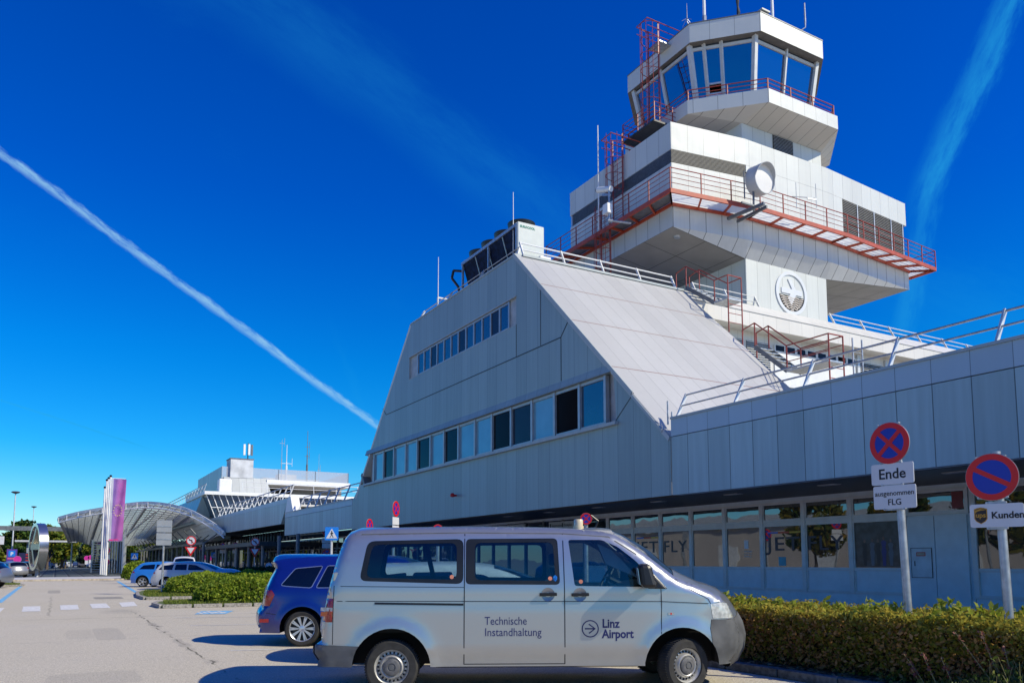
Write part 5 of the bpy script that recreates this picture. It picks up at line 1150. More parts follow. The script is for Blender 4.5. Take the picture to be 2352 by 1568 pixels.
vc.line(sm, [(3.60,1.43),(3.72,1.33),(4.02,1.17),(4.05,1.11)], 0.008); vc.line(sm, [(0.90,0.375),(2.165,0.375)], 0.010)
sm.build('panel_seam', MT['black'], van)
sm = MB(); vc.line(sm, [(-0.22,1.128),(0.89,1.112)], 0.026, 0.003, (-1,)); sm.build('door_rail', MT['black'], van)
dl = MB(); vc.line(dl, [(-0.50,1.99),(0.9,2.015),(2.16,2.005),(2.75,1.965),(3.1,1.74)], 0.014, 0.001); dl.build('roof_gutter', MT['bumper_grey'], van)
for x, z in ((1.955,1.235),(2.36,1.232)):
    h_ = MB(); c = vc.at(x, z); h_.lathe([(0.0,-0.004),(0.072,0.002),(0.085,0.006)], c, (0,-1,0), 20); h_.build('handle_recess', M('recess_silver', (0.30,0.31,0.33), 0.3, metal=0.6), van, smooth=True)
    h_ = MB(); h_.bar(c+Vector((-0.11,-0.035,0.0)), c+Vector((0.11,-0.035,0.004)), 0.045, 0.040); h_.tube(c+Vector((-0.08,-0.035,0)), c+Vector((-0.08,0.02,0)), 0.015, 6); h_.tube(c+Vector((0.08,-0.035,0)), c+Vector((0.08,0.02,0)), 0.015, 6); h_.build('door_handle', MT['black'], van, bevel=0.012)
# wing mirrors
for sg in (-1, 1):
    c = vc.at(3.13, 1.445, 0.0, sg); m_ = MB()
    m_.hexa([c+Vector((-0.02,sg*0.10,-0.10)), c+Vector((0.15,sg*0.10,-0.10)), c+Vector((0.13,sg*0.34,-0.11)), c+Vector((-0.04,sg*0.34,-0.11))], [c+Vector((-0.06,sg*0.12,0.16)), c+Vector((0.09,sg*0.12,0.16)), c+Vector((0.06,sg*0.32,0.15)), c+Vector((-0.07,sg*0.32,0.15))])
    m_.v = [tuple(c+(Vector(v)-c)*1.12) for v in m_.v]; mo = m_.build('wing_mirror', MT['black'], van, bevel=0.045); c0 = c; c = vc.at(3.22, 1.42, 0.0, sg)
    m_ = MB(); m_.hexa([c+Vector((0.0,sg*-0.02,-0.12)), c+Vector((0.28,sg*-0.02,-0.12)), c+Vector((0.22,sg*0.06,-0.11)), c+Vector((0.02,sg*0.06,-0.11))], [c+Vector((0.02,sg*-0.02,0.09)), c+Vector((0.06,sg*-0.02,0.11)), c+Vector((0.05,sg*0.04,0.08)), c+Vector((0.02,sg*0.04,0.07))]); m_.bar(c+Vector((0.10,0,-0.06)), c0+Vector((0.07,sg*0.16,-0.06)), 0.10, 0.06); m_.build('mirror_foot', MT['black'], mo, bevel=0.012); c = c0
    m_ = MB(); m_.hexa([c+Vector((-0.052,sg*0.13,-0.07)), c+Vector((-0.045,sg*0.13,-0.07)), c+Vector((-0.055,sg*0.31,-0.08)), c+Vector((-0.062,sg*0.31,-0.08))], [c+Vector((-0.080,sg*0.14,0.13)), c+Vector((-0.07,sg*0.14,0.13)), c+Vector((-0.08,sg*0.30,0.12)), c+Vector((-0.088,sg*0.30,0.12))]); m_.build('mirror_glass', MT['trim_bright'], mo)
for zz in (0.855, 1.46):                                # rear door hinges
    c = vc.at(-0.86 if zz < 1 else -0.735, zz); m_ = MB(); m_.hexa([c+Vector((-0.02,-0.02,-0.055)),c+Vector((0.10,-0.02,-0.055)),c+Vector((0.10,0.03,-0.055)),c+Vector((-0.02,0.03,-0.055))],[c+Vector((-0.01,-0.02,0.055)),c+Vector((0.11,-0.02,0.055)),c+Vector((0.11,0.03,0.055)),c+Vector((-0.01,0.03,0.055))]); hg = m_.build('door_hinge', sil, van, bevel=0.012)
    m_ = MB(); m_.box((c.x+0.045, c.y-0.024, zz-0.035), (c.x+0.065, c.y-0.018, zz+0.035)); m_.build('hinge_slot', MT['black'], hg)
bc = MB(); bc.lathe([(0.072,-0.02),(0.072,0.03),(0.062,0.033),(0.062,0.11),(0.052,0.122),(0.0,0.125)], (2.44,-0.30,2.10), (0,0,1), 24); bc.build('roof_beacon', M('beacon_amber', (0.62,0.52,0.34), 0.25, coat=0.6), van, smooth=40)
bc = MB(); bc.path([(2.66,-0.25,2.07),(2.72,-0.25,2.2),(2.62,-0.25,2.28)], 0.012, 6); bc.build('aerial', MT['black'], van)
wheel(van, 0.0, -0.90, 0.338, 0.235, 'steel'); wheel(van, 3.69, -0.885, 0.338, 0.235, 'steel', R(24)); wheel(van, 0.0, 0.90, 0.338, 0.235, 'steel', 0, 1); wheel(van, 3.69, 0.885, 0.338, 0.235, 'steel', R(24), 1)
ub = MB(); ub.box((-0.88,-0.88,0.34), (-0.52,0.88,0.70)); ub.box((0.55,-0.97,0.33), (3.1,0.97,0.50)); ub.box((4.16,-0.7,0.35),(4.35,0.7,0.7)); ub.box((-0.52,-0.60,0.34),(0.52,0.60,0.86)); ub.box((3.1,-0.55,0.34),(4.16,0.55,1.1)); ub.box((-0.55,-0.93,0.86),(0.55,0.93,0.9)); ub.build('underbody', MT['void'], van)
cabin(van, -0.6, 2.9, 1.30, 0.92, (1.05, 2.35), 2.0)
m_ = MB(); m_.hexa([(2.95,-0.9,0.9),(3.45,-0.9,0.9),(3.45,0.9,0.9),(2.95,0.9,0.9)],[(3.05,-0.9,1.34),(3.58,-0.88,1.40),(3.58,0.88,1.40),(3.05,0.9,1.34)]); m_.build('dashboard', MT['black'], van)
m_ = MB(); n_ = 24; cc_ = Vector((2.93,0.40,1.42)); q_ = Vector((-0.88,0,0.48)).to_track_quat('Z','Y')
rg_ = [cc_+q_@Vector((0.20*math.cos(2*math.pi*k/n_),0.20*math.sin(2*math.pi*k/n_),0)) for k in range(n_+1)]; m_.path(rg_, 0.018, 6); m_.tube(cc_, cc_+Vector((0.25,0,-0.12)), 0.04, 8); m_.bar(rg_[0], rg_[12], 0.04, 0.03); m_.build('steering_wheel', MT['black'], van)
m_ = MB(); m_.bar((0.28,0.80,1.95),(0.42,0.82,1.35),0.07,0.02); m_.bar((0.72,0.80,1.9),(0.86,0.82,1.35),0.07,0.02); m_.build('seat_belt', MT['seat'], van)
m_ = MB(); m_.hexa([(2.72,-0.86,1.62),(3.18,-0.82,1.42),(3.20,-0.70,1.42),(2.72,-0.74,1.62)],[(2.62,-0.80,1.88),(2.80,-0.78,1.80),(2.82,-0.68,1.80),(2.62,-0.70,1.88)]); m_.build('headliner_edge', M('pale_trim', (0.40,0.41,0.40), 0.8), van)
# lettering and emblem on the near side, laid on the curved door skin
def xs(mb, w):
    k = w/max(v[0] for v in mb.v); mb.v = [(x*k, y, z) for x, y, z in mb.v]; return mb
def on_van(mb, x, z, name, mat, d=0.003):
    out = []
    for px, py, pz in mb.v: q = vc.at(x+px, z+pz, d - py); out.append(tuple(q))
    mb.v = out; return mb.build(name, mat, van)
on_van(xs(text_mb('Technische', 0.142, th=0.002), 0.53), 1.155, 0.862, 'door_lettering', MT['navy']); on_van(xs(text_mb('Instandhaltung', 0.142, th=0.002), 0.715), 1.155, 0.722, 'door_lettering', MT['navy'])
on_van(xs(text_mb('Linz', 0.150, bold=0.004, th=0.002), 0.225), 2.635, 0.822, 'door_lettering', MT['navy']); on_van(xs(text_mb('Airport', 0.150, bold=0.004, th=0.002), 0.40), 2.635, 0.694, 'door_lettering', MT['navy'])
e_ = MB(); n_ = 40
e_.loft([[ (0.108*math.cos(2*math.pi*k/n_), 0.0, 0.108*math.sin(2*math.pi*k/n_)) for k in range(n_)], [(0.094*math.cos(2*math.pi*k/n_), 0.0, 0.094*math.sin(2*math.pi*k/n_)) for k in range(n_)]], caps=False)
e_.face([(-0.068,0,-0.0085),(0.060,0,-0.0085),(0.060,0,0.0085),(-0.068,0,0.0085)])
for s_ in (-1, 1): e_.face([(0.070,0.0,0.0),(0.050,0.0,0.0),(-0.024+0.0,0,s_*0.052),(-0.010,0,s_*0.062)] if s_ > 0 else [(-0.010,0,-0.062),(-0.024,0,-0.052),(0.050,0,0.0),(0.070,0,0.0)])
on_van(e_, 2.485, 0.808, 'arrow_emblem', MT['navy'])
bd_ = MB(); bd_.box((0,-0.004,0),(0.075,0,0.032)); on_van(bd_, 3.48, 0.975, 'fender_badge', MT['trim_bright']); bd_ = MB(); bd_.box((0.028,-0.006,0.004),(0.046,0,0.028)); on_van(bd_, 3.48, 0.975, 'fender_badge', MT['sign_red'])
st_ = M('orange_sticker', (0.55,0.20,0.12), 0.5)
for x, z in ((0.74,1.455),(1.985,1.435),(2.375,1.395)):
    d_ = MB(); d_.face([(0.026*math.cos(2*math.pi*k/16),0,0.026*math.sin(2*math.pi*k/16)) for k in range(16)]); on_van(d_, x, z, 'window_sticker', st_, -0.004)
d_ = MB(); d_.face([(0,0,0.02),(0.025,0,0.045),(0.05,0,0.02),(0.045,0,-0.02),(0.025,0,-0.04),(0.005,0,-0.02)]); on_van(d_, 2.025, 1.435, 'window_sticker', MT['sign_sky'], -0.004)

# ---- ordinary cars ---------------------------------------------------
def car(name, label, loc, rz, top, W, wb, R_, glassx, pmat, windows, tail, group=None, kind='9', glass='car_glass_dark', plan=None, tumble=None, bz=0.26, front=None, res=0.11, hl=None, cladding=None, seams=(), wipe=None, lampmat='lamp_red', trim=False, detail=True):
    root = thing(name, label, 'car', loc, rz, group); x0, x1 = top[0][0], top[-1][0]
    zmax = max(p[1] for p in top)
    top = smooth_line(top, 3)
    c = Car(top, bz, W, plan or [(x0,0.86),(x0+0.3,0.965),(x0+0.9,1.0),(x1-1.3,1.0),(x1-0.6,0.94),(x1-0.2,0.82),(x1,0.66)], tumble or [(0.2,0.95),(0.45,1.0),(0.85*zmax*0.62,1.0),(zmax*0.62,0.985),(zmax*0.80,0.90),(zmax,0.78)], [(0.0,R_),(wb,R_)], R_+0.085, fillet=0.11, flare=0.025, res=res,
            crown=[(x0,0.16),(x0+0.5,0.09),(x0+1.2,0.05),(x1-2.2,0.06),(x1-1.2,0.12),(x1,0.26)])
    regs = [('glass%d' % i, rounded(w, 0.04, 2)) for i, w in enumerate(windows)]
    if cladding: regs = [('cladding', cladding)] + regs
    if tail: regs.append(('tail', tail))
    if hl: regs.append(('headlight', hl))
    sk = c.skin(regs); bod = c.side_mesh(sk['body']); top = c.top; n = len(top); g0, g1, g2, g3 = glassx
    I = lambda x, hi: min((i for i in range(n) if (top[i][1] > zmax*0.45)), key=lambda i: abs(top[i][0]-x)+(0 if (hi is None) else abs(top[i][1]-hi)))
    ia, ib, ic, id_ = I(*g0), I(*g1), I(*g2), I(*g3)
    join(bod, c.strip(0, ia)); join(bod, c.strip(ib, ic)); join(bod, c.strip(id_, n-1)); weld(bod).build('body', pmat, root, smooth=45)
    c.strip(ia, ib, inset=0.003).build('rear_window', MT[glass], root, smooth=True); c.strip(ic, id_, inset=0.003).build('windscreen', MT['car_glass'], root, smooth=True)
    for i in range(len(windows)):
        for sg in (-1, 1):
            m_ = c.side_mesh(sk['glass%d' % i], 0.006, both=False)
            if sg == 1: m_.v = [(x, -y, z) for x, y, z in m_.v]
            m_.build('side_window', MT[glass], root, smooth=True)
    for nm, key, mt in (('tail_light','tail',lampmat), ('headlight','headlight','lamp_clear'), ('sill_cladding','cladding','black')):
        if key in sk:
            for sg in (-1, 1):
                m_ = c.side_mesh(sk[key], -0.004, both=False)
                if sg == 1: m_.v = [(x, -y, z) for x, y, z in m_.v]
                m_.build(nm, MT[mt], root, smooth=True)
    if detail:
        s_ = MB()
        for ln in seams: c.line(s_, ln, 0.010)
        if s_.v: s_.build('panel_seam', MT['black'], root)
        if trim:
            s_ = MB()
            for w in windows: q = rounded(w, 0.04, 2); c.line(s_, q+[q[0]], 0.016, 0.004)
            s_.build('window_trim', MT['trim_bright'], root)
        cabin(root, x0+0.7, x1-1.6, zmax*0.60, W*0.9, (wb*0.28, wb*0.60), zmax)
    b = MB(); b.box((x0+0.25,-W*0.86,bz),(-R_-0.09,W*0.86,bz+0.3)); b.box((R_+0.1,-W*0.93,bz-0.02),(wb-R_-0.1,W*0.93,bz+0.15)); b.box((-R_-0.1,-W*0.58,bz),(R_+0.1,W*0.58,R_*2+0.1)); b.box((wb-R_-0.1,-W*0.58,bz),(wb+R_+0.1,W*0.58,R_*2+0.1)); b.box((-R_-0.1,-W*0.9,R_*2+0.1),(R_+0.1,W*0.9,R_*2+0.12)); b.build('underbody', MT['void'], root)
    for x, y, sg in ((0,-1,-1),(wb,-1,-1),(0,1,1),(wb,1,1)): wheel(root, x, y*(W-0.125), R_, 0.22, kind, 0.0, sg)
    return root, c
# dark blue people carrier behind the van
def mz(P): return [((x*0.80 if x < 0 else x), z*0.91 if z > 0.7 else z*0.97) for x, z in P]
mpv_top = mz([(-1.06,0.38),(-1.12,0.52),(-1.10,0.66),(-1.00,0.80),(-0.965,1.0),(-0.93,1.18),(-0.83,1.42),(-0.72,1.66),(-0.80,1.80),(-0.66,1.855),(-0.2,1.90),(0.6,1.925),(1.4,1.905),(2.0,1.83),(2.6,1.55),(3.1,1.27),(3.6,1.15),(4.0,1.02),(4.2,0.85),(4.25,0.6),(4.18,0.4)])
mpv, mc = car('blue_people_carrier', 'dark blue people carrier parked behind the silver van', (4.66, 16.65, 0), R(-25), mpv_top, 1.04, 3.19, 0.345, ((-0.73,1.12),(-0.60,1.59),(2.0,1.69),(3.0,1.21)), paint('royal_blue_paint', (0.006, 0.017, 0.20), 0.3, 0.25),
    [mz(q) for q in ([(-0.55,1.30),(-0.22,1.66),(0.36,1.715),(0.16,1.245),(-0.40,1.28)], [(0.25,1.245),(0.45,1.72),(1.38,1.72),(1.36,1.26)], [(1.46,1.26),(1.46,1.71),(1.85,1.64),(2.42,1.30)])],
    mz([(-0.98,1.17),(-0.76,1.20),(-0.68,1.10),(-0.80,0.86),(-0.99,0.86)]), kind='10', trim=True, seams=([(0.45,1.14),(0.62,0.55)], [(1.41,1.59),(1.42,0.4)], [(-0.50,0.62),(-0.8,0.66)]))
h_ = MB(); c_ = mc.at(0.82,0.99); h_.bar(c_+Vector((-0.12,-0.03,0)), c_+Vector((0.12,-0.03,0)), 0.04, 0.04); h_.build('door_handle', paint('royal_blue_trim', (0.012,0.032,0.30)), mpv, bevel=0.01)
h_ = MB(); c_ = mc.at(-0.74,0.50,0.006); h_.bar(c_+Vector((-0.09,0,0)), c_+Vector((0.09,-0.02,0)), 0.02, 0.07); h_.build('reflector', MT['lamp_red'], mpv)
h_ = MB(); h_.box((-0.83,-0.5,0.76),(-0.80,0.5,0.88)); h_.build('number_plate', MT['sign_white'], mpv)
# light blue hatchback and silver estate by the first island
hat_top = [(-0.82,0.36),(-0.88,0.52),(-0.84,0.72),(-0.76,0.95),(-0.66,1.10),(-0.42,1.34),(-0.25,1.47),(0.1,1.54),(0.9,1.59),(1.5,1.54),(2.1,1.30),(2.6,1.08),(3.1,0.99),(3.5,0.84),(3.66,0.66),(3.66,0.45),(3.6,0.34)]
hatc, _ = car('light_blue_hatchback', 'bright blue hatchback parked behind the silver estate car', (5.35, 57.6, 0), R(-28), hat_top, 0.98, 2.85, 0.345, ((-0.62,1.12),(-0.30,1.44),(1.5,1.54),(2.4,1.17)), paint('bright_blue_paint', (0.03, 0.22, 0.66), 0.2, 0.3),
    [[(-0.28,1.14),(-0.02,1.40),(0.72,1.46),(0.70,1.14)], [(0.80,1.13),(0.82,1.46),(1.40,1.42),(1.95,1.14)]], [(-0.85,1.0),(-0.60,1.03),(-0.52,0.93),(-0.82,0.86)], kind='5')
est_top = [(-0.90,0.36),(-0.97,0.52),(-0.95,0.72),(-0.86,0.92),(-0.80,1.05),(-0.60,1.30),(-0.42,1.48),(-0.1,1.55),(0.9,1.60),(1.7,1.55),(2.2,1.40),(2.9,1.10),(3.4,1.02),(3.85,0.85),(4.0,0.66),(4.0,0.45),(3.92,0.34)]
car('silver_estate', 'silver estate car parked behind the round bushes', (6.1, 51.8, 0), R(-26), est_top, 1.0, 3.05, 0.345, ((-0.76,1.10),(-0.45,1.46),(1.75,1.53),(2.75,1.16)), paint('pale_silver_paint', (0.60, 0.60, 0.58), 0.15, 0.4),
    [[(-0.52,1.16),(-0.28,1.40),(0.36,1.47),(0.30,1.15)], [(0.42,1.15),(0.46,1.47),(1.10,1.48),(1.12,1.14)], [(1.20,1.14),(1.20,1.47),(1.62,1.43),(2.25,1.13)]], [(-0.93,1.0),(-0.76,1.06),(-0.68,0.94),(-0.90,0.88)], kind='9')
# grey sport utility car cut by the left edge, facing left
suv_top = [(-0.92,0.42),(-1.00,0.60),(-0.97,0.80),(-0.88,1.02),(-0.80,1.15),(-0.52,1.38),(-0.36,1.55),(0.0,1.62),(0.9,1.66),(1.5,1.62),(2.1,1.38),(2.6,1.20),(3.2,1.12),(3.65,0.98),(3.8,0.75),(3.8,0.5),(3.72,0.4)]
car('grey_suv', 'grey sport utility car cut off by the left edge of the picture', (-3.45, 59.4, 0), R(158), suv_top, 1.05, 2.9, 0.40, ((-0.76,1.17),(-0.42,1.50),(1.5,1.62),(2.4,1.26)), paint('satin_grey_paint', (0.17, 0.19, 0.23), 0.45, 0.32),
    [[(-0.20,1.26),(0.0,1.46),(0.70,1.52),(0.68,1.24)], [(0.78,1.24),(0.80,1.52),(1.40,1.49),(2.0,1.22)]], [(-0.95,1.06),(-0.5,1.08),(-0.52,1.01),(-0.96,0.98)], kind='10', bz=0.32, cladding=[(-1.1,0.3),(-1.1,0.5),(3.9,0.5),(3.9,0.3)])
car('parked_car', 'grey estate car with its tail towards us behind the left sculpture', (-3.5, 96, 0), R(112), est_top, 1.0, 3.05, 0.345, ((-0.76,1.10),(-0.45,1.46),(1.75,1.53),(2.75,1.16)), paint('warm_grey_paint', (0.30,0.30,0.30), 0.4, 0.3),
    [[(-0.52,1.16),(-0.28,1.40),(0.36,1.47),(0.30,1.15)], [(0.42,1.15),(0.46,1.47),(1.62,1.43),(2.25,1.13)]], [(-0.93,1.0),(-0.76,1.06),(-0.68,0.94),(-0.90,0.88)], 'cars parked left of the ring sculpture', kind='9', res=0.2, detail=False)
car('parked_car', 'dark car with red tail lights close behind the ring sculpture', (-2.55, 106, 0), R(100), hat_top, 0.98, 2.85, 0.345, ((-0.62,1.12),(-0.30,1.44),(1.5,1.54),(2.4,1.17)), paint('black_paint', (0.012,0.013,0.016), 0.2, 0.3),
    [[(-0.28,1.14),(-0.02,1.40),(0.72,1.46),(0.70,1.14)], [(0.80,1.13),(0.82,1.46),(1.40,1.42),(1.95,1.14)]], [(-0.85,1.0),(-0.60,1.03),(-0.52,0.93),(-0.82,0.86)], 'cars parked left of the ring sculpture', kind='9', res=0.2, detail=False)
wv_top = [(-0.9,0.4),(-0.95,0.8),(-0.9,1.3),(-0.8,1.85),(-0.6,1.98),(0.6,2.02),(2.2,2.0),(2.7,1.85),(3.3,1.4),(3.9,1.22),(4.2,1.0),(4.25,0.6),(4.2,0.4)]
car('white_van', 'white van seen over the roof of the silver estate car', (9.9, 76, 0), R(-98), wv_top, 0.98, 3.2, 0.34, ((-0.9,1.3),(-0.82,1.8),(2.7,1.85),(3.3,1.4)), paint('white_van_paint', (0.70,0.71,0.72), 0.05, 0.35),
    [[(-0.4,1.35),(-0.35,1.8),(2.0,1.82),(2.0,1.35)], [(2.1,1.35),(2.1,1.82),(2.5,1.78),(3.0,1.4)]], [(-0.95,1.2),(-0.75,1.2),(-0.75,0.9),(-0.95,0.9)], kind='5', res=0.18, detail=False)

car('silver_car', 'silver estate car almost hidden between the van and the blue people carrier', (5.05, 13.2, 0), R(-26), est_top, 1.0, 3.05, 0.345, ((-0.76,1.10),(-0.45,1.46),(1.75,1.53),(2.75,1.16)), bpy.data.materials['pale_silver_paint'],
    [[(-0.52,1.16),(-0.28,1.40),(0.36,1.47),(0.30,1.15)], [(0.42,1.15),(0.46,1.47),(1.10,1.48),(1.12,1.14)], [(1.20,1.14),(1.20,1.47),(1.62,1.43),(2.25,1.13)]], [(-0.93,1.0),(-0.76,1.06),(-0.68,0.94),(-0.90,0.88)], kind='9')
# ------------------------------------------------------------------ traffic signs
def on(mb, M4): return moved(mb, M4)
def disc_sign(M4, r, kind, par):
    """round sign in the local x-z plane facing -y"""
    b = MB(); b.disc((0,0.0,0), r*1.02, (0,1,0), 0.012, 40); pl = on(b, M4).build('sign_plate', MT['sign_back'], par)
    if kind in ('stop', 'park', 'park_l'):
        b = MB(); b.disc((0,-0.008,0), r*0.80, (0,1,0), 0.004, 40); on(b, M4).build('blue_field', MT['sign_blue'], pl)
        b = MB(); b.ring((0,-0.010,0), r*0.74, r, (0,1,0), 0.008, 48)
        for a in ((45,-45) if kind == 'stop' else (-30,) if kind == 'park' else (45,)):
            c, s_ = math.cos(R(a))*r*0.80, math.sin(R(a))*r*0.80; yb = -0.0125-(0.0015 if a == 45 else 0); b.bar((-c,yb,-s_), (c,yb,s_), 0.004, r*0.20)
        on(b, M4).build('red_ring', MT['sign_red'], pl)
    elif kind == 'noleft':
        b = MB(); b.disc((0,-0.008,0), r*0.9, (0,1,0), 0.004, 40); on(b, M4).build('white_field', MT['sign_white'], pl)
        b = MB(); b.path([(r*0.2,-0.014,-r*0.5),(r*0.2,-0.014,r*0.1),(-r*0.4,-0.014,r*0.15)], r*0.09, 6); on(b, M4).build('black_arrow', MT['ink'], pl)
        b = MB(); b.ring((0,-0.010,0), r*0.78, r, (0,1,0), 0.008, 40); b.bar((-r*0.6,-0.018,r*0.6),(r*0.6,-0.018,-r*0.6),0.004,r*0.16); on(b, M4).build('red_ring', MT['sign_red'], pl)
    elif kind == 'pink':
        b = MB(); b.disc((0,-0.008,0), r*0.98, (0,1,0), 0.004, 30); on(b, M4).build('pink_field', M('pink_sign', (0.55,0.02,0.28), 0.5), pl)
    return pl
def rrect(b, w, h, r, y0, y1, cx=0, cz=0):
    P = rounded([(-w/2,-h/2),(w/2,-h/2),(w/2,h/2),(-w/2,h/2)], r, 4); b.loft([[(cx+x,y0,cz+z) for x, z in P], [(cx+x,y1,cz+z) for x, z in P]])
def plate(M4, w, h, par, lines=(), size=0.1, mat='sign_white', name='text_plate', r=0.03):
    b = MB(); rrect(b, w, h, r, -0.006, 0.006); pl = on(b, M4).build(name, MT[mat], par)
    for txt, dx, dz, sz, bo in lines:
        t_ = text_mb(txt, sz, 'CENTER', bo, 0.003, 1.0); t_.v = [(x+dx, y-0.0085, z+dz) for x, y, z in t_.v]; on(t_, M4).build('lettering', MT['ink'], pl)
    return pl
def clamp(M4, xs, zs, par):
    b = MB()
    for z in zs:
        b.bar((xs[0],0.02,z), (xs[1],0.02,z), 0.03, 0.03)
        for x in xs: b.tube((x,-0.012,z),(x,0.03,z),0.014,8)
    on(b, M4).build('clamp', MT['galv'], par)
def facing(x, y, z, ang): return T(x, y, z, R(ang))       # ang 0 = sign looks to -y; -90 = looks to -x
pa = thing('no_stopping_sign', 'round no stopping sign with Ende plate on a leaning post in the hedge', 'road sign', (10.0, 6.85, 0))
b = MB(); b.tube((0.0,-0.06,0.05), (0.0,0.03,3.5), 0.052, 14); b.build('post', MT['galv'], pa, smooth=40)
F = lambda z, dy=0.0: facing(-0.075, dy, z, -90+4)
disc_sign(F(3.27, 0.07), 0.285, 'stop', pa)
plate(F(2.845, 0.05), 0.61, 0.29, pa, (('Ende', 0, -0.065, 0.20, 0.003),)); plate(F(2.525, 0.03), 0.61, 0.32, pa, (('ausgenommen', 0, 0.022, 0.098, 0.0005), ('FLG', 0, -0.108, 0.118, 0.001)))
clamp(F(2.845, 0.05), (-0.15,0.13), (-0.150,0.150), pa); clamp(F(2.525,0.03), (-0.15,0.13), (-0.165,), pa); clamp(F(3.27,0.07), (-0.16,0.14), (0.265,-0.25), pa)
pb = thing('no_parking_sign', 'round no parking sign with Kunden plate on a post at the right edge', 'road sign', (9.98, 5.50, 0))
b = MB(); b.tube((0.0,-0.03,0.05), (0.0,0.03,2.98), 0.052, 14); b.lathe([(0.056,0),(0.056,0.03),(0.0,0.035)], (0,0.03,2.96), (0,0,1), 14); b.build('post', MT['galv'], pb, smooth=40)
G = lambda z, dy=0.0: facing(-0.075, dy, z, -90+15)
disc_sign(G(2.675, 0.05), 0.285, 'park', pb)
kp = plate(G(2.205, 0.02), 0.58, 0.285, pb, (('Kunden', 0.12, -0.035, 0.112, 0.003),))
clamp(G(2.205,0.02), (-0.10,0.10), (0.155,-0.155), pb); clamp(G(2.675,0.05), (-0.16,0.15), (0.25,-0.25), pb)
def shield(w, h, y0, y1, cx, cz):
    P = [(-w/2,h*0.42),(-w*0.25,h*0.49),(0,h*0.52),(w*0.25,h*0.49),(w/2,h*0.42),(w/2,-h*0.18),(w*0.36,-h*0.34),(0,-h*0.50),(-w*0.36,-h*0.34),(-w/2,-h*0.18)]
    b = MB(); b.loft([[(cx+x,y0,cz+z) for x, z in P], [(cx+x,y1,cz+z) for x, z in P]]); return b
gold = M('gold_print', (0.50,0.25,0.02), 0.5, var=0.05); brn = M('brown_print', (0.022,0.012,0.012), 0.5)
on(shield(0.145,0.20,-0.0075,-0.009,-0.17,0.0), G(2.205,0.02)).build('shield_emblem', gold, kp); on(shield(0.125,0.18,-0.0095,-0.011,-0.17,-0.002), G(2.205,0.02)).build('shield_emblem', brn, kp)
b = MB(); b.loft([[(-0.17+x,y_,0.0+z) for x, z in ((-0.060,0.030),(-0.060,0.068),(0.0,0.086),(0.060,0.070),(0.0,0.066),(-0.04,0.052))] for y_ in (-0.0115,-0.013)]); on(b, G(2.205,0.02)).build('shield_emblem', gold, kp)
t_ = text_mb('ups', 0.082, 'CENTER', 0.002, 0.002); t_.v = [(x-0.17, y-0.013, z-0.018) for x, y, z in t_.v]; on(t_, G(2.205,0.02)).build('lettering', gold, kp)
def post_at(px, py, base_depth_pt=None): pass
def unproj(px, py, Y):
    d = FW + RT*((px*1024/2352-512)/FPX) + UP*((480.2-py*1024/2352)/FPX); return Vector((0,0,CAM_H)) + d*(Y/d.y)
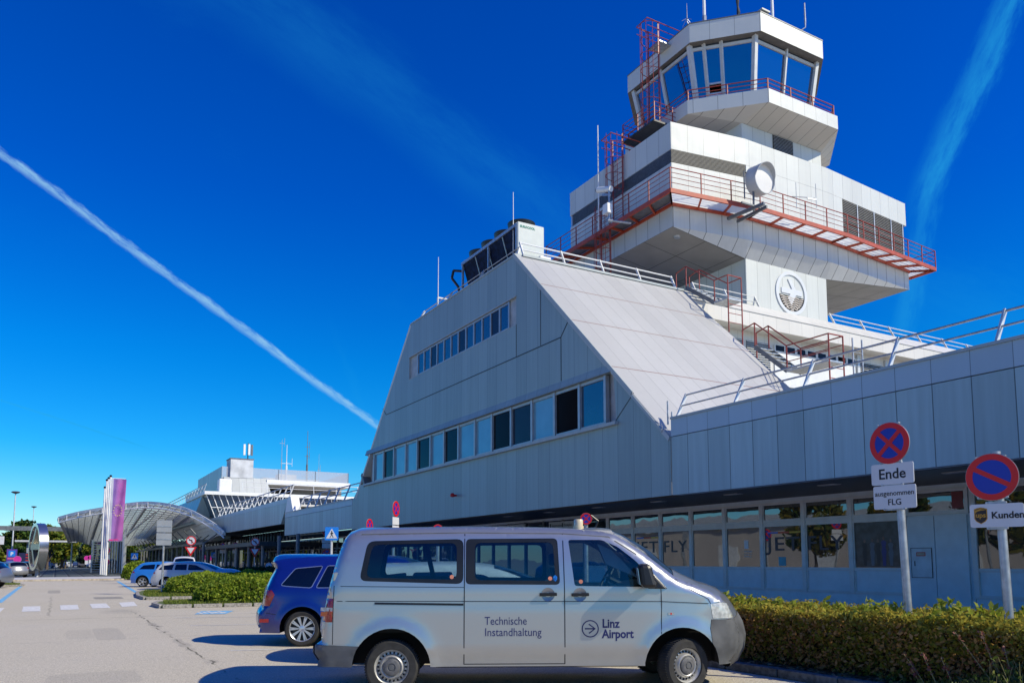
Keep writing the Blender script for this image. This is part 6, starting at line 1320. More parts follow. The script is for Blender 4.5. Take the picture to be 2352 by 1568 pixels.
def street_sign(name, label, px, py, Y, parts, r=0.30, ang=0.0, top=0.0, group=None, post='galv', z_off=0.0):
    """px,py: middle of the uppermost sign in the photograph, standing at distance Y; built at that real place"""
    c = unproj(px, py, Y); p_ = thing(name, label, 'road sign', (c.x, c.y, 0), 0, group)
    b = MB(); b.tube((0,0,0), (0,0,c.z+r*0.8+top), 0.05, 10); b.build('post', MT[post], p_, smooth=40)
    z = c.z; ca = R(ang); fx, fy = math.sin(ca)*0.07, -math.cos(ca)*0.07
    for kind, dz, arg in parts:
        M4 = T(fx, fy, z+dz, ca)
        if kind in ('stop','park','noleft','pink','park_l'): disc_sign(M4, arg, kind, p_)
        elif kind == 'plate': plate(M4, arg[0], arg[1], p_, (), mat=arg[2])
        elif kind == 'text': plate(M4, arg[0], arg[1], p_, arg[2])
        elif kind == 'yield':
            for sc, yy, mt, nm in ((1,0,'sign_red','sign_plate'), (0.62,-0.012,'sign_white','white_field')):
                b = MB(); P = [(-arg*sc,arg*0.55*sc+(0 if sc == 1 else 0.03)),(arg*sc,arg*0.55*sc+(0 if sc == 1 else 0.03)),(0,-arg*1.1*sc+(0 if sc == 1 else 0.03))]; b.loft([[(x,yy-0.008,q) for x, q in P],[(x,yy,q) for x, q in P]]); on(b, M4).build(nm, MT[mt], p_)
        elif kind == 'cross':
            b = MB(); rrect(b, arg, arg, 0.03, -0.008, 0.0); on(b, M4).build('sign_plate', MT['sign_sky'], p_)
            b = MB(); b.loft([[(x*arg,y_,q*arg) for x, q in ((-0.42,-0.36),(0.42,-0.36),(0,0.40))] for y_ in (-0.010,-0.013)]); on(b, M4).build('white_triangle', MT['sign_white'], p_)
            b = MB(); q = arg; b.disc((0,-0.016,0.17*q), 0.045*q, (0,1,0), 0.004, 12); b.bar((0,-0.016,0.12*q),(0.0,-0.016,-0.10*q),0.004,0.02*q)
            b.hexa([(-0.045*q,-0.018,-0.10*q),(0.045*q,-0.018,-0.10*q),(0.045*q,-0.014,-0.10*q),(-0.045*q,-0.014,-0.10*q)],[(-0.055*q,-0.018,0.11*q),(0.055*q,-0.018,0.11*q),(0.055*q,-0.014,0.11*q),(-0.055*q,-0.014,0.11*q)])
            for a, c_ in (((0.0,-0.08),(-0.13,-0.30)),((0.02,-0.08),(0.12,-0.30)),((0.0,0.09),(-0.11,-0.02)),((0.02,0.09),(0.12,0.0))): b.bar((a[0]*q,-0.0165,a[1]*q),(c_[0]*q,-0.0165,c_[1]*q),0.004,0.045*q)
            on(b, M4).build('walking_figure', MT['ink'], p_)
        elif kind == 'backs':
            b = MB(); rrect(b, arg[0], arg[1], 0.03, -0.01, 0.01); on(b, M4).build('sign_plate', MT['sign_back'], p_)
            b = MB(); b.box((-arg[0]/2+0.02,-0.03,-0.02),(arg[0]/2-0.02,-0.01,0.02)); on(b, M4).build('clamp', MT['galv'], p_)
    return p_
street_sign('crosswalk_sign', 'blue square crosswalk sign with walking figure at the left of the van roof', 762, 1225, 31, [('cross', 0, 0.515)], ang=-18, group=None, post='galv_light')
street_sign('sign_back', 'back of a two panel grey road sign on the planted island', 378, 1208, 43.1, [('backs', 0, (0.70,0.60)), ('backs', -0.64, (0.70,0.60))], ang=-8)
street_sign('no_left_turn_sign', 'no left turn disc over a yield triangle, left of two', 439, 1241, 78, [('noleft', 0, 0.42), ('yield', -0.85, 0.52)], ang=-12, group='no left turn and yield signs before the terminal')
street_sign('no_left_turn_sign', 'right no left turn disc over yield triangle before the dark glass entrance', 586, 1244, 68, [('noleft', 0, 0.36), ('yield', -0.78, 0.46)], ang=-10, group='no left turn and yield signs before the terminal')
street_sign('no_stopping_sign', 'tall narrow looking no stopping sign with white plate rising over the rear of the van', 905, 1168, 26, [('stop', 0, 0.27), ('plate', -0.42, (0.52,0.26,'sign_white')), ('plate', -0.70, (0.52,0.24,'sign_white'))], ang=44)
street_sign('no_stopping_sign', 'small half hidden no stopping sign at the rear corner of the van roof', 845, 1206, 30, [('stop', 0, 0.26)], ang=42)
street_sign('no_stopping_sign', 'no stopping sign showing above the amber roof lamp of the van', 1346, 1191, 17.5, [('stop', 0, 0.155)], r=0.1, ang=-32)
street_sign('no_stopping_sign', 'no stopping disc just showing over the middle of the van roof', 1006, 1216, 22, [('stop', 0, 0.16)], r=0.1, ang=-30)
street_sign('no_stopping_sign', 'no stopping sign with plates partly behind the crosswalk sign', 752, 1219, 60, [('stop', 0, 0.40), ('plate', -0.72, (0.75,0.40,'sign_white')), ('plate', -1.12, (0.75,0.34,'sign_white')), ('stop', -1.75, 0.40)], ang=-14)
for k, (px, py, Y, lbl) in enumerate(((512,1253,96,'no stopping sign with plate before the terminal columns, left of two'), (541,1252,90,'no stopping sign with plate before the terminal columns, right of two'), (464,1262,112,'smallest no stopping sign under the curved canopy, beside the yield sign'))):
    street_sign('no_stopping_sign', lbl, px, py, Y, [('stop', 0, 0.33), ('plate', -0.62, (0.62,0.42,'sign_white'))], ang=-12, group='no stopping signs under the canopy')
street_sign('no_stopping_sign', 'no stopping sign with plate on the ribbed screen beside the flags', 245, 1263, 118, [('stop', 0, 0.42), ('plate', -0.95, (0.75,0.75,'sign_white')), ('stop', -1.55, 0.42)], ang=-6)
street_sign('crosswalk_sign', 'small blue crosswalk sign right of the flag poles', 309, 1277, 112, [('cross', 0, 0.82)], ang=-8)
street_sign('crosswalk_sign', 'small blue crosswalk sign among the terminal columns', 492, 1274, 112, [('cross', 0, 0.75)], ang=-12)
street_sign('pink_round_sign', 'round magenta sign on a white post at the car park entry', 40, 1284, 150, [('pink', 0, 0.55), ('plate', -0.95, (0.8,0.9,'sign_white'))], ang=0)
for k, (px, lbl) in enumerate(((199,'leftmost of the far magenta signs beside the dark conifer'),(208,'middle of the far magenta signs beside the dark conifer'),(217,'rightmost of the far magenta signs beside the dark conifer'))):
    street_sign('pink_round_sign', lbl, px, 1281-k*1.5, 230, [('pink', 0, 0.6), ('plate', -1.1, (0.7,1.0,'sign_white'))], ang=0, group='far magenta signs')
# ------------------------------------------------------------------ flags
fpur = bpy.data.materials.new('mauve_flag'); fpur.use_nodes = True
def flag_mat():
    t = NT(fpur.node_tree); t.n.clear(); p = opos(t); s = t.node('ShaderNodeSeparateXYZ', {0: p}); n = t.noise(p, 0.7, 3.0)
    c = t.mix(t.ss(t.m('ADD', s.outputs[0], t.m('MULTIPLY', n, 0.6)), 0.5, 1.5), (0.42,0.26,0.62), (0.58,0.18,0.50))
    c = t.mix(t.ss(n, 0.45, 0.8), c, (0.50,0.36,0.68)); c = t.mix(t.ss(s.outputs[0], 0.36, 0.30), c, (0.75,0.74,0.80))
    d = t.node('ShaderNodeBsdfDiffuse', {'Color': c}); tl = t.node('ShaderNodeBsdfTranslucent', {'Color': c}); mx = t.node('ShaderNodeMixShader', {0: 0.45, 1: d.outputs[0], 2: tl.outputs[0]})
    t.node('ShaderNodeOutputMaterial', {'Surface': mx.outputs[0]})
flag_mat()
bases = [(5.25,107.2),(5.15,109.4),(5.06,111.6),(4.97,113.8)]
for i, (x, y) in enumerate(bases):
    h = 11.75-0.05*i if i < 3 else 10.9
    p_ = thing('flagpole', ['nearest white flagpole, carrying the mauve flag of stars','second white flagpole in the row','third white flagpole in the row','farthest and shortest looking white flagpole'][i], 'flagpole', (x, y, 0), 0, 'white flagpoles before the canopy')
    b = MB(); b.tube((0,0,0),(0,0,h), 0.13, 10, 0.09); b.build('pole', MT['white_paint'], p_, smooth=40); b = MB(); b.lathe([(0.10,0),(0.15,0.05),(0.15,0.2),(0.0,0.28)], (0,0,h), (0,0,1), 12); b.build('finial', MT['black'], p_)
    b = MB(); b.tube((0,0,h-0.15),(1.62,-0.1,h-0.15),0.04,6); b.build('arm', MT['white_paint'], p_)
    if i > 1: continue
    rows = []
    for kz in range(31):
        z = h-0.2-(7.4*kz/30); rows.append([(0.12+(1.6-0.004*kz)*kx/14, -0.1+0.10*math.sin(kx*0.75+kz*0.16+i)*min(1,kx/5)+0.03*math.sin(kz*0.9), z+0.02*math.sin(kx*0.9)) for kx in range(15)])
    b = MB(); b.loft(rows, caps=False, closed=False); fo = b.build('flag', fpur, None, smooth=True, fix=False); fo.location = (x+0.02*i, y-0.02, 0)
    tag(fo, ['long mauve flag with a ring of gold stars hanging from the nearest pole','second mauve flag mostly hidden behind the first'][i], 'flag')
    if i == 0:
        gstar = M('gold_star', (0.62,0.46,0.16), 0.6)
        for k in range(12):
            a = 2*math.pi*k/12; cx, cz = 0.92+0.44*math.cos(a), 7.75+0.66*math.sin(a); y_ = -0.28
            P = []
            for j in range(10): rr = 0.10 if j % 2 == 0 else 0.042; P.append((cx+rr*math.sin(2*math.pi*j/10), y_, cz+rr*math.cos(2*math.pi*j/10)))
            b = MB(); b.face(P); b.build('gold_star', gstar, fo, fix=False)
        b = MB(); b.box((0.12,-0.24,4.10),(0.55,-0.2,4.28)); b.box((0.62,-0.24,4.16),(1.1,-0.2,4.30)); b.build('flag_hem', M('magenta_hem', (0.62,0.03,0.22), 0.6), fo)
# ------------------------------------------------------------------ ring sculpture
rs = thing('ring_sculpture', 'tall stainless steel ring sculpture with an arrow inside on a short foot', 'sculpture', (-1.70, 98.8, 0))
steel = M('brushed_steel', (0.62,0.60,0.58), 0.22, metal=0.95, var=0.08, nscale=1.0)
ax = Vector((-0.97, -0.22, 0)).normalized(); side = Vector((0.22,-0.97,0)).normalized()*-1
Rr, zc = 2.50, 3.18
b = MB(); b.lathe([(Rr-0.34,-0.42),(Rr,-0.42),(Rr,0.42),(Rr-0.34,0.42),(Rr-0.34,-0.42)], (0,0,zc), ax, 64); b.build('ring', steel, rs, smooth=30)
b = MB()
def sp(u, v, d): return side*u + Vector((0,0,zc+v)) + ax*d
def slab(P): b.loft([[sp(u,v,-0.34) for u, v in P],[sp(u,v,0.34) for u, v in P]])
slab([(-1.9,-0.30),(1.9,-0.30),(1.9,0.30),(-1.9,0.30)]); slab([(-0.45,1.95),(0.15,1.95),(1.45,0.32),(0.75,0.32)]); slab([(0.75,-0.32),(1.45,-0.32),(0.15,-1.95),(-0.45,-1.95)])
b.build('arrow', M('dark_brushed_steel', (0.30,0.30,0.27), 0.3, metal=0.8, var=0.1), rs)
b = MB(); b.tube((0,0,0),(0,0,0.72),0.16,12); b.build('foot', MT['galv_light'], rs)
# ------------------------------------------------------------------ curved glass canopy over the forecourt road
cn = thing('glass_canopy', 'arched glass and steel canopy spanning the road in front of the terminal', 'canopy', (9, 112, 0))
Fp = [(0.04,120,7.39),(2.2,117.5,8.0),(4.84,115,8.51),(7.4,112.5,8.95),(9.73,110,9.1),(12.0,107,8.7),(14.09,104,7.81),(16.19,101,6.24),(17.2,99.4,5.15)]
Bp = [(1.73,150,5.0),(3.4,165,5.4),(6.0,185,5.2),(9.4,195,5.2),(12.6,200,5.3),(15.6,198,5.5),(17.0,175,5.6),(17.1,140,5.4),(17.25,110,4.7)]
Fs, Bs = smooth_line(Fp, 6), smooth_line(Bp, 6)
N = len(Fs)
def cp_(i, f):
    a, c = Vector(Fs[i]), Vector(Bs[i]); p = a.lerp(c, f); p.z += 0.8*math.sin(math.pi*f)*0.3; return p
def canopy_glass():
    m = bpy.data.materials.new('fritted_glass'); m.use_nodes = True; t = NT(m.node_tree); t.n.clear()
    d = t.node('ShaderNodeBsdfDiffuse', {'Color': (0.60,0.62,0.52)}); tl = t.node('ShaderNodeBsdfTranslucent', {'Color': (0.80,0.82,0.68)}); tr = t.node('ShaderNodeBsdfTransparent', {'Color': (0.85,0.9,0.85)})
    a = t.node('ShaderNodeMixShader', {0: 0.6, 1: d.outputs[0], 2: tl.outputs[0]}); c = t.node('ShaderNodeMixShader', {0: 0.28, 1: a.outputs[0], 2: tr.outputs[0]}); t.node('ShaderNodeOutputMaterial', {'Surface': c.outputs[0]}); return m
b = MB(); NF = 26
b.loft([[cp_(i, k/NF) for i in range(N)] for k in range(NF+1)], caps=False, closed=False); b.build('glass_roof', canopy_glass(), None, fix=False).parent = cn
bpy.data.objects['glass_roof'].matrix_parent_inverse = Matrix.Translation((-9,-112,0))
b = MB()
for k in range(0, NF+1):
    w_ = 0.10 if k else 0.16
    for i in range(N-1): b.bar(cp_(i,k/NF)-Vector((0,0,0.12)), cp_(i+1,k/NF)-Vector((0,0,0.12)), w_, 0.22 if k else 0.34)
part(b, 'arch_rib', MT['galv_light'], cn)
b = MB()
for i in range(0, N, 2):
    for k in range(NF): b.bar(cp_(i,k/NF)-Vector((0,0,0.26)), cp_(i,(k+1)/NF)-Vector((0,0,0.26)), 0.07 if i % 12 else 0.30, 0.10 if i % 12 else 0.4)
part(b, 'purlin', MT['galv_light'], cn)
b = MB()
for i in range(N-1): b.tube(cp_(i,0.0)-Vector((0,0.1,0.75)), cp_(i+1,0.0)-Vector((0,0.1,0.75)), 0.09, 6)
for i in range(0, N-1, 3): b.tube(cp_(i,0.0)-Vector((0,0.1,0.75)), cp_(i,0)-Vector((0,0.1,0.1)), 0.06, 6); b.tube(cp_(i,0.0)-Vector((0,0.1,0.75)), cp_(min(N-1,i+3),0)-Vector((0,0.1,0.1)), 0.05, 6)
part(b, 'edge_truss', MT['white_paint'], cn)
b = MB(); b.tube((8.0,121,0),(8.0,121,5.1),0.28,14); part(b, 'white_column', MT['white_paint'], cn)
b = MB(); b.tube((8.0,121,5.0),(11.5,118,8.4),0.14,8); b.tube((8.0,121,5.0),(5.0,124,7.6),0.14,8); b.tube((8,121,5.0),(9.5,140,7.2),0.14,8); part(b, 'column_branch', MT['galv_light'], cn)
for i in range(15):
    y = 103+i*6.4; b = MB(); x = 15.5+0.05*i; b.tube((x,y,0),(x,y,3.9),0.17,10); b.tube((x,y,3.8),(x+1.5,y,5.0),0.08,6); b.tube((x,y,3.8),(x-1.6,y,5.6),0.08,6); part(b, 'column', MT['mid_metal'], cn)
b = MB(); b.box((15.3,103,3.7),(15.7,195,4.0)); part(b, 'column_beam', MT['mid_metal'], cn)
# ribbed screen under the canopy
sc = thing('ribbed_screen', 'ribbed steel and glass wind screen beside the flagpoles under the canopy', 'screen', (6.5, 122, 0))
for i in range(6):
    b = MB(); x = 6.25+i*0.32; b.box((x,121.8,0.1),(x+0.14,122.1,5.0)); part(b, 'upright', MT['galv'], sc)
b = MB()
for k in range(13): b.box((4.2,124+0.0,0.2+k*0.34),(6.2,124.06,0.28+k*0.34))
b.box((4.15,123.9,0.1),(4.35,124.15,4.6)); part(b, 'slat', MT['galv'], sc)
b = MB(); b.box((4.3,124.2,0.1),(8.0,124.25,4.4)); part(b, 'pane', MT['hall_glass'], sc)
# ------------------------------------------------------------------ far terminal block with roof terrace, antennas
ft = thing('terminal_block', 'far white terminal block with glazed lower storey and roof terrace', 'building', (21.5, 128, 0))
YF = 128.2
mb = MB(); mb.hexa([(21.8,YF,12.0),(28.6,YF,12.0),(28.6,YF+40,12.0),(21.8,YF+40,12.0)],[(21.5,YF,14.5),(28.6,YF,14.5),(28.6,YF+40,14.5),(21.5,YF+40,14.5)]); part(mb, 'wall', MT['white_x'], ft)
mb = MB(); mb.hexa([(21.9,YF-2.0,10.6),(29.1,YF-2.0,10.6),(29.1,YF+1,10.6),(21.9,YF+1,10.6)],[(21.75,YF-0.3,14.56),(28.2,YF-0.3,14.56),(28.2,YF+1,14.56),(21.75,YF+1,14.56)]); part(mb, 'leaning_wall', PANEL('leaning_panels', (0.40,0.42,0.42), 0, 1.1, 21.8, w=0.05, dark=0.6), ft)
mb = MB(); mb.box((28.2,YF-0.6,13.7),(41.7,YF+30,14.46)); part(mb, 'roof_slab', MT['white_paint'], ft)
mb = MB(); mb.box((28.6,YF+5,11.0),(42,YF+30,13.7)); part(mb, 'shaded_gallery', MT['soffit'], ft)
mb = MB(); mb.box((28.62,YF+4.8,11.2),(33.5,YF+4.98,13.5)); part(mb, 'dark_opening', MT['void'], ft)
def terrace_mat():
    m = bpy.data.materials.new('terrace_glass'); m.use_nodes = True; t = NT(m.node_tree); t.n.clear()
    g = t.node('ShaderNodeBsdfDiffuse', {'Color': (0.55,0.58,0.62)}); tr = t.node('ShaderNodeBsdfTransparent', {'Color': (0.9,0.93,0.97)}); mx = t.node('ShaderNodeMixShader', {0: 0.55, 1: g.outputs[0], 2: tr.outputs[0]}); t.node('ShaderNodeOutputMaterial', {'Surface': mx.outputs[0]}); return m
mb = MB(); mb.box((21.5,YF,14.5),(41.6,YF+0.06,16.2)); mb.box((41.54,YF,14.5),(41.6,YF+26,16.2)); part(mb, 'terrace_glass', terrace_mat(), ft)
mb = MB(); mb.box((21.5,YF+0.1,14.5),(21.6,152,16.2)); mb.box((21.5,YF+0.1,9),(21.65,152,14.5)); part(mb, 'side_wall', MT['facade'], ft)
mb = MB(); mb.box((22.7,YF-0.4,14.5),(26.1,YF+3,17.42)); part(mb, 'stair_head', M('stair_head_render', (0.50,0.51,0.52), 0.6, var=0.25, nscale=0.6), ft)
mb = MB(); mb.box((22.6,YF-0.5,17.42),(26.2,YF+3.1,17.55)); part(mb, 'stair_head_roof', MT['mid_metal'], ft)
mb = MB(); mb.box((29.5,YF+8,14.5),(39,YF+12,15.6)); mb.box((31,YF+4,14.5),(34,YF+6,15.9)); part(mb, 'roof_plant', MT['cream_x'], ft)
mb = MB()
for x in (24.1,30.1,36.0,41.5): mb.box((x,YF-0.03,14.5),(x+0.08,YF+0.08,16.2))
part(mb, 'terrace_post', MT['mid_metal'], ft)
gs = thing('glazed_gallery', 'sloping glazed gallery with white mullions below the far terminal block', 'building', (16.4, 110, 5))
mb = MB(); mb.hexa([(17.75,109.2,7.0),(45,109.2,7.0),(45,113,7.0),(17.75,113,7.0)],[(16.3,108.4,10.2),(45,108.4,10.2),(45,113,10.2),(16.3,113,10.2)]); part(mb, 'glazing', MT['gallery_glass'], gs)
mb = MB(); mb.box((16.1,107.9,10.2),(45,125,10.62)); part(mb, 'roof', MT['white_paint'], gs)
mb = MB()
for i in range(24): x = 16.35+i*0.78; mb.bar((17.8+i*0.76,109.12,7.0),(x,108.34,10.25),0.07,0.08)
mb.bar((17.1,108.75,8.6),(36,108.75,8.6),0.06,0.08); part(mb, 'mullion', MT['white_paint'], gs)
mb = MB(); mb.hexa([(15.2,112,6.5),(17.4,112,6.5),(17.4,175,6.5),(15.2,175,6.5)],[(16.3,111,10.2),(17.4,111,10.2),(17.4,175,10.6),(16.3,175,10.6)]); part(mb, 'side_wall', MT['facade'], gs)
lean_rail('thin railing on the glazed gallery roof edge running away from us', [(16.5,112,10.6),(16.5,165,10.6)], (0.4,0,0), 1.3, 3.0, 'galv', 0.05)
lean_rail('thin railing along the glazed gallery roof facing us', [(21,109,10.62),(40,109,10.62)], (0,0.3,0), 1.5, 3.2, 'galv_light', 0.04)
b = MB(); b.box((18.0,109,10.62),(19.6,110.5,12.4)); tag(b.build('roof_unit', MT['white_paint'], bevel=0.15), 'small white unit on the corner of the glazed gallery roof', 'vent')
def amast(label, x, y, z, H_, r, cross=(), mat='galv', fat=0):
    r_ = thing('antenna_mast', label, 'antenna', (x, y, z), 0, 'masts on the far terminal block'); b = MB(); b.tube((0,0,0),(0,0,H_*0.55),r,6); b.tube((0,0,H_*0.55),(0,0,H_),r*0.6,6,r*0.4)
    for h, w_ in cross: b.tube((-w_,0,h),(w_,0,h),0.04,5); b.tube((w_,0,h-0.5),(w_,0,h+0.9),0.03,5)
    if fat: b.tube((0,0,0.2),(0,0,fat),0.16,8)
    b.build('mast', MT[mat], r_)
amast('thin whip mast left of the pair on the far terminal roof', 31.5, YF+4, 14.5, 7.1, 0.07, ((4.0,0.0),(6.5,0.4)))
amast('white mast with thick dark foot on the far terminal roof', 32.3, YF+4, 14.5, 6.3, 0.10, ((3.2,0.9),), 'white_paint', 2.8)
amast('tallest mast with side arms on the far terminal roof', 35.7, YF+4, 14.5, 8.9, 0.09, ((1.2,1.0),(4.6,0.35),(6.2,0.35)), 'mid_metal', 3.2)
amast('short thin whip on the right of the far terminal roof', 37.7, YF+4, 14.5, 5.2, 0.05, ((2.4,0.25),))
ca = thing('cell_antenna', 'cluster of white cell antenna panels on the far stair head', 'antenna', (25.5, YF+1, 17.5)); b = MB(); b.tube((0,0,0),(0,0,2.7),0.08,8); b.build('mast', MT['dark_metal'], ca)
for dx, dy in ((-0.55,0),(0.1,-0.35),(0.6,0.1)): b = MB(); b.box((dx-0.16,dy-0.08,0.75),(dx+0.16,dy+0.08,2.5)); b.build('panel', MT['white_paint' if dx < 0.5 else 'mid_metal'], ca, bevel=0.03)
# ------------------------------------------------------------------ car park entrance on the left
def lamp(px, py, Y, label):
    c = unproj(px, py, Y); r_ = thing('street_lamp', label, 'lamp post', (c.x, c.y, 0), 0, 'tall car park lamps'); b = MB(); b.tube((0,0,0),(0,0,c.z),0.14,10,0.09); b.build('pole', MT['galv_light'], r_, smooth=40)
    b = MB(); b.lathe([(0.1,-0.2),(0.55,-0.05),(0.75,0.12),(0.55,0.24),(0,0.30)], (0,0,c.z), (0,0,1), 20); b.build('lamp_head', MT['mid_metal'], r_, smooth=40)
lamp(36, 1131, 170, 'taller car park lamp at the left edge'); lamp(78, 1164, 260, 'smaller farther car park lamp')
b = MB(); b.box((-30,150,6.9),(2.6,152.4,7.25)); b.box((-30,149.9,6.55),(2.9,150.1,6.95)); tag(b.build('road_gantry', MT['mid_metal']), 'long flat grey beam crossing behind the ring sculpture into the canopy', 'gantry')
rf_ = thing('barrier_roof', 'thin flat roof of the car park entry behind the ring sculpture', 'canopy', (-2, 165, 0)); b = MB(); b.box((-6.4,164,5.05),(3.2,169,5.35)); b.build('roof', MT['galv_light'], None).parent = rf_; bpy.data.objects['roof'] 
part_ = [o for o in bpy.data.objects if o.parent == rf_][0]; part_.matrix_parent_inverse = Matrix.Translation((2,-165,0))
b = MB(); b.box((-4.6,165,0),(-2.6,166,5.05)); part(b, 'booth_wall', M('booth_grey', (0.30,0.34,0.40), 0.6), rf_); b = MB(); b.tube((2.4,166,0),(2.4,166,5.05),0.12,8); part(b, 'column', MT['galv'], rf_)
bd = thing('info_board', 'dark blue board with red text lines under the barrier roof', 'sign board', (-3.6, 162, 0)); b = MB(); b.box((-2.0,0,0.9),(0.9,0.2,3.1)); b.build('board', M('dark_blue_board', (0.012,0.016,0.075), 0.5), bd)
b = MB()
for k in range(4): b.box((-1.0,-0.04,1.2+k*0.5),(0.55,-0.01,1.42+k*0.5))
b.build('text_line', M('red_text', (0.40,0.03,0.03), 0.5), bd)
py_ = thing('parking_pylon', 'purple parking ticket pylon with a light blue P panel', 'sign board', (-6.55, 160, 0)); b = MB(); b.box((-0.75,0,0),(0.75,0.4,3.7)); b.build('pylon', M('purple_pylon', (0.10,0.045,0.32), 0.5), py_); b = MB(); b.box((-0.5,-0.03,2.45),(0.5,0,3.45)); b.build('blue_panel', MT['sign_sky'], py_)
b = moved(text_mb('P', 0.8, 'CENTER', 0.02), T(0,-0.035,2.66)); b.build('lettering', MT['white_paint'], py_); b = MB(); b.box((-0.6,-0.03,2.0),(0.6,0,2.25)); b.build('pink_strip', M('pink_strip', (0.62,0.12,0.26), 0.5), py_)
bb = thing('billboard', 'violet billboard with a yellow strip on two legs beyond the striped deck', 'billboard', (0.2, 205, 0)); b = MB(); b.box((-1.9,0,1.5),(1.9,0.15,4.0)); b.build('board', M('violet_board', (0.17,0.13,0.42), 0.5), bb); b = MB(); b.box((-1.0,-0.06,1.3),(1.2,-0.01,1.85)); b.build('yellow_strip', M('yellow_strip', (0.66,0.55,0.05), 0.5), bb)
b = MB(); b.box((-1.3,-0.06,2.4),(1.2,-0.01,3.0)); b.build('text_line', M('pale_text', (0.40,0.45,0.55), 0.5), bb)
b = MB(); b.tube((-1.2,0.07,0),(-1.2,0.07,1.5),0.1,8); b.tube((1.2,0.07,0),(1.2,0.07,1.5),0.1,8); b.build('leg', MT['galv'], bb)
wb_ = thing('white_sign_box', 'pale grey box sign cut by the left edge above the parked cars', 'sign board', (-9.6, 150, 0)); b = MB(); b.box((-2,0,1.2),(1.55,0.5,4.9)); b.build('box', M('pale_box', (0.50,0.53,0.58), 0.5), wb_); b = MB(); b.box((-2,-0.3,4.3),(2.3,0.5,5.6)); b.build('top', M('pale_box_top', (0.56,0.57,0.60), 0.5), wb_); b = MB(); b.tube((-1,0.2,0),(-1,0.2,1.3),0.15,8); b.tube((1,0.2,0),(1,0.2,1.3),0.15,8); b.build('leg', MT['galv'], wb_)
rnd = random.Random(3)
far_cols = [((0.45,0.50,0.58),'pale blue'),((0.03,0.05,0.12),'dark blue'),((0.55,0.55,0.55),'white'),((0.08,0.08,0.09),'black'),((0.30,0.02,0.02),'red'),((0.30,0.32,0.34),'grey')]
def tiny_car(x, y, rz, col, label):
    r_ = thing('far_car', label, 'car', (x, y, 0), rz, 'far cars in the car park'); b = MB()
    S = [(-2.1,0.3),(-2.15,0.75),(-1.95,0.98),(-1.5,1.05),(-0.9,1.48),(0.6,1.52),(1.2,1.05),(2.0,0.88),(2.15,0.6),(2.1,0.3)]
    b.loft([[(x_,-0.82,z_) for x_, z_ in S],[(x_,-0.9,z_) if z_ < 1.1 else (x_,-0.7,z_) for x_, z_ in S],[(x_,0.9,z_) if z_ < 1.1 else (x_,0.7,z_) for x_, z_ in S],[(x_,0.82,z_) for x_, z_ in S]]); b.build('body', M('far_paint', col, 0.35, coat=0.5), r_, bevel=0.05)
    b = MB()
    for s_ in (-1,1): b.hexa([(-1.35,s_*0.86,1.06),(1.05,s_*0.86,1.06),(1.05,s_*0.88,1.06),(-1.35,s_*0.88,1.06)],[(-0.85,s_*0.715,1.42),(0.5,s_*0.715,1.44),(0.5,s_*0.735,1.44),(-0.85,s_*0.735,1.42)])
    b.build('side_window', MT['black'], r_)
    b = MB()
    for x_ in (-1.3,1.3):
        for s_ in (-1,1): b.lathe([(0.1,-0.1),(0.33,-0.1),(0.33,0.1),(0.1,0.1)], (x_,s_*0.82,0.33), (0,1,0), 16)
    b.build('wheel', MT['tyre'], r_)
for (px, Y, ci, rz, where) in ((128,235,0,80,'behind the ring sculpture'),(143,230,1,95,'left of the violet billboard'),(151,238,2,75,'beside the left billboard leg'),(187,250,3,90,'right of the violet billboard'),(210,240,0,100,'beside the magenta signs'),(222,225,5,20,'nearest the ribbed screen'),(233,215,2,15,'before the ribbed screen'),(121,222,5,60,'left of the billboard and closest to the ring'),(176,262,1,85,'far behind the billboard')):
    c = unproj(px, 1290, Y); tiny_car(c.x, Y, R(rz), far_cols[ci][0], 'tiny %s far car %s' % (far_cols[ci][1], where))
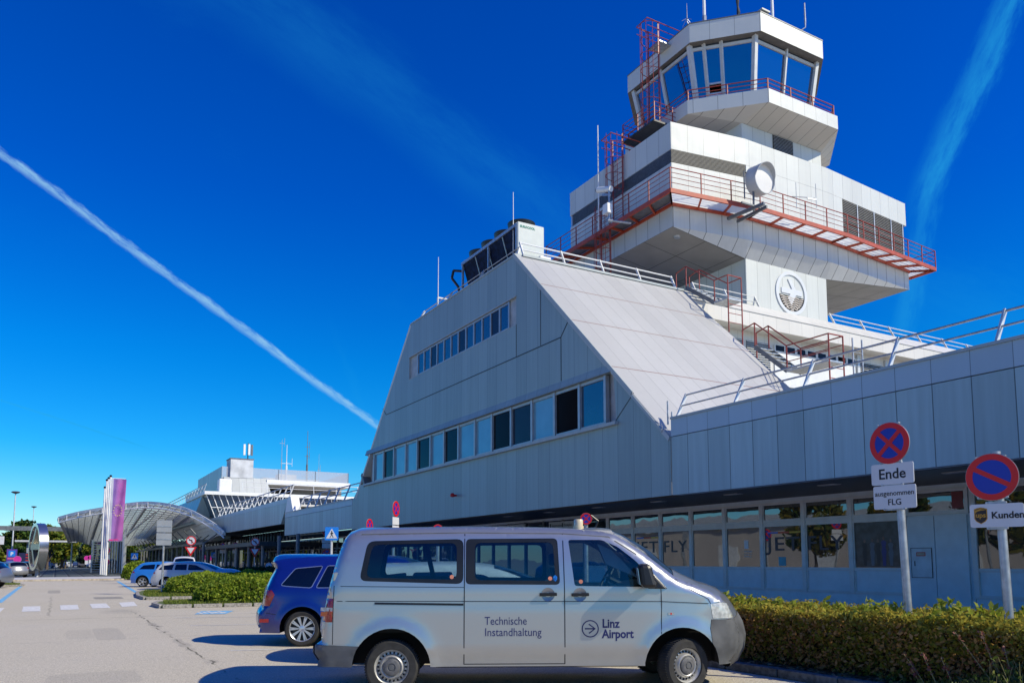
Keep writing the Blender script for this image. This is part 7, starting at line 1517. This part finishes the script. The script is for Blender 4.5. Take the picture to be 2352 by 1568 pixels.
# people at the terminal entrance
def person(label, x, y, rz, top, bottom, stride=0.12, bag=None):
    r_ = thing('person', label, 'person', (x, y, 0), rz)
    me = bpy.data.meshes.new('body'); V = [(0,0,0.98),(0,0,1.18),(0,0,1.42),(0,0,1.54),(0,-0.02,1.66),(0.10,0,0.92),(0.11,-stride,0.50),(0.11,-stride*0.6,0.09),(0.11,-stride*0.6-0.14,0.05),(-0.10,0,0.92),(-0.11,stride,0.50),(-0.11,stride*1.6,0.09),(-0.11,stride*1.6-0.14,0.05),(0.19,0,1.41),(0.25,0.03,1.14),(0.24,-0.06,0.90),(0.23,-0.08,0.80),(-0.19,0,1.41),(-0.25,0.03,1.14),(-0.24,-0.06,0.90),(-0.23,-0.08,0.80)]
    E_ = [(0,1),(1,2),(2,3),(3,4),(0,5),(5,6),(6,7),(7,8),(0,9),(9,10),(10,11),(11,12),(2,13),(13,14),(14,15),(15,16),(2,17),(17,18),(18,19),(19,20)]
    RD = [0.15,0.14,0.15,0.06,0.10,0.095,0.065,0.045,0.04,0.095,0.065,0.045,0.04,0.065,0.048,0.036,0.03,0.065,0.048,0.036,0.03]
    me.from_pydata(V, E_, []); o = bpy.data.objects.new('body', me); COL.objects.link(o); o.parent = r_
    sk_ = o.modifiers.new('skin', 'SKIN'); 
    lay = me.skin_vertices[0].data if me.skin_vertices else None
    if lay is None:
        bm = bmesh.new(); bm.from_mesh(me); bm.verts.layers.skin.verify(); bm.to_mesh(me); bm.free(); lay = me.skin_vertices[0].data
    for i, r0 in enumerate(RD): lay[i].radius = (r0, r0*0.8)
    lay[0].use_root = True; o.modifiers.new('sub', 'SUBSURF').render_levels = 1
    m, t, b = new_mat('person_clothes'); z = t.node('ShaderNodeSeparateXYZ', {0: opos(t)}).outputs[2]
    c = t.mix(t.m('GREATER_THAN', z, 0.95), bottom, top); c = t.mix(t.m('GREATER_THAN', z, 1.50), c, (0.45,0.28,0.20)); t.set(b.inputs['Base Color'], c); b.inputs['Roughness'].default_value = 0.8; me.materials.append(m)
    b = MB(); b.lathe([(0.0,-0.08),(0.09,-0.06),(0.115,0.02),(0.10,0.09),(0.0,0.125)], (0,0.02,1.68), (0,0,1), 14); b.build('hair', M('dark_hair', (0.02,0.014,0.01), 0.7), r_, smooth=True)
    return r_
c = unproj(618,1290,70); person('person in a white top and dark trousers standing at the terminal entrance', c.x, 70, R(150), (0.62,0.62,0.66), (0.015,0.015,0.02))
c = unproj(633,1290,74); person('person in dark clothes with bare legs walking past the entrance glass', c.x, 74, R(70), (0.03,0.02,0.03), (0.02,0.015,0.02), 0.2)
# ------------------------------------------------------------------ vegetation
def leaf_cloud(mb, pts, size, rng, flat=0.0, aspect=1.6):
    for p in pts:
        s = size*rng.uniform(0.45, 1.65); n = Vector((rng.gauss(0,1), rng.gauss(0,1), rng.gauss(0,1)+flat)).normalized()
        u = n.orthogonal().normalized(); v = n.cross(u); a = rng.uniform(0, 6.28); u, v = u*math.cos(a)+v*math.sin(a), v*math.cos(a)-u*math.sin(a)
        u *= s*aspect*0.5; v *= s*0.5; P = Vector(p)
        mb.face([P-u, P-v*0.9+u*0.1, P+u, P+v*0.9+u*0.1])
def crown_pts(rng, blobs, n):
    out = []; tot = sum(b[3]*b[3] for b in blobs)
    for cx, cy, cz, r in blobs:
        for _ in range(int(n*r*r/tot)):
            d = Vector((rng.gauss(0,1), rng.gauss(0,1), rng.gauss(0,1))).normalized(); rr = r*(rng.random()**0.33)*(1+0.22*noise.noise(d*2.3+Vector((cx,cy,cz))))
            out.append((cx+d.x*rr, cy+d.y*rr, cz+d.z*rr*0.85))
    return out
def tree(name, label, x, y, H_, rad, leafmat, n, leaf, seed, trunk_h=None, group=None, conic=False):
    rng = random.Random(seed); r_ = thing(name, label, 'tree', (x, y, 0), 0, group); th = trunk_h or H_*0.28; b = MB()
    b.tube((0,0,0),(rad*0.02,0,th), rad*0.09, 9, rad*0.06); tips = []
    for k in range(6):
        a = k*1.05+rng.random(); e = (math.cos(a)*rad*0.55, math.sin(a)*rad*0.55, th+(H_-th)*rng.uniform(0.35,0.7)); b.tube((rad*0.02,0,th*0.92), e, rad*0.045, 7, rad*0.012); tips.append(e)
    b.tube((rad*0.02,0,th*0.9),(0,0,H_*0.85), rad*0.055, 7, rad*0.01); b.build('trunk', MT['bark'], r_, smooth=50)
    bl = []
    if conic:
        for k in range(14): f = k/13; q = rad*(1-f)**0.8+0.15; bl.append((rng.uniform(-.2,.2)*q, rng.uniform(-.2,.2)*q, th*0.6+(H_-th*0.6)*f, q*0.75))
    else:
        for k in range(16):
            a = rng.uniform(0,6.28); f = rng.uniform(0.0,1.0); q = rad*math.sqrt(max(0.05, 1-(2*f-0.85)**2*0.75)); bl.append((math.cos(a)*q*0.62, math.sin(a)*q*0.62, th+(H_-th)*(0.12+0.74*f), rad*rng.uniform(0.26,0.46)))
    m = MB(); leaf_cloud(m, crown_pts(rng, bl, n), leaf, rng); m.build('crown', leafmat, r_, fix=False); return r_
LF = {'far': LEAF('far_tree_leaves', (0.025,0.06,0.015), (0.07,0.13,0.02), (0.13,0.17,0.02), 0.35), 'yellow': LEAF('turning_leaves', (0.07,0.12,0.012), (0.17,0.20,0.02), (0.28,0.24,0.02), 0.4),
      'dark': LEAF('dark_conifer_leaves', (0.010,0.022,0.012), (0.018,0.035,0.016), (0.03,0.05,0.02), 0.5, 0.1), 'blue': LEAF('distant_wood', (0.03,0.065,0.06), (0.05,0.09,0.07), (0.06,0.10,0.07), 0.1)}
for (px, Y, H_, rad, mt, lbl, sd_) in ((52,200,10.5,4.2,'far','dark green round tree at the far left behind the parking pylon',1),(108,190,9.0,3.6,'yellow','yellow green tree directly behind the ring sculpture',2),(142,205,8.6,4.6,'yellow','broad yellow green tree between the ring sculpture and the canopy',3),(150,215,9.6,2.6,'far','tree top showing just above the barrier roof at the canopy edge',4),(18,215,8.0,4.0,'yellow','yellowing tree low behind the box sign at the left edge',5),(196,250,8.0,2.6,'dark','narrow dark conifer left of the far magenta signs',6),(216,240,8.6,3.0,'yellow','yellow green tree under the left side of the canopy',7),(330,215,7.6,3.6,'yellow','yellow green tree seen through the canopy columns',8),(296,230,7.0,2.8,'far','dark green tree right of the flag poles under the canopy',9)):
    c = unproj(px, 1290, Y); tree('conifer' if mt == 'dark' else 'broadleaf_tree', lbl, c.x, Y, H_, rad, LF[mt], 2600, 0.5, sd_, 1.6, 'trees behind the car park', mt == 'dark')
for k in range(9):
    tree('broadleaf_tree', 'yellow green tree of the long row mirrored in the terminal entrance glass', -14-k*8.5, 238+(k%3)*9, 8.6+(k*37%5)*0.5, 4.6, LF['yellow' if k % 3 else 'far'], 1500, 0.6, 60+k, 1.6, 'row of trees mirrored in the entrance glass')
rng = random.Random(11); m = MB()
leaf_cloud(m, [(rng.uniform(-150,90), 700+rng.uniform(-30,30), abs(rng.gauss(0,1))*5.5+rng.uniform(0,6)) for _ in range(9000)], 3.2, rng); tag(m.build('far_wood', LF['blue'], fix=False), 'low band of distant woodland on the horizon', 'woodland', kind='stuff')
# hedge along the wing: clipped shrubs turned yellow on top, red brown on the face
def hedge_leaves():
    m = bpy.data.materials.new('autumn_hedge_leaves'); m.use_nodes = True; t = NT(m.node_tree); t.n.clear(); g = t.node('ShaderNodeNewGeometry'); s = t.node('ShaderNodeSeparateXYZ', {0: g.outputs['Position']}); p = g.outputs['Position']; rnd_ = g.outputs['Random Per Island']
    n = t.noise(p, 1.1, 3.0); n2 = t.noise(p, 3.2, 3.0)
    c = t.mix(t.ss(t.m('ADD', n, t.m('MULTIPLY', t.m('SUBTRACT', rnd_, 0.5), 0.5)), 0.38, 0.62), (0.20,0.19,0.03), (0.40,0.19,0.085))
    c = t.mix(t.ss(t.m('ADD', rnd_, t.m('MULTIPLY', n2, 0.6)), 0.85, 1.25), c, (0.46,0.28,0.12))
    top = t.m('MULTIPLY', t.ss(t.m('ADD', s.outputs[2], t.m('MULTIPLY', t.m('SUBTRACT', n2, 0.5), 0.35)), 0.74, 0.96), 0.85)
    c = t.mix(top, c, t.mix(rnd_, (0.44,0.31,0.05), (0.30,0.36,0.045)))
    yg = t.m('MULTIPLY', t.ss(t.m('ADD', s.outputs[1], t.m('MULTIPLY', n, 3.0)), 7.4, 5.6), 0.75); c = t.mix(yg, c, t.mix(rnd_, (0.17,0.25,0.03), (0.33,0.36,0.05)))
    d = t.node('ShaderNodeBsdfDiffuse', {'Color': c}); tl = t.node('ShaderNodeBsdfTranslucent', {'Color': c}); mx = t.node('ShaderNodeMixShader', {0: 0.32, 1: d.outputs[0], 2: tl.outputs[0]}); t.node('ShaderNodeOutputMaterial', {'Surface': mx.outputs[0]}); return m
hg = thing('hedge', 'long clipped autumn hedge with yellow top and red brown face before the wing windows', 'hedge', (10.3, 7, 0.1))
rng = random.Random(5); pts = []
def htop(y): return 0.94+0.05*noise.noise(Vector((y*0.9,0,3)))+0.03*math.sin(y*0.6)
while len(pts) < 64000:
    y = 2.5+13.3*rng.random()**1.25; k = rng.random()
    if k < 0.52: x = 9.42+abs(rng.gauss(0,0.10))+0.10*noise.noise(Vector((y*1.6,rng.random(),0)))+0.05; z = 0.12+(htop(y)-0.12)*rng.random()**0.8; x += 0.10*(z > 0.85)*rng.random()
    elif k < 0.9: x = 9.5+1.75*rng.random(); z = htop(y)+rng.gauss(0,0.035)-0.02+0.06*noise.noise(Vector((x*2,y*2,1)))
    else: x = 9.5+1.8*rng.random(); z = 0.15+0.85*rng.random()
    pts.append((x, y, z))
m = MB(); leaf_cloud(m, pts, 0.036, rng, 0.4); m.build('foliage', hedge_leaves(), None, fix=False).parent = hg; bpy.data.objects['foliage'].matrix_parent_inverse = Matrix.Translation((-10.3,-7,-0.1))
m = MB()
for _ in range(420):
    y = 2.5+13.3*rng.random(); x = 9.55+1.6*rng.random(); a = Vector((x,y,0.1)); e = Vector((x+rng.gauss(0,0.12), y+rng.gauss(0,0.14), rng.uniform(0.5,0.97))); m.tube(a, e, 0.008, 4, 0.003)
part(m, 'twig', MT['bark'], hg)
m = MB(); m.box((9.72,2.4,0.1),(11.05,15.9,0.76)); part(m, 'dark_core', M('hedge_dark_core', (0.035,0.026,0.016), 0.95, var=0.6, nscale=18), hg)  # dark box added inside the hedge to close the gaps between leaves
m = MB(); P = []
for (x, y, h) in [(10.2,6.35,0.30),(10.0,6.30,0.22),(10.5,6.15,0.18),(9.9,5.95,0.14),(10.1,5.72,0.20),(10.4,5.78,0.16),(10.3,8.2,0.14),(10.0,9.3,0.12),(10.6,10.4,0.14),(10.2,11.2,0.12)]+[(9.55+1.5*rng.random(), 3+11*rng.random(), 0.04+0.17*rng.random()**2) for _ in range(150)]:
    for k in range(int(60*h)+5): f = rng.random(); P.append((x+rng.gauss(0,0.025+0.03*(1-f)), y+rng.gauss(0,0.025+0.03*(1-f)), htop(y)-0.02+h*f))
leaf_cloud(m, P, 0.05, rng, 0.0, 1.9); part(m, 'fresh_shoot', LEAF('fresh_shoots', (0.24,0.30,0.03), (0.34,0.38,0.05), (0.38,0.34,0.06), 3.0, 0.45), hg, fix=False)
m = MB(); leaf_cloud(m, [(9.25+0.35*abs(rng.gauss(0,1)), 3+12*rng.random(), 0.118+0.006*rng.random()) for _ in range(2600)], 0.05, rng, 6.0); tag(m.build('fallen_leaves', LEAF('fallen_leaves', (0.16,0.09,0.04), (0.26,0.17,0.08), (0.30,0.24,0.15), 5.0, 0.05), fix=False), 'dry leaves lying along the kerb under the hedge', 'leaf litter', kind='stuff')
wd = thing('wild_shrub', 'loose weedy shrub with reddish flower stalks in front of the hedge at the lower right', 'shrub', (9.45, 5.3, 0.1)); P = []; S = MB()
for _ in range(260):
    x, y = 9.30+rng.gauss(0,0.16), 5.0+rng.gauss(0,0.62); h = 0.10+0.42*math.exp(-((y-4.9)/0.7)**2)*rng.random(); e = Vector((x+rng.gauss(0,0.08), y+rng.gauss(0,0.10), 0.1+h)); S.tube((x,y,0.08), e, 0.005, 4, 0.002)
    for k in range(14): f = rng.random(); q = Vector((x,y,0.08)).lerp(e, f); P.append((q.x+rng.gauss(0,0.03), q.y+rng.gauss(0,0.03), q.z+rng.gauss(0,0.02)))
m = MB(); leaf_cloud(m, P, 0.032, rng, 0.3); part(m, 'foliage', LEAF('weed_leaves', (0.05,0.09,0.02), (0.13,0.17,0.03), (0.24,0.24,0.05), 4.0, 0.3), wd, fix=False)
Q = []
for (x, y, dx, dy, h) in ((9.22,6.05,-0.1,0.25,0.42),(9.2,5.9,-0.06,0.18,0.46),(9.24,5.72,-0.05,0.15,0.42),(9.2,6.1,-0.1,0.10,0.26),(9.3,5.2,0,0.55,0.72),(9.35,5.2,0,0.28,0.75),(9.35,5.1,0,0.12,0.60)):
    a, e = Vector((x,y,0.1)), Vector((x+dx,y+dy,0.1+h)); sx_ = MB(); sx_.tube(a, e, 0.007, 5, 0.004); part(sx_, 'stalk', M('stalk_stem', (0.26,0.23,0.09), 0.8), wd)
    for k in range(36): f = 0.45+0.55*rng.random(); q = a.lerp(e, f); Q.append((q.x+rng.gauss(0,0.012), q.y+rng.gauss(0,0.012), q.z))
tag(part(S, 'stem_tangle', M('weed_stem', (0.26,0.23,0.09), 0.8), wd), kind='stuff'); m = MB(); leaf_cloud(m, Q, 0.026, rng, 0.0, 1.3); tag(part(m, 'flower_stalk', LEAF('red_stalk_flowers', (0.22,0.07,0.06), (0.30,0.13,0.10), (0.34,0.25,0.16), 5.0, 0.3), wd, fix=False), kind='stuff')
# round bushes and grass on the islands
GB = LEAF('bush_leaves', (0.13,0.21,0.018), (0.30,0.39,0.03), (0.44,0.47,0.06), 1.3, 0.42)
def bush(label, blobs, n, leaf, seed, mat=GB, name='bush'):
    rng = random.Random(seed); c = blobs[0]; r_ = thing(name, label, 'bush', (c[0], c[1], 0.1)); P = []
    tot = sum(b[3]*b[4] for b in blobs)
    for cx, cy, z0, rx, ry, h in blobs:
        for _ in range(int(n*rx*ry/tot)):
            d = Vector((rng.gauss(0,1), rng.gauss(0,1), abs(rng.gauss(0,1)))).normalized(); w = 1+0.13*noise.noise(d*3+Vector((cx,cy,0)))+0.06*noise.noise(d*9); f = w*(1-0.16*rng.random()**2)
            P.append((cx+d.x*rx*f, cy+d.y*ry*f, z0+d.z**0.7*h*f))
    m = MB(); leaf_cloud(m, P, leaf, rng, 0.5); part(m, 'foliage', mat, r_, fix=False)
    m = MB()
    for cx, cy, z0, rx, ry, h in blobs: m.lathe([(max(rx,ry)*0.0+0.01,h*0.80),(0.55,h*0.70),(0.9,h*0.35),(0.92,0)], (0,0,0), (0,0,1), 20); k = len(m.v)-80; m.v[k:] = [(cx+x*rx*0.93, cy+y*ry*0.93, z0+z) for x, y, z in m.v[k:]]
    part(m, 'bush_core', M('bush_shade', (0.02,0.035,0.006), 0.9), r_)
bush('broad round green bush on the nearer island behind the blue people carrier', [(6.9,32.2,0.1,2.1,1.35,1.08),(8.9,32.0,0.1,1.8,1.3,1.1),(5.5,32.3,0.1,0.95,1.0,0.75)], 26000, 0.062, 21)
bush('low green bush behind the sign back on the farther island', [(6.6,42.2,0.1,1.9,2.2,1.02),(8.6,42,0.1,1.9,2.3,1.05),(5.4,42.4,0.1,0.75,1.2,0.7)], 20000, 0.068, 22)
bush('small dark bush beside the rear of the bright blue hatchback', [(6.4,79.8,0.12,1.2,1.2,1.5)], 3000, 0.13, 23)
bush('dark clipped hedge before the terminal entrance', [(14.6,63,0.1,4.6,1.0,1.15),(11.0,64,0.1,2.6,0.9,1.1),(17.5,60,0.1,2.0,1.6,1.7)], 9000, 0.12, 24, LEAF('dark_hedge_leaves', (0.018,0.045,0.014), (0.03,0.07,0.018), (0.05,0.09,0.02), 1.0, 0.2), 'hedge')
rng = random.Random(31); m = MB()
def blades(poly, n, h):
    xs = [p[0] for p in poly]; ys_ = [p[1] for p in poly]; k = 0
    while k < n:
        x, y = rng.uniform(min(xs), max(xs)), rng.uniform(min(ys_), max(ys_))
        if not pin(poly, x, y): continue
        k += 1; a = rng.uniform(0, 6.28); w = 0.02; hh = h*rng.uniform(0.5,1.4); m.face([(x-w*math.cos(a),y-w*math.sin(a),0.1),(x+w*math.cos(a),y+w*math.sin(a),0.1),(x+rng.gauss(0,0.04),y+rng.gauss(0,0.04),0.1+hh)])
blades([(3.55,38.2),(9,37.5),(9,44),(4.2,46.8),(3.6,41)], 9000, 0.10); blades([(3.45,31.1),(9.5,30.4),(9.5,33.9),(3.7,33.8)], 10000, 0.10); blades([(-5,62.5),(-2.1,62.2),(-2.0,64),(-2.5,65.8),(-5,65.8)], 1500, 0.12)
tag(m.build('island_grass', LEAF('grass_blades', (0.10,0.15,0.02), (0.18,0.22,0.03), (0.28,0.27,0.06), 1.5, 0.3), fix=False), 'short green grass on the planted islands', 'grass', kind='stuff')
# ------------------------------------------------------------------ what the ground floor windows mirror, behind and left of the photographer
wh = thing('warehouse', 'pale flat roofed building mirrored in the ground floor windows', 'building', (-40, 62, 0))
b = MB(); b.box((-60,16,0),(-36,120,6.2)); part(b, 'wall', M('warehouse_wall', (0.44,0.40,0.36), 0.7, var=0.06, nscale=0.4), wh)
b = MB(); b.box((-61,15,6.2),(-35.4,121,7.6)); part(b, 'roof_band', M('warehouse_roof_band', (0.46,0.50,0.54), 0.5, var=0.1), wh)
b = MB()
for k in range(5): b.box((-35.98,30+k*16,0.2),(-35.9,34+k*16,3.6))
part(b, 'gate', M('warehouse_gate', (0.60,0.62,0.62), 0.5), wh)
for (x, y, H_, rad, sd_, lbl) in ((-17,50,8.5,3.4,41,'autumn tree mirrored in the window right of the pane lettering'),(-19,34,9.5,4.2,42,'leafy tree mirrored in the window behind the no parking sign'),(-20,43,8.0,2.8,43,'leafy tree mirrored in the poster window')):
    tree('autumn_tree', lbl, x, y, H_, rad, LEAF('autumn_leaves', (0.05,0.09,0.012), (0.20,0.17,0.02), (0.30,0.17,0.02), 0.5), 2600, 0.34, sd_, 2.4, 'trees mirrored in the windows')
